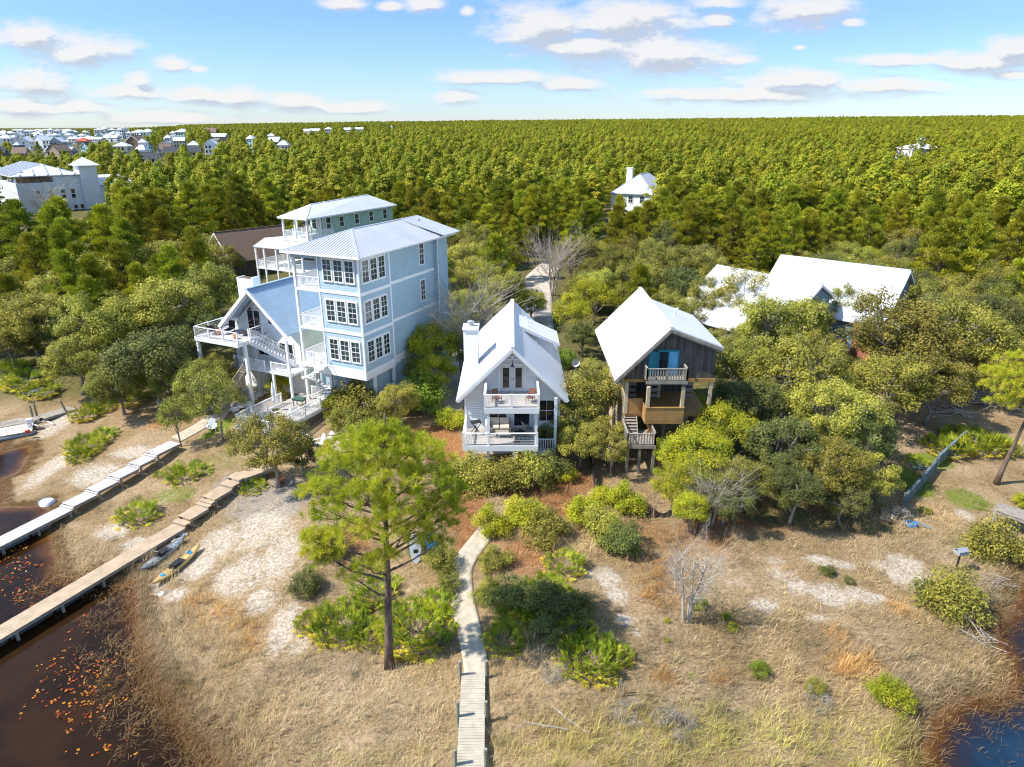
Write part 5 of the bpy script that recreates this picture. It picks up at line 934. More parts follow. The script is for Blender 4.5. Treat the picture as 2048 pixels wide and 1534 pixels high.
for x,y in ((0,.9),(0,9),(0,18),(8.9,.9)): m=MB(zg); m.box((x,y,11.6),(x+.4,y+.4,14.3)); m.build('column',WHITE,H)
m=MB(zg); m.box((15.5,-.5,zg-.3),(20,5.0,16.6)); to=m.build('tower',STUC,H); m=MB(zg); m.add([(14.6,-1.4,16.6),(20.9,-1.4,16.6),(20.9,5.9,16.6),(14.6,5.9,16.6),(17.75,2.2,18.8)],[(0,1,4),(1,2,4),(2,3,4),(3,0,4),(3,2,1,0)]); m.build('tower_roof',WMETAL,to)
m=MB(zg); m.box((20,.4,zg-.3),(30,12,11.2)); m.build('wing',STUC,H); m=MB(zg); 
for q in ([(20,-.3,11.2),(31,-.3,11.2),(27.5,6,13.6),(20,6,13.6)],[(31,-.3,11.2),(31,12.6,11.2),(27.5,6,13.6)],[(31,12.6,11.2),(20,12.6,11.2),(20,6,13.6),(27.5,6,13.6)]): m.slab(q,.15,(0,0,1))
m.build('wing_roof',WMETAL,H)
for x,z,h in ((4.2,8.6,1.7),(7.2,8.6,1.7)): window(H,(x,0,z),(1,0,0),(0,-1,0),.95,h,1,2,zg,gm=DKGLASS,bar=.12)
for x in (10.2,12.6): window(H,(x,.3,8.0),(1,0,0),(0,-1,0),.95,2.4,1,2,zg,gm=DKGLASS,bar=.12)
for x in (10.2,12.6,14.2): window(H,(x,.3,3.8 if x>10 else 3.8),(1,0,0),(0,-1,0),.9,2.3,1,2,zg,gm=DKGLASS,bar=.12)
for x,z,h in ((21.2,7.6,2.4),(23.4,7.6,2.4),(25.6,9.0,1.0),(27.8,9.0,1.0),(21.2,3.6,2.3),(23.4,3.6,2.3)): window(H,(x,.4,z),(1,0,0),(0,-1,0),.95,h,1,2 if h>1.2 else 1,zg,gm=DKGLASS,bar=.12)
# ------------------------------------------------------------------ the distant town
def march(px,py,dz):
    d=ray(px,py); t=np.geomspace(40,5200,900)/d[1]; x,y,z=d[0]*t,d[1]*t,HC+d[2]*t; h=height(x,y)+dz; k=np.nonzero(z<h)[0]; k=k[0] if len(k) else len(t)-1
    return np.array([x[k],y[k],h[k]-dz])
TW={'white':WHITE,'teal':mat('pale_teal_wall',(.38,.55,.56),.7,.2,.06,1),'navy':mat('navy_wall',(.06,.12,.20),.7,.2,.1,1),'tan':mat('tan_wall',(.42,.33,.24),.7,.2,.1,1),'grey':mat('grey_wall',(.36,.40,.44),.7,.2,.1,1),'cream':mat('cream_wall',(.62,.57,.47),.7,.2,.08,1),'brown':mat('brown_wall',(.22,.15,.11),.8,.1,.1,1)}
TRM={'w':WMETAL,'d':mat('charcoal_roof',(.06,.065,.075),.8,.2,.2,1),'b':mat('brown_roof',(.20,.15,.12),.85,.1,.2,1),'r':ROSE,'g':mat('grey_roof',(.34,.36,.40),.6,.3,.1,1)}
TPRO={}
def town_house(kind,wk,rk):
    key=(kind,wk,rk)
    if key in TPRO:
        o=copy_tree(TPRO[key])
    else:
        o=thing('town_house','x','house'); del o['label']; TPRO[key]=o
        l,w,h,rr=dict(gable=(9,4.5,6.2,3.4),hip=(10,5,6.5,2.6),long=(26,5,5.6,2.8),tall=(7,3.6,9.5,2.2))[kind]
        gable(o,(w,w),l,(h,h),h+rr,0,TW[wk],TRM[rk],hip=kind in('hip','tall'),ribp=99)
        for zz in ((1.2,4.0) if kind!='tall' else (1.2,4.2,7.0)):
            for i in range(int((2*w-2)/2.4)): f=MB(); x=-w+1.2+i*2.4; f.box((x,.40,zz),(x+1.2,.44,zz+1.6)); f.build('window',DKGLASS,o)
            for i in range(int((l-2)/2.8)):
                for s in (-1,1): f=MB(); y=1.2+i*2.8; xx=s*(w-.43); f.box((xx-.02,y,zz),(xx+.02,y+1.2,zz+1.6)); f.build('window',DKGLASS,o)
    return o
TN={'w':'white','d':'charcoal','b':'brown','r':'red','g':'grey'}
TOWN=[(28,284,24,'hip','white','w',''),(48,290,24,'gable','white','w',''),(35,306,14,'tall','navy','g','narrow navy house with a grey cap roof near the left edge'),(15,312,24,'gable','navy','d','dark navy gabled house lowest at the left edge of the town'),(58,312,26,'gable','tan','b','tan house with brown roof right of the narrow navy house'),
(75,289,26,'gable','white','w',''),(96,288,30,'long','white','w',''),(112,292,26,'gable','grey','w',''),(140,288,40,'long','white','w',''),(180,287,22,'hip','tan','r','house with the only red hip roof in the town'),(207,280,38,'long','white','w',''),(238,277,30,'long','white','w',''),(150,306,46,'long','grey','g','long grey roofed house at the near edge of the town'),(105,310,34,'gable','tan','b','tan gabled house left of the long grey roofed house'),(168,298,20,'gable','teal','d','teal gabled house behind the long grey roofed house'),
(240,299,30,'hip','cream','w','cream house with a pale pyramid roof beside the pines'),(266,294,32,'gable','brown','b','brown roofed house right of the pale pyramid roof'),(286,301,14,'tall','white','w',''),(272,272,24,'hip','white','w',''),(292,270,20,'hip','teal','w',''),(300,322,20,'tall','white','w','steep white tower house nearest the pines'),(316,322,28,'long','white','d','charcoal roofed house right of the steep white tower house'),(305,296,20,'hip','teal','d','teal house with dark roof behind the steep white tower house'),(327,300,26,'gable','grey','g',''),(336,288,13,'tall','white','w',''),(346,304,20,'gable','tan','b',''),(344,269,12,'hip','white','w',''),(360,272,24,'hip','teal','w',''),(372,284,44,'long','cream','w',''),(386,296,16,'hip','white','w',''),(404,308,46,'long','tan','d','long house with a wide charcoal roof at the forest edge'),(436,273,24,'gable','brown','b','large brown gabled house standing alone on the ridge'),(455,275,18,'long','cream','w',''),(420,294,26,'gable','white','w',''),(444,288,18,'gable','tan','b',''),(500,292,15,'tall','teal','w','tall teal house with pale cap roof among the pines'),(541,276,14,'hip','cream','w',''),(562,288,24,'gable','teal','w',''),(580,296,16,'hip','white','w',''),
(622,264,30,'long','white','w',''),(641,263,22,'long','white','w',''),(656,262,16,'hip','white','w',''),(702,261,30,'long','white','w',''),(727,260,26,'long','white','w',''),(786,257,10,'hip','white','w','')]
rt=random.Random(5)
for i in range(62): TOWN.append((rt.uniform(-10,150) if i%3 else rt.uniform(100,260),rt.uniform(263.5,281),rt.uniform(9,17),rt.choice(['gable','hip','hip','tall']),rt.choice(['white','white','white','teal','grey','cream']),rt.choice('wwwwg'),''))
TOWNP=[]
for px,py,wp,kind,wk,rk,lab in TOWN:
    o=town_house(kind,wk,rk); q=march(px,py,5.0); dep=q[1]*CP+(HC-q[2])*SP; base=dict(gable=9.,hip=10.,long=24.,tall=7.2)[kind]; s=wp*dep/F_PX/base; s=min(max(s,.8),2.6)
    o.location=(q[0],q[1],q[2]-.2); o.scale=(s,s,min(max(s,1.1),1.6)); o.rotation_euler=(0,0,(rt.choice([0,1.57]) if kind!='long' else 1.57)+rt.uniform(-.3,.3)); TOWNP.append((q[0],q[1],7*s if kind!='long' else 14*s))
    nm={'gable':'gabled','hip':'hip roofed','long':'long','tall':'tall narrow'}[kind]
    tag(o,lab or f'{nm} {wk} house with {TN[rk]} roof in the distant town','house','houses of the distant town')
for i,(px,h) in enumerate(((103,30),(110,38))):
    q=np.array([(px-1024)/F_PX*1900*1.0,1900*CP,4.0]); m=thing('crane','thin construction mast rising over the far town '+('left of its taller twin' if i==0 else 'taller of the pair'),'crane',tuple(q)); k=MB(); k.beam((0,0,0),(0,0,h*1.0),.5); k.build('mast',STEEL,m); k=MB(); k.beam((-5,0,h*.82),(6,0,h*.98),.4); k.build('jib',STEEL,m)
# ------------------------------------------------------------------ the woods behind: single trees first, the far rest as one wood
def pxl(x,y,z): d=y*CP+(HC-z)*SP; return 1024+F_PX*x/d, 767-F_PX*(y*SP+(z-HC)*CP)/d, d
KEEP=[(555,428,912,760,56),(525,388,788,515,99),(425,446,572,520,112),(384,550,590,700,61),(0,316,212,418,206),(1206,336,1298,396,185),(1475,538,1650,592,74),(1568,512,1815,556,77),(1786,278,1884,305,392),(1076,580,1104,628,112),(900,600,1130,1000,47),(1188,572,1452,780,48),(895,655,930,760,70)]
FOOT=[(0,55,6.5),(12,55,7.5),(-15,63,8.5),(-12,69,6),(-27,68,7),(-23.5,64,5),(-28,105,6),(-24,112,6),(-20,120,5),(-44,118,7),(-38,125,7),(29,79,7.5),(33,77,6),(40.5,83,7),(36.5,89,6),(41,73,3.5),(37,190,9),(42,196,7),(221,404,9),(-138,206,20),(-125,205,16),(-118,213,14),(-150,215,18)]
TK=np.array([(px-w_*.5,py-w_*.45-3,px+w_*.5,py+2,q_[1]) for (px,py,w_,*_),q_ in zip(TOWN,TOWNP)])
def clear(x,y,z,r,dist):
    for fx,fy,fr in FOOT:
        if (x-fx)**2+(y-fy)**2<(fr+.45*r)**2: return False
    for (ax,ay),(bx,by) in zip(DRIVE[:-1],DRIVE[1:]):
        t=max(0,min(1,((x-ax)*(bx-ax)+(y-ay)*(by-ay))/((bx-ax)**2+(by-ay)**2)))
        if (x-ax-t*(bx-ax))**2+(y-ay-t*(by-ay))**2<(2.4+.5*r)**2: return False
    u,v,d=pxl(x,y,z); rp=r*F_PX/d
    for x0,y0,x1,y1,dd in KEEP:
        if dist<dd and x0-.55*rp<u<x1+.55*rp and y0-.45*rp<v<y1+1.35*rp: return False
    if v<345 and u<840 and y>90:
        if np.any((u>TK[:,0]-.5*rp)&(u<TK[:,2]+.5*rp)&(v>TK[:,1])&(v<TK[:,3]+1.2*rp)&(dist<TK[:,4])): return False
    return True
rs=random.Random(3); cand=[]
y=57.
while y<330:
    st=4.3+.012*max(0,y-60); x=-.80*y-12
    while x<.80*y+12:
        cand.append((x+rs.uniform(-.42,.42)*st,y+rs.uniform(-.42,.42)*st)); x+=st
    y+=st*.95
CA=np.array(cand); CH=height(CA[:,0],CA[:,1]); CD=np.minimum(sdf(POLYL,CA[:,0],CA[:,1]),sdf(POLYR,CA[:,0],CA[:,1])); CW=wav(CA[:,0],CA[:,1],9,8)
oaks=[];pines=[];rest=[]
near=[(a,b2,c) for a,b2,c in PLACED]
for (x,y),h,dw,wv in zip(cand,CH,CD,CW):
    if dw<14 and y<75: continue
    if y<62 and -12<x<19: continue
    lim=(68+12*wv) if x<-13 else (112+26*wv-.12*max(0,x-10))
    isoak=(y<lim) if rs.random()>.13 else (y>=lim and y<190)
    r=rs.uniform(2.7,4.1) if isoak else rs.uniform(2.2,3.2); H_=rs.uniform(8.8,13.2) if not isoak else r*1.85
    if any((x-a)**2+(y-b2)**2<(.62*(r+c))**2 for a,b2,c in near if abs(y-b2)<9): continue
    if any((x-a)**2+(y-b2)**2<(c+2)**2 for a,b2,c in TOWNP): continue
    if not clear(x,y,h+H_*.65,r,y): continue
    (oaks if isoak else pines).append((y*y+x*x,x,y,h,r,H_))
oaks.sort(); pines.sort()
def zone(x,y):
    if x<-45: return 'left of the brown roof' if y<130 else 'around the white hotel'
    if x<-14: return 'behind the blue and green houses' if y>75 else 'beside the white deck house'
    if x<6: return 'left of the sandy drive' if y<120 else 'behind the bare tree canopy'
    if x<24: return 'behind the cabin' if y<120 else 'before the far chimney house'
    return 'around the long white roofs' if y<110 else 'on the right behind the long white roofs'
OK_=['oak','oak','rust','oakd','oak']; ADJ={'oak':'olive green oak','rust':'yellowish olive oak','oakd':'dark grey green oak','yel':'bright yellow green oak'}
SIZ=lambda s:'small' if s<3.1 else ('broad' if s>3.7 else 'middle sized')
for d2,x,y,h,r,H_ in oaks[:235]:
    k=rs.choice(OK_+['yel'] if rs.random()<.4 else OK_); o=fresh(k,rs.randrange(9)); o.location=(x,y,h-.1); o.scale=(r,r,r*rs.uniform(.9,1.2)); o.rotation_euler=(0,0,rs.random()*6.28)
    tag(o,f'{SIZ(r)} {ADJ[k]} {zone(x,y)}','tree','oaks of the canopy '+zone(x,y))
CR=lambda q:'wide crowned' if q>1.0 else ('slim' if q<.83 else 'full crowned')
HT=lambda s:'tall' if s>12 else ('short' if s<10.3 else 'mid height')
for i,(d2,x,y,h,r,H_) in enumerate(pines[:285]):
    o=fresh('pine' if d2<150**2 else 'pinefar',rs.randrange(9)); o.location=(x,y,h-.1); q=r/3.0; o.scale=(H_*q,H_*q,H_); o.rotation_euler=(0,0,rs.random()*6.28)
    tag(o,f'{HT(H_)} {CR(q)} pine in the woods {zone(x,y)}','tree','pines of the woods '+zone(x,y))
# everything farther is one wood
far=[(x,y,h,r,H_,0) for d2,x,y,h,r,H_ in pines[285:]]+[(x,y,h,r,r,1) for d2,x,y,h,r,H_ in oaks[235:]]
y=330.
while y<3400:
    st=4.5+.0046*(y-330); n=int(1.62*y/st); xx=(np.arange(n)/n-.5)*1.62*y+np.array([rs.uniform(-.45,.45)*st for _ in range(n)]); yy_=y+np.array([rs.uniform(-.5,.5)*st for _ in range(n)]); hh=height(xx,yy_); az=xx/yy_
    for a,b2,c,z_ in zip(xx,yy_,hh,az):
        if z_<-.46 and y>480 and rs.random()<((.95 if y<1300 else .7) if z_<-.56 else .80): continue
        if any((a-p)**2+(b2-q)**2<(s+1)**2 for p,q,s in TOWNP): continue
        if not clear(a,b2,c+8,3,b2): continue
        far.append((a,b2,c,rs.uniform(1.9,3.4)*(1+.00016*(y-330)),rs.uniform(8,13.5),0 if rs.random()<.88+.25*math.sin(a*.021+b2*.013)*math.sin(b2*.017-a*.008) else 1))
    y+=st*.92
FA=np.array(far); print('far trees',len(FA),len(oaks),len(pines),hz(32,190),hz(215,398))
def wood(name,label,sel,protos,sc,seed):
    me=bpy.data.meshes.new(name); P=sel[:,:3]; me.vertices.add(len(P)); me.vertices.foreach_set('co',np.ascontiguousarray(P,np.float32).ravel())
    a=me.attributes.new('sc','FLOAT_VECTOR','POINT'); a.data.foreach_set('vector',np.ascontiguousarray(sc,np.float32).ravel())
    rg=np.random.default_rng(seed); a=me.attributes.new('rz','FLOAT','POINT'); a.data.foreach_set('value',rg.uniform(0,6.28,len(P)).astype(np.float32)); a=me.attributes.new('pick','INT','POINT'); a.data.foreach_set('value',rg.integers(0,len(protos),len(P)).astype(np.int32))
    o=link(bpy.data.objects.new(name,me)); tag(o,label,'forest',kind='stuff')
    g=bpy.data.node_groups.new(name,'GeometryNodeTree'); g.interface.new_socket('Geometry',in_out='INPUT',socket_type='NodeSocketGeometry'); g.interface.new_socket('Geometry',in_out='OUTPUT',socket_type='NodeSocketGeometry'); gi=N(g,'NodeGroupInput'); go=N(g,'NodeGroupOutput')
    jn=N(g,'GeometryNodeJoinGeometry')
    for p in protos: oi=N(g,'GeometryNodeObjectInfo'); oi.inputs['Object'].default_value=p; oi.inputs['As Instance'].default_value=True; g.links.new(oi.outputs['Geometry'],jn.inputs[0])
    ip=N(g,'GeometryNodeInstanceOnPoints'); g.links.new(gi.outputs[0],ip.inputs['Points']); g.links.new(jn.outputs[0],ip.inputs['Instance']); ip.inputs['Pick Instance'].default_value=True
    def na(n,t): x=N(g,'GeometryNodeInputNamedAttribute',data_type=t); x.inputs[0].default_value=n; return x.outputs[0]
    g.links.new(na('pick','INT'),ip.inputs['Instance Index']); cx=N(g,'ShaderNodeCombineXYZ'); g.links.new(na('rz','FLOAT'),cx.inputs[2]); g.links.new(cx.outputs[0],ip.inputs['Rotation']); g.links.new(na('sc','FLOAT_VECTOR'),ip.inputs['Scale'])
    g.links.new(ip.outputs[0],go.inputs[0]); md=o.modifiers.new('scatter','NODES'); md.node_group=g; return o
# the wood repeats the crowns of these single trees, which stand at its near edge
src=[]
for i in range(5):
    d2,x,y,h,r,H_=pines[285+i*3]; o=fresh('pinestuff',i); o.location=(x,y,h-.1); o.scale=(H_,H_,H_); tag(o,'bright green pine '+('leftmost','second','third','fourth','last')[i]+' of a row at the near edge of the far wood','tree','pines of the woods at the far edge'); src.append([c for c in CHILD[o.name] if c.name.startswith('crown')][0])
srco=[]
for i in range(3):
    d2,x,y,h,r,H_=oaks[min(235+i*2,len(oaks)-1)]; o=fresh('oakfar',i); o.location=(x,y,h-.1); o.scale=(r,r,r); tag(o,'olive oak '+('leftmost','middle','last')[i]+' of three at the near edge of the far wood','tree','oaks of the canopy at the far edge'); srco.append([c for c in CHILD[o.name] if c.name.startswith('crown')][0])
fp=FA[FA[:,5]==0]; fo=FA[FA[:,5]==1]
wood('pine_forest','continuous bright green pine forest reaching to the horizon',fp,src,np.stack([fp[:,4]*fp[:,3]/3.0,fp[:,4]*fp[:,3]/3.0,fp[:,4]],1),1)
wood('oak_woodland','olive oaks mixed through the far pine forest',fo,srco,np.stack([fo[:,3]]*2+[fo[:,3]*1.15],1),2)
for k,L_ in PROTO.items():
    for p in L_:
        if p.name not in USED:
            for c in [c for c in C.objects if c.parent==p]: bpy.data.objects.remove(c)
            bpy.data.objects.remove(p)
# ------------------------------------------------------------------ dry grass and reeds
def bil(arr,X,Y):
    i=np.clip(np.searchsorted(xs,X)-1,0,len(xs)-2); j=np.clip(np.searchsorted(ys,Y)-1,0,len(ys)-2); u=(X-xs[i])/(xs[i+1]-xs[i]); v=(Y-ys[j])/(ys[j+1]-ys[j])
    return arr[j,i]*(1-u)*(1-v)+arr[j,i+1]*u*(1-v)+arr[j+1,i]*(1-u)*v+arr[j+1,i+1]*u*v
ORG=ell([(440,1225,50,22),(480,1260,40,20),(505,1290,26,20),(400,1205,40,14),(1330,1150,45,50),(1290,1180,30,40),(1700,1330,60,22),(1665,1270,24,18),(1790,1215,30,16),(1645,1205,16,12),(1320,1355,30,14),(1440,1360,24,10),(1580,1140,30,20,.7),(1400,1090,60,30,.6)],.6)
LIME=ell([(1500,1500,420,62),(1180,1500,180,40,.8),(760,1520,140,20,.5),(1730,1470,120,40,.8)],.7)
BW0,BW1=G(947,1352,1.25),G(938,1640,1.25)
def A_X(Y): return BW0[0]+(Y-BW0[1])*(BW1[0]-BW0[0])/(BW1[1]-BW0[1])
GRASSM=bpy.data.materials.new('grass_blades'); GRASSM.use_nodes=True; t=GRASSM.node_tree; t.nodes.clear()
at_=N(t,'ShaderNodeAttribute',attribute_name='col'); df=N(t,'ShaderNodeBsdfDiffuse'); tl=N(t,'ShaderNodeBsdfTranslucent'); mxs=N(t,'ShaderNodeMixShader'); mxs.inputs[0].default_value=.25; oo=N(t,'ShaderNodeOutputMaterial')
for s_ in (df,tl): t.links.new(at_.outputs['Color'],s_.inputs[0])
t.links.new(df.outputs[0],mxs.inputs[1]); t.links.new(tl.outputs[0],mxs.inputs[2]); t.links.new(mxs.outputs[0],oo.inputs[0])
TAN,GRY,OR_,LI,DK=[np.array(c) for c in ((.58,.43,.22),(.47,.385,.26),(.64,.36,.13),(.52,.47,.11),(.30,.19,.09))]
def color(X,Y,d,rg):
    n=len(X); w1=np.clip(.5+1.2*wav(X,Y,2.2,21)+rg.normal(size=n)*.18,0,1)[:,None]; c=TAN*(1-w1)+GRY*w1; o=np.clip(bil(ORG,X,Y)*1.2-.1+rg.normal(size=n)*.15,0,1)[:,None]; c=c*(1-o)+OR_*o
    l=np.clip(bil(LIME,X,Y)*(.75+.6*wav(X,Y,1.6,22))+rg.normal(size=n)*.15,0,1)[:,None]; c=c*(1-l)+LI*l; gq=np.clip(bil(MG,X,Y)*1.3,0,1)[:,None]; c=c*(1-gq)+np.array([.20,.26,.04])*gq
    s_=np.clip(bil(MST,X,Y)*.8,0,1)[:,None]; c=c*(1-s_)+np.array([.40,.19,.08])*s_; k=np.clip((.9-d)/1.6,0,1)[:,None]; return c*(1-k)+DK*k
def grass(name,label,n,ymin,ymax,xr,fn,seed,hs,wd,blades,lean,spread,water=False):
    rg=np.random.default_rng(seed); X=rg.uniform(xr[0],xr[1],n); Y=ymin+(ymax-ymin)*rg.random(n)**1.25; d=bil(DW,X,Y); k=fn(X,Y,d)>rg.random(n)
    d0=.70
    for a,b2 in zip(PATH[:-1],PATH[1:]):
        ex,ey=b2[0]-a[0],b2[1]-a[1]; t_=np.clip(((X-a[0])*ex+(Y-a[1])*ey)/(ex*ex+ey*ey),0,1); k&=((X-a[0]-t_*ex)**2+(Y-a[1]-t_*ey)**2)>.85**2
    k&=~((abs(X-(A_X(Y)))<.78)&(Y<30))
    X,Y,d=X[k],Y[k],d[k]; m=len(X); Z=np.where(water&(d<0),0,bil(ZZ,X,Y)); cl=color(X,Y,d,rg); H=hs*rg.uniform(.6,1.35,m)*(1+.5*wav(X,Y,3.,4)); ang=3.0*wav(X,Y,4.5,9)+rg.normal(size=m)*.5
    ix=np.repeat(np.arange(m),blades); q=len(ix); a=ang[ix]+rg.normal(size=q)*1.25; th=np.clip(lean+rg.normal(size=q)*.33,.05,1.45); L=H[ix]*rg.uniform(.6,1.2,q)
    ox_=rg.normal(size=(q,2))*spread; P=np.stack([X[ix]+ox_[:,0],Y[ix]+ox_[:,1],Z[ix]-.02],1); D=np.stack([np.cos(a)*np.sin(th),np.sin(a)*np.sin(th),np.cos(th)],1); S=np.stack([-np.sin(a+rg.normal(size=q)*.8),np.cos(a),np.zeros(q)],1)*(wd*rg.uniform(.6,1.4,q)*.5)[:,None]
    M=P+D*(L*.55)[:,None]+np.array([0,0,.02]); T_=P+D*L[:,None]+np.array([0,0,-.12])*L[:,None]
    T_[:,2]=np.maximum(T_[:,2],P[:,2]+.03)
    V=np.stack([P,M+S,T_,M-S],1).reshape(-1,3); F=np.arange(4*q).reshape(q,4); c=cl[ix]*rg.uniform(.6,1.25,(q,1))*(1+.45*wav(X,Y,.8,61)[ix]+.4*wav(X,Y,2.6,63)[ix])[:,None]; me=np_mesh(name,V,F,GRASSM,col=np.clip(c,0,.8)); tag(link(bpy.data.objects.new(name,me)),label,'grass',kind='stuff'); print(name,q)

def f_field(X,Y,d):
    p=.55+.55*wav(X,Y,1.4,31); sd=bil(MS,X,Y); p=p*(1-.93*np.clip(sd*1.5,0,1)); p=p*(1-.72*bil(MST,X,Y))*(1-.9*bil(MGR,X,Y)); p=np.where(d<.1,0,p); p=p*(1-.85*sstep(38,50,Y)); p=np.where((Y<30),p*1.0,p); return np.clip(p,0,1)
grass('dry_grass','matted tan marsh grass covering the point of land',105000,16.5,54,(-33,40),f_field,1,.36,.017,9,.95,.12)
grass('tall_marsh_grass','taller tufts of dry grass standing in the marsh',15000,16.5,44,(-28,34),lambda X,Y,d: np.where(d>.3,(.08+.45*np.clip(bil(ORG,X,Y)+bil(LIME,X,Y)*.55,0,1)+.28*sstep(3.5,.5,d)+.14*np.clip(wav(X,Y,2.,41)*2,0,1))*(1-.9*bil(MS,X,Y)),0),2,.80,.019,18,.5,.12)
grass('water_reeds','thin brown reeds standing in the shallow water',120000,16.5,46,(-30,34),lambda X,Y,d: np.where((d<.3)&(d>-3.6),1.0*np.exp(np.minimum(d,0)/1.3)*np.clip(.7+1.1*wav(X,Y,1.3,51),0,1.2)*np.where(X>4,.4,1),0),3,.52,.018,7,1.0,.16,True)
grass('leaf_litter','dry straw and fallen leaves under the trees',30000,34,62,(-38,42),lambda X,Y,d: np.where(d>3,.18+.5*bil(MST,X,Y),0)*(1-bil(MGR,X,Y)),4,.13,.03,4,1.35,.16)
# floating lily pads in the dark left water
rl=np.random.default_rng(9); Vp=[];Fp=[];Cp=[]
LP=[(190,1350,70,50,60),(150,1400,90,60,70),(110,1330,50,30,26),(160,1250,30,20,10),(60,1130,50,16,34),(40,1190,60,16,40),(20,1150,30,30,26),(90,1170,40,14,18),(170,1430,60,25,16),(200,1490,60,20,9),(250,1465,15,10,4),(230,1510,40,15,4),(40,1100,30,6,8)]
for px,py,rx,ry,n in LP:
    for i in range(int(n*.8)):
        q=G(px+rl.normal()*rx*.55,py+rl.normal()*ry*.55,.008)
        if hz(q[0],q[1])>-.12: continue
        for j in range(int(rl.integers(1,4))):
            c=q+np.array([rl.normal()*.10,rl.normal()*.10,.004*j]); r_=rl.uniform(.03,.075); k=len(Vp); a0=rl.random()*6.28; tl_=rl.normal(size=2)*.02
            Vp+=[c+np.array([r_*math.cos(a0+x),r_*math.sin(a0+x),tl_[0]*math.cos(x)+.02]) for x in np.linspace(.25,6.03,7)]; Fp.append(list(range(k,k+7))); w_=rl.random(); Cp.append(np.array([.40,.09,.015])*(1-w_)+np.array([.42,.20,.03])*w_ if rl.random()<.6 else np.array([.20,.035,.012]))
me=np_mesh('lily_pads',np.array(Vp),np.array(Fp),attrmat('lily_pad','col',.35),col=np.array(Cp)); tag(link(bpy.data.objects.new('lily_pads',me)),'orange and red floating leaves on the dark left water','leaves',kind='stuff')
# ------------------------------------------------------------------ railed terrace in front of the blue house
TA=-.441; TO=np.array([-23.45,53.05]); tx=np.array([math.cos(TA),math.sin(TA)]); ty=np.array([-math.sin(TA),math.cos(TA)])
def tw(x,y): return TO+tx*x+ty*y
zg=hz(*tw(2,0))-.1; T=thing('terrace','white railed timber terrace with a brown board skirt below the blue house','deck',(TO[0],TO[1],zg),TA)
m=MB(zg); n=58
for i in range(n): y=8.2*i/n; m.box((0,y,3.16),(4.1,y+8.2/n-.012,3.2))
do=m.build('deck',DECKFLOOR,T); m=MB(zg); m.box((-.04,-.05,2.9),(4.14,0,3.21)); m.box((4.1,0,2.9),(4.15,8.2,3.21)); m.box((-.05,0,2.9),(0,8.2,3.21)); m.build('rim_joist',WHITE,do)
m=MB(zg); m.box((.02,.03,zg-.5),(4.07,.08,2.9)); m.box((4.02,.08,zg-.5),(4.07,8.2,2.9)); m.box((.02,.08,zg-.5),(.07,8.2,2.9)); m.build('board_skirt',FENCEW,T)
m=MB(zg); rail(m,(.05,.05,3.2),(4.05,.05,3.2),1.0,.115,.1,.032); rail(m,(4.05,.05,3.2),(4.05,8.0,3.2),1.0,.115,.1,.032); rail(m,(.05,.05,3.2),(.05,5.4,3.2),1.0,.115,.1,.032); rail(m,(1.3,8.1,3.2),(2.6,8.1,3.2),1.0,.115,.1,.032); m.build('railing',WHITE,T)
def onT(x,y,z=3.2): p=tw(x,y); return (p[0],p[1],z)
chair('white adirondack chair at the left rail of the terrace',onT(.75,1.9),TA+2.2,'adirondack chairs on the terrace'); chair('white adirondack chair in the middle of the terrace',onT(2.3,2.6),TA+2.9,'adirondack chairs on the terrace'); chair('white adirondack chair nearest the right rail of the terrace',onT(2.9,3.9),TA-2.3,'adirondack chairs on the terrace')
u=thing('folded_umbrella','closed white patio umbrella at the left rail of the terrace','umbrella',onT(.7,3.9)); m=MB(); m.tube([(0,0,0),(0,0,2.7)],.03,6); m.build('pole',TRIM,u); m=MB(); m.lathe((0,0,.75),[(.10,0),(.17,.25),(.15,.7),(.19,1.0),(.13,1.45),(.05,1.85),(.02,1.98)],9); m.build('canopy',CUSH if 0 else PLASTW,u); m=MB(); m.lathe((0,0,0),[(.3,0),(.3,.08),(.1,.12)],12); m.build('base',BLACK,u)
g_=thing('covered_grill','green covered grill table at the back of the terrace','grill',onT(2.0,5.6),TA+.1); m=MB(); m.box((-.55,-.3,.6),(.55,.3,.74)); m.slab([(-.6,-.33,.78),(.6,-.33,.78),(.6,.33,.84),(-.6,.33,.84)],.05,(0,0,1)); m.build('cover',GREENW,g_)
for k in (-.48,.48):
    for j in (-.24,.24): m=MB(); m.box((k-.04,j-.04,0),(k+.04,j+.04,.6)); m.build('leg',GREYWOOD,g_)
c=thing('cabinet','white storage cabinet beside the spiral stair','cabinet',(-17.2,59.6,hz(-17.2,59.6)),TA); m=MB(); m.box((-.55,-.4,0),(.55,.4,1.75)); m.build('body',PLASTW,c); m=MB(); m.box((-.6,-.45,1.75),(.6,.45,1.82)); m.build('top',TRIM,c)
def pot(label,p,s=1.,plant=True):
    r=thing('plant_pot',label,'pot',tuple(p)); m=MB(); m.lathe((0,0,0),[(.17*s,0),(.25*s,.32*s),(.28*s,.32*s),(.28*s,.4*s),(.22*s,.4*s),(.2*s,.33*s)],12); m.build('pot',TERRA,r,True)
    if plant: rg_=np.random.default_rng(int(p[0]*77)%999+5); V,F,Tn=leafy(np.array([[0,0,.55*s],[.1*s,.08*s,.6*s],[-.12*s,0,.62*s]]),.2*s,60,.11*s,rg_); link(bpy.data.objects.new('plant',np_mesh('plant',V,F,BRGM,Tn)),r)
    return r
pot('terracotta pot between the terrace chairs',onT(1.5,3.3),.8); pot('terracotta pot beside the green grill table',onT(2.9,5.1),.7); pot('terracotta pot below the spreading terrace oak',gp(561,968),1.25,False); q=gp(655,897); pot('terracotta pot beside the low white chairs',q,1.1)
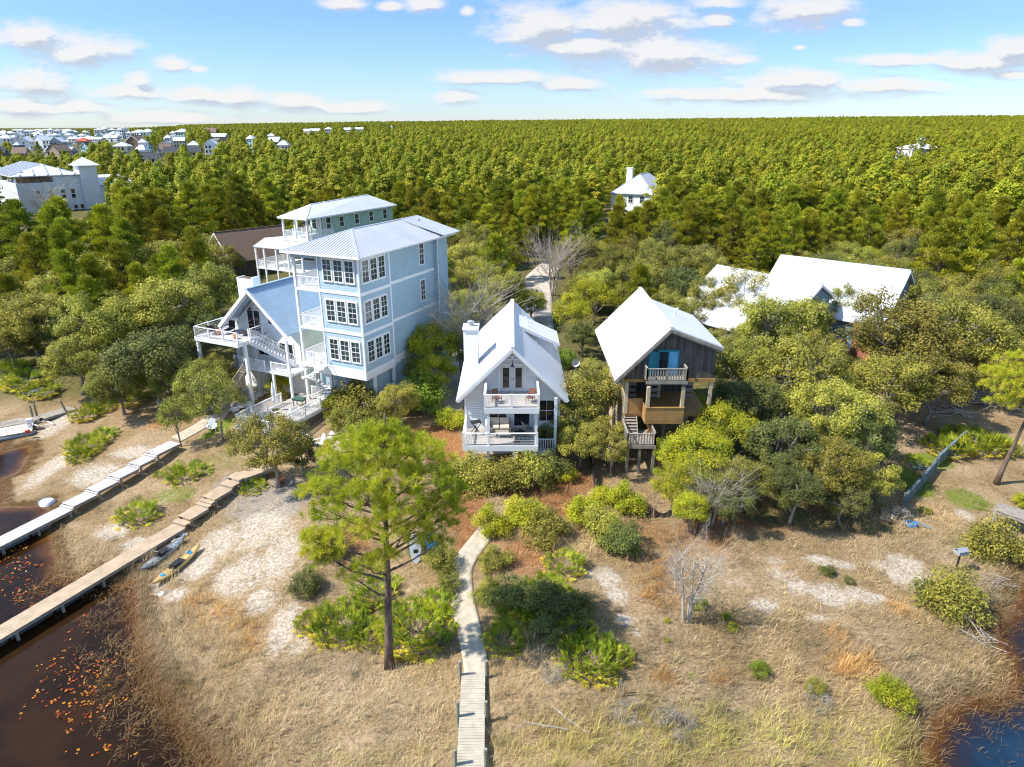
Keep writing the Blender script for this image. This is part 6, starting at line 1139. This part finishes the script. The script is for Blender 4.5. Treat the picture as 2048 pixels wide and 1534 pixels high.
q=gp(610,885); chair('round backed white chair by the fire pit below the terrace',q,.8,'white chairs below the terrace'); q=gp(637,893); chair('reclining white chair by the fire pit below the terrace',q,-.9,'white chairs below the terrace')
q=gp(425,862); chair('small bluish white chair under the slim lawn oak',q,.3,'white chairs below the terrace')
s=thing('planter','pale concrete planter trough under the blue house','planter',(-15.2,58.2,hz(-15.2,58.2)),TA); m=MB(); m.box((-1.2,-.4,0),(1.2,.4,.95)); m.build('trough',CONC,s); V,F,Tn=leafy(np.array([[x,0,1.1] for x in (-.9,-.5,0,.5,.9)]),.36,80,.16,np.random.default_rng(4)); link(bpy.data.objects.new('plant',np_mesh('plant',V,F,YELM,Tn)),s)
for k,(x,y) in enumerate(((-13.4,57.9),(-12.5,57.3))):
    b2=thing('potting_bench','small white topped potting bench '+('left of its neighbour' if k==0 else 'nearest the corner post')+' under the blue house','bench',(x,y,hz(x,y)),TA); m=MB(); m.box((-.45,-.25,.72),(.45,.25,.78)); m.build('top',TRIM,b2)
    for i in (-.4,.4): m=MB(); m.box((i-.04,-.2,0),(i+.04,.2,.72)); m.build('leg',GREYWOOD,b2)
g2=thing('garden_gate','white picket gate and rail right of the blue house base','gate',(*gp(772,800)[:2],hz(*gp(772,800)[:2])),.4); m=MB(); rail(m,(0,0,0),(1.9,0,0),1.1,.11); m.build('picket_panel',WHITE,g2); m=MB(); rail(m,(1.95,0,0),(2.0,-1.8,-.3),1.1,.11); m.build('side_panel',WHITE,g2)
# ------------------------------------------------------------------ furniture on the white house deck
WA=-.445; WO=np.array([-24.529,62.0])
def onW(x,y,z=8.15): return (WO[0]+math.cos(WA)*x-math.sin(WA)*y,WO[1]+math.sin(WA)*x+math.cos(WA)*y,z)
def lounger(label,loc,rz,group,recl=1.0):
    r=thing('deck_lounger',label,'lounger',loc,rz,group); m=MB(); m.slab([(-.3,-.9,.34),(.3,-.9,.34),(.3,.35,.36),(-.3,.35,.36)],.03,(0,0,1)); m.build('seat',FABDARK,r)
    m=MB(); y=.35+.75*math.cos(recl); z=.36+.75*math.sin(recl); m.slab([(-.3,.35,.37),(.3,.35,.37),(.3,y,z),(-.3,y,z)],.03); m.build('backrest',FABDARK,r)
    for s in (-1,1):
        m=MB(); m.beam((s*.32,-.9,.33),(s*.32,.4,.35),.04); m.beam((s*.32,.4,.35),(s*.32,y,z),.04); m.build('side_rail',BLACK,r)
        for yy_ in (-.75,.3): m=MB(); m.beam((s*.32,yy_,0),(s*.32,yy_,.34),.035); m.build('leg',BLACK,r)
    return r
G1='loungers on the raised deck'
lounger('dark upright sling lounger against the gable wall of the white house deck',onW(-3.6,.6),WA+.2,G1,1.3); lounger('brown sling lounger at the outer corner of the white house deck',onW(-4.6,-.5),WA-2.6,G1,1.2); lounger('dark sling lounger lying along the right rail of the white house deck',onW(-1.1,.6),WA-1.2,G1,.7)
for k,(x,y) in enumerate(((-4.0,-.4),(-1.5,-.7))):
    r=thing('garden_stool','orange ceramic stool '+('between the two upright loungers' if k==0 else 'beside the low right lounger')+' on the white house deck','stool',onW(x,y),0,'orange stools'); m=MB(); m.lathe((0,0,0),[(.15,0),(.2,.08),(.23,.25),(.2,.42),(.16,.48)],12); m.build('body',ORANGE,r,True); m=MB(); m.lathe((0,0,.48),[(.17,0),(.17,.03)],12); m.build('top',ORANGE,r)
# ------------------------------------------------------------------ furniture on the cottage decks
def sofa(label,loc,w=1.55):
    r=thing('outdoor_sofa',label,'sofa',loc,0); m=MB(); m.box((-w/2,-.4,.12),(w/2,.4,.3)); m.build('base',GREYWOOD,r)
    for k in (-1,1):
        m=MB(); m.box((k*w/4-w/4+.03,-.4,.3),(k*w/4+w/4-.03,.25,.48)); m.build('seat_cushion',CUSH,r,bevel=.05); m=MB(); m.slab([(k*w/4-w/4+.03,.2,.46),(k*w/4+w/4-.03,.2,.46),(k*w/4+w/4-.03,.36,.98),(k*w/4-w/4+.03,.36,.98)],.16); m.build('back_cushion',CUSH,r,bevel=.05)
        m=MB(); m.box((k*w/2-.06,-.4,.1),(k*w/2+.06,.4,.68)); m.build('armrest',GREYWOOD,r)
    m=MB(); m.box((-w/2,.36,.12),(w/2,.42,.85)); m.build('backrest',GREYWOOD,r); return r
sofa('two seat outdoor sofa with beige cushions on the cottage lower deck',(-.95,48.0,5.0))
def wire_chair(label,loc,rz,m_=BLACK,group='chairs on the cottage decks'):
    r=thing('patio_chair',label,'chair',loc,rz,group); m=MB(); m.slab([(-.27,-.27,.43),(.27,-.27,.43),(.27,.25,.41),(-.27,.25,.41)],.035,(0,0,1)); m.build('seat',m_,r); m=MB(); m.slab([(-.27,.25,.45),(.27,.25,.45),(.25,.42,.98),(-.25,.42,.98)],.035); m.build('backrest',m_,r)
    for x in (-.25,.25):
        m=MB(); m.beam((x,-.25,.62),(x,.3,.62),.05,.03); m.beam((x,-.25,.4),(x,-.25,.62),.03); m.build('armrest',m_,r)
        for y in (-.25,.22): m=MB(); m.beam((x,y,0),(x,y,.42),.035); m.build('leg',m_,r)
BRN=mat('brown_resin',(.17,.075,.055),.6,.3,.15,4)
wire_chair('dark metal chair on the right of the cottage lower deck',(.95,46.4,5.0),2.5); wire_chair('grey sling chair behind the dark metal chair on the cottage lower deck',(1.2,47.6,5.0),2.0,GREYWOOD)
wire_chair('reddish brown resin chair at the left of the cottage balcony',(-1.1,46.2,8.06),.5,BRN); wire_chair('brown resin chair at the right of the cottage balcony',(1.35,46.3,8.06),-.4,BRN)
t_=thing('coffee_table','low pale table in front of the beige sofa','table',(-.75,46.9,5.0)); m=MB(); m.box((-.5,-.3,.36),(.5,.3,.41)); m.build('tabletop',GREYWOOD,t_)
for x in (-.42,.42):
    for y in (-.22,.22): m=MB(); m.box((x-.03,y-.03,0),(x+.03,y+.03,.36)); m.build('leg',GREYWOOD,t_)
t_=thing('patio_table','round glass topped table at the front of the cottage lower deck','table',(.35,45.95,5.0)); m=MB(); m.lathe((0,0,.70),[(.5,0),(.5,.03)],18); m.build('tabletop',GLASS,t_); m=MB(); m.tube([(0,0,0),(0,0,.7)],.05,6); m.lathe((0,0,0),[(.3,0),(.25,.04)],12); m.build('base',BLACK,t_)
t_=thing('bar_table','tall dark folding table on the left of the cottage lower deck','table',(-2.75,47.4,5.0),.3); m=MB(); m.box((-.4,-.3,1.0),(.4,.3,1.04)); m.build('tabletop',BLACK,t_)
for s in (-1,1): m=MB(); m.beam((-.35,s*.26,0),(.35,s*.26,1.0),.04); m.beam((.35,s*.24,0),(-.35,s*.24,1.0),.04); m.build('leg',BLACK,t_)
wire_chair('dark chair on the small side porch of the cottage',(2.6,47.9,3.95),.3)
# ------------------------------------------------------------------ boats
def kayak(label,p,q,w,m_,m2,z=.0):
    p,q=np.array(p),np.array(q); d=q-p; Lh=float(np.linalg.norm(d)); r=thing('kayak',label,'kayak',tuple(p),math.atan2(d[1],d[0]),'kayaks beside the tan boardwalk'); r.rotation_euler=(0,-math.asin(d[2]/Lh),math.atan2(d[1],d[0])); n=22;V=[];F=[];K=12
    for i in range(n+1):
        t=i/n; hw=w/2*max(.02,(1-abs(2*t-1)**2.4))**.8; x=t*Lh; lift=.16*abs(2*t-1)**3
        for j in range(K): a=2*math.pi*j/K; y=hw*math.cos(a); zz=.17+lift+(.15 if math.sin(a)>0 else .20)*math.sin(a)*(hw/(w/2))**.3*(.8 if math.sin(a)>0 else 1); V.append((x,y,zz+.03))
    for i in range(n):
        for j in range(K): F.append((i*K+j,i*K+(j+1)%K,(i+1)*K+(j+1)%K,(i+1)*K+j))
    m=MB(); m.add(V,F); m.build('hull',m_,r,True)
    m=MB(); V=[];pts=[(Lh*.36,.0)]
    m.slab([(Lh*.36,-w*.28,.345),(Lh*.62,-w*.30,.345),(Lh*.62,w*.30,.345),(Lh*.36,w*.28,.345)],.02,(0,0,1)); m.build('cockpit',BLACK,r)
    m=MB(); m.box((Lh*.42,-.2,.36),(Lh*.53,.2,.44)); m.slab([(Lh*.42,-.2,.42),(Lh*.42,.2,.42),(Lh*.36,.2,.78),(Lh*.36,-.2,.78)],.04); m.build('seat',BLACK,r)
    for t in (.2,.78): m=MB(); m.lathe((Lh*t,0,.31+.02),[(.16,0),(.15,.04)],10); m.build('hatch',m2,r)
    for s in (-1,1): m=MB(); m.tube([(Lh*.3,s*w*.36,.35),(Lh*.7,s*w*.36,.35)],.02,5); m.build('side_rail',BLACK,r)
    m=MB(); m.tube([(Lh*.34,w*.2,.42),(Lh*.74,w*.24,.42)],.018,5); m.slab([(Lh*.74,w*.24-.09,.42),(Lh*.84,w*.24-.09,.42),(Lh*.84,w*.24+.09,.42),(Lh*.74,w*.24+.09,.42)],.015,(0,0,1)); m.build('paddle',GREYWOOD,r)
kayak('grey fishing kayak lying against the tan boardwalk',gp(284,1148)+[0,0,.02],gp(372,1079)+[0,0,.02],.82,GREYKAYAK,STEEL); kayak('yellow fishing kayak on the sand outside the grey one',gp(308,1176)+[0,0,.02],gp(401,1098)+[0,0,.02],.82,YELKAYAK,BLUEP)
def rock(label,p,s):
    r=thing('rock',label,'rock',tuple(p)); rg_=np.random.default_rng(int(abs(p[0]*100))); m=MB(); pr=[(s*.5*rg_.uniform(.7,1.1),0),(s*.62*rg_.uniform(.8,1.1),s*.18),(s*.5,s*.38),(s*.2,s*.5)]; m.lathe((0,0,-.04),pr,7); m.v=[(x+rg_.normal()*s*.06,y+rg_.normal()*s*.06,z+rg_.normal()*s*.03) for x,y,z in m.v]; m.build('body',SANDROCK,r)
rock('grey rock at the upper end of the grey kayak',gp(354,1082),.5); rock('pale rock right beside the boardwalk above the kayaks',gp(367,1072),.5); rock('small rock on the bank below the yellow kayak',gp(324,1188),.4)
for i,(a,b2) in enumerate([(492,805),(505,799),(516,793),(527,787),(480,815),(498,812),(536,780),(470,822)]): rock('pale boulder of the rubble row between the lawn and the white house',gp(a,b2),.8+.1*(i%3)); list(C.objects)[-2]['group']='rubble row' 
for i,(a,b2) in enumerate([(668,868),(690,862),(712,868),(700,880),(660,882),(725,880)]): rock('white rock on the sandy bank below the terrace skirt',gp(a,b2),.7+.12*(i%3)); list(C.objects)[-2]['group']='rocks below the terrace'
q0,q1=G(-50,880,.2),G(75,858,.2); d=q1-q0; b_=thing('pontoon_boat','beige decked pontoon boat moored at the short grey pier','boat',tuple(q0),math.atan2(d[1],d[0])); Lb=float(np.hypot(d[0],d[1]))
for s in (-1,1): m=MB(); m.tube([(0,s*.85,0),(Lb-.6,s*.85,0),(Lb,s*.85,.14)],[.27,.27,.08],10); m.build('pontoon',STEEL,b_,True)
m=MB(); m.box((0,-1.2,.28),(Lb-.3,1.2,.36)); m.build('deck',CUSH,b_)
m=MB(); m.beam((.2,-1.15,.9),(Lb-1,-1.15,.9),.04); m.beam((.2,1.15,.9),(Lb-1,1.15,.9),.04)
for x in (.2,1.4,2.6,Lb-1): m.beam((x,-1.15,.36),(x,-1.15,.9),.04); m.beam((x,1.15,.36),(x,1.15,.9),.04)
m.build('railing',TRIM,b_); m=MB(); m.box((Lb-.7,-.25,.2),(Lb-.35,.25,.75)); m.box((Lb-.75,-.2,.75),(Lb-.2,.2,1.15)); m.build('outboard_motor',TRIM,b_,bevel=.04)
fc=thing('fuel_can','red fuel can on the pontoon boat deck','can',tuple(G(56,866,.62)),.4); m=MB(); m.box((-.2,-.13,0),(.2,.13,.3)); m.build('body',ROSE,fc,bevel=.04); m=MB(); m.tube([(.1,0,.3),(.16,0,.4)],.03,6); m.build('cap',BLACK,fc)
fr=thing('pipe_frame','white pipe frame lying on the sand beyond the pontoon boat','frame',tuple(gp(80,852)),.2); m=MB(); a=[gp(78,856)-gp(80,852),gp(108,850)-gp(80,852),gp(92,843)-gp(80,852),gp(62,850)-gp(80,852)]; a=[(x,y,.15) for x,y,z in a]
for i in range(4): m.tube([a[i],a[(i+1)%4]],.05,6)
m.build('tube',TRIM,fr); fr.rotation_euler=(0,0,0)
def canoe(label,p,q,w,m_):
    p,q=np.array(p),np.array(q); d=q-p; Lh=float(np.hypot(d[0],d[1])); r=thing('canoe',label,'canoe',tuple(p),math.atan2(d[1],d[0])); n=14;V=[];F=[];K=7
    for i in range(n+1):
        t=i/n; hw=w/2*max(.02,1-abs(2*t-1)**2.2)**.8
        for j in range(K): a=math.pi*j/(K-1); V.append((t*Lh,hw*math.cos(a),.42*math.sin(a)*(.6+.4*hw/(w/2))))
    for i in range(n):
        for j in range(K-1): F.append((i*K+j,i*K+j+1,(i+1)*K+j+1,(i+1)*K+j))
    m=MB(); m.add(V,F); m.build('hull',m_,r,True); m=MB(); m.tube([(.05,0,.3),(Lh/2,0,.43),(Lh-.05,0,.3)],.025,5); m.build('keel',GREYWOOD,r)
canoe('grey upturned canoe in front of the far left palmettos',gp(52,793),gp(95,770),.9,GREYKAYAK); canoe('white upturned dinghy behind the pale grey dock',gp(78,1010),gp(112,1003),1.1,PLASTW)
for lab,x,y,h,ln in (('left of a pair of green mooring posts by the short pier',66,836,1.3,0),('right of a pair of green mooring posts by the short pier',74,832,1.3,0),('brown leaning mooring post at the end of the short pier',138,832,1.6,-.5)):
    r=thing('mooring_post',lab,'post',tuple(gp(x,y)-[0,0,.2])); m=MB(); m.tube([(0,0,0),(ln,0,h+.2)],.09,8); m.build('pile',POSTW if ln==0 else OAKBARK,r); m=MB(); m.lathe((ln,0,h+.2),[(.1,0),(.02,.06)],8); m.build('cap',TEAL if ln==0 else GREYWOOD,r)
# ------------------------------------------------------------------ yard things
sf=thing('silt_fence','sagging black silt fence on wooden stakes','fence',tuple(gp(1268,1034))); a=gp(1268,1034); b2=gp(1344,1036); m=MB(); n=14; P=[]
for i in range(n+1): t=i/n; p=(b2-a)*t; hgt=.72-.42*math.sin(math.pi*((t*2)%1))**1.0; P.append((p[0],p[1]+.05*math.sin(i*2.1),hgt,p[2]))
for i in range(n): m.slab([(P[i][0],P[i][1],P[i][3]-.05),(P[i+1][0],P[i+1][1],P[i+1][3]-.05),(P[i+1][0],P[i+1][1]+.1,P[i+1][3]+P[i+1][2]),(P[i][0],P[i][1]+.1,P[i][3]+P[i][2])],.012)
m.build('fabric',TARP,sf)
for t in (0,.5,1): p=(b2-a)*t; m=MB(); m.beam((p[0],p[1]-.03,p[2]-.2),(p[0],p[1]-.03,p[2]+1.05),.05); m.build('stake',PALEWOOD,sf)
sf=thing('silt_fence','upright black silt fence between the cottage and the cabin','fence',tuple(gp(1190,985))); a=gp(1190,985); b2=gp(1178,905); m=MB(); p=b2-a; m.slab([(0,0,-.1),(p[0],p[1],p[2]-.1),(p[0],p[1],p[2]+.9),(0,0,.9)],.015); m.build('fabric',TARP,sf)
for t in (0,.5,1): m=MB(); m.beam((p[0]*t+.03,p[1]*t,p[2]*t-.2),(p[0]*t+.03,p[1]*t,p[2]*t+1.1),.05); m.build('stake',GREYWOOD,sf)
for lab,x,y,m_,h in (('blue paddle board leaning in the bushes under the pine',866,1128,BLUEP,2.2),('white paddle board behind the blue one under the pine',833,1128,PLASTW,2.0)):
    q=gp(x,y); r=thing('paddle_board',lab,'paddle board',tuple(q),.2); m=MB(); K=16; V=[(.36*math.cos(2*math.pi*i/K)*(1 if abs(math.sin(2*math.pi*i/K))<.8 else .9),0,h/2+h/2*math.sin(2*math.pi*i/K)) for i in range(K)]; V=[(x_,.35*z_/h,z_) for x_,_,z_ in V]; m.slab(V,.1); m.build('board',m_,r); m=MB(); m.box((-.14,-.02,h*.4),(.14,.1,h*.5)); m.build('deck_pad',BLACK,r)
q=gp(1150,752); r=thing('satellite_dish','small white satellite dish on a pole right of the cottage','dish',tuple(q)); m=MB(); m.tube([(0,0,0),(0,0,1.5)],.03,6); m.build('pole',STEEL,r); m=MB(); V=[];F=[]
for i,(ra,zz) in enumerate(((.02,0),(.2,.03),(.36,.1),(.45,.17))):
    for j in range(14): a_=2*math.pi*j/14; V.append((ra*math.cos(a_)*.95,-.1-zz-.25*0,1.55+ra*math.sin(a_)))
F=[(i*14+j,i*14+(j+1)%14,(i+1)*14+(j+1)%14,(i+1)*14+j) for i in range(3) for j in range(14)]; m.add(V,F); m.build('reflector',PLASTW,r,True); m=MB(); m.tube([(0,-.15,1.3),(0,-.6,1.5)],.015,5); m.build('feed_arm',BLACK,r)
q=gp(1911,1140); r=thing('park_grill','black box grill on a post behind the right shrubs','grill',tuple(q),.25); m=MB(); m.tube([(0,0,-.2),(.05,0,1.25)],.06,8); m.build('post',BLACK,r); m=MB(); m.box((-.32,-.25,1.25),(.42,.25,1.5)); V=[(-.32,-.25,1.5),(.42,-.25,1.5),(.42,.0,1.68),(-.32,.0,1.68)]; m.slab(V,.03,(0,0,1)); m.slab([(-.32,.0,1.68),(.42,.0,1.68),(.42,.25,1.5),(-.32,.25,1.5)],.03,(0,0,1)); m.build('box',STEEL,r)
a,b2,c_=gp(1806,1012),gp(1868,940),gp(1926,886); r=thing('retaining_wall','weathered blue grey timber retaining wall around the small lawn','wall',tuple(a)); m=MB()
def wallrun(m,p,q,h):
    n=max(2,int(np.hypot(*(q-p)[:2])/2.4))
    for k in range(n):
        e=p+(q-p)*k/n-a; f=p+(q-p)*(k+1)/n-a
        for j in range(4): m.beam((e[0],e[1],e[2]+.12+j*.22),(f[0],f[1],f[2]+.12+j*.22),.2,.205)
wallrun(m,a,b2,.9); m.build('lower_run',BLUEWOOD,r); m=MB(); wallrun(m,b2+np.array([.4,.4,.25]),c_+np.array([0,0,.25]),.9); m.build('upper_run',BLUEWOOD,r)
for p in (a,(a+b2)/2,b2,(b2+c_)/2,c_): e=p-a; m=MB(); m.box((e[0]-.12,e[1]-.2,e[2]-.3),(e[0]+.08,e[1]-.0,e[2]+1.15)); m.build('post',BLUEWOOD,r)
m=MB()
for k in range(3): e=b2-a; m.box((e[0]-2.2+k*.55,e[1]-.1,e[2]-.1),(e[0]-1.7+k*.55,e[1]+1.0,e[2]+.05+k*.12))
m.build('step',BLUEWOOD,r)
q=gp(1822,1052); r=thing('hose_coil','blue garden hose coiled beside the blossoming shrub','hose',tuple(q)); m=MB(); m.tube([((.35+.03*math.sin(i))*math.cos(i*.5),(.35+.02*math.cos(i))*math.sin(i*.5),.05+.006*i) for i in range(40)]+[(1.2,-.4,.04)],.03,5); m.build('hose',BLUEP,r)
def debris(label,p,n,l,seed,name='fallen_branches',flat=.25,r0=.045):
    rg_=np.random.default_rng(seed); r=thing(name,label,'branches',tuple(p)); mb=MB()
    for i in range(n):
        s=rg_.normal(size=3)*l*.18; s[2]=abs(s[2])*.5; a_=rg_.normal()*.7+2.9; d=np.array([math.cos(a_),math.sin(a_)*.7,abs(rg_.normal())*flat]); e=s+d*l*rg_.uniform(.4,1); k=(s+e)/2+rg_.normal(size=3)*.15; k[2]=abs(k[2]); mb.tube([s,k,e],[r0,r0*.7,r0*.25],5,False)
        for j in range(4): f=k+(e-k)*rg_.random(); mb.tube([f,f+(d+rg_.normal(size=3)*.6)*l*.2],[r0*.3,r0*.12],3,False)
    mb.build('wood',TWIG,r)
debris('tangle of fallen grey limbs under the oaks by the leaning pine',gp(1985,805),26,5.5,3); debris('long bare pole of driftwood in the front marsh grass',gp(1150,1435),2,3.0,5,r0=.04); debris('grey brush pile at the top of the timber wall',gp(1925,830),16,4.,6)
debris('bleached dead branches at the right water edge',gp(1985,1290),12,2.2,8,r0=.03); debris('bleached dead branches beneath the left palmettos at the water',gp(2020,1170),10,2.0,9,r0=.03)
for k,(x,y) in enumerate(((1238,1388),(1246,1392))):
    q=gp(x,y); r=thing('marsh_stake','thin grey stake in the marsh '+('left of its twin' if k==0 else 'slightly shorter of the pair'),'stake',tuple(q)); m=MB(); m.tube([(0,0,-.2),(.03,0,.95-.2*k)],.035,6); m.build('shaft',OAKBARK,r)
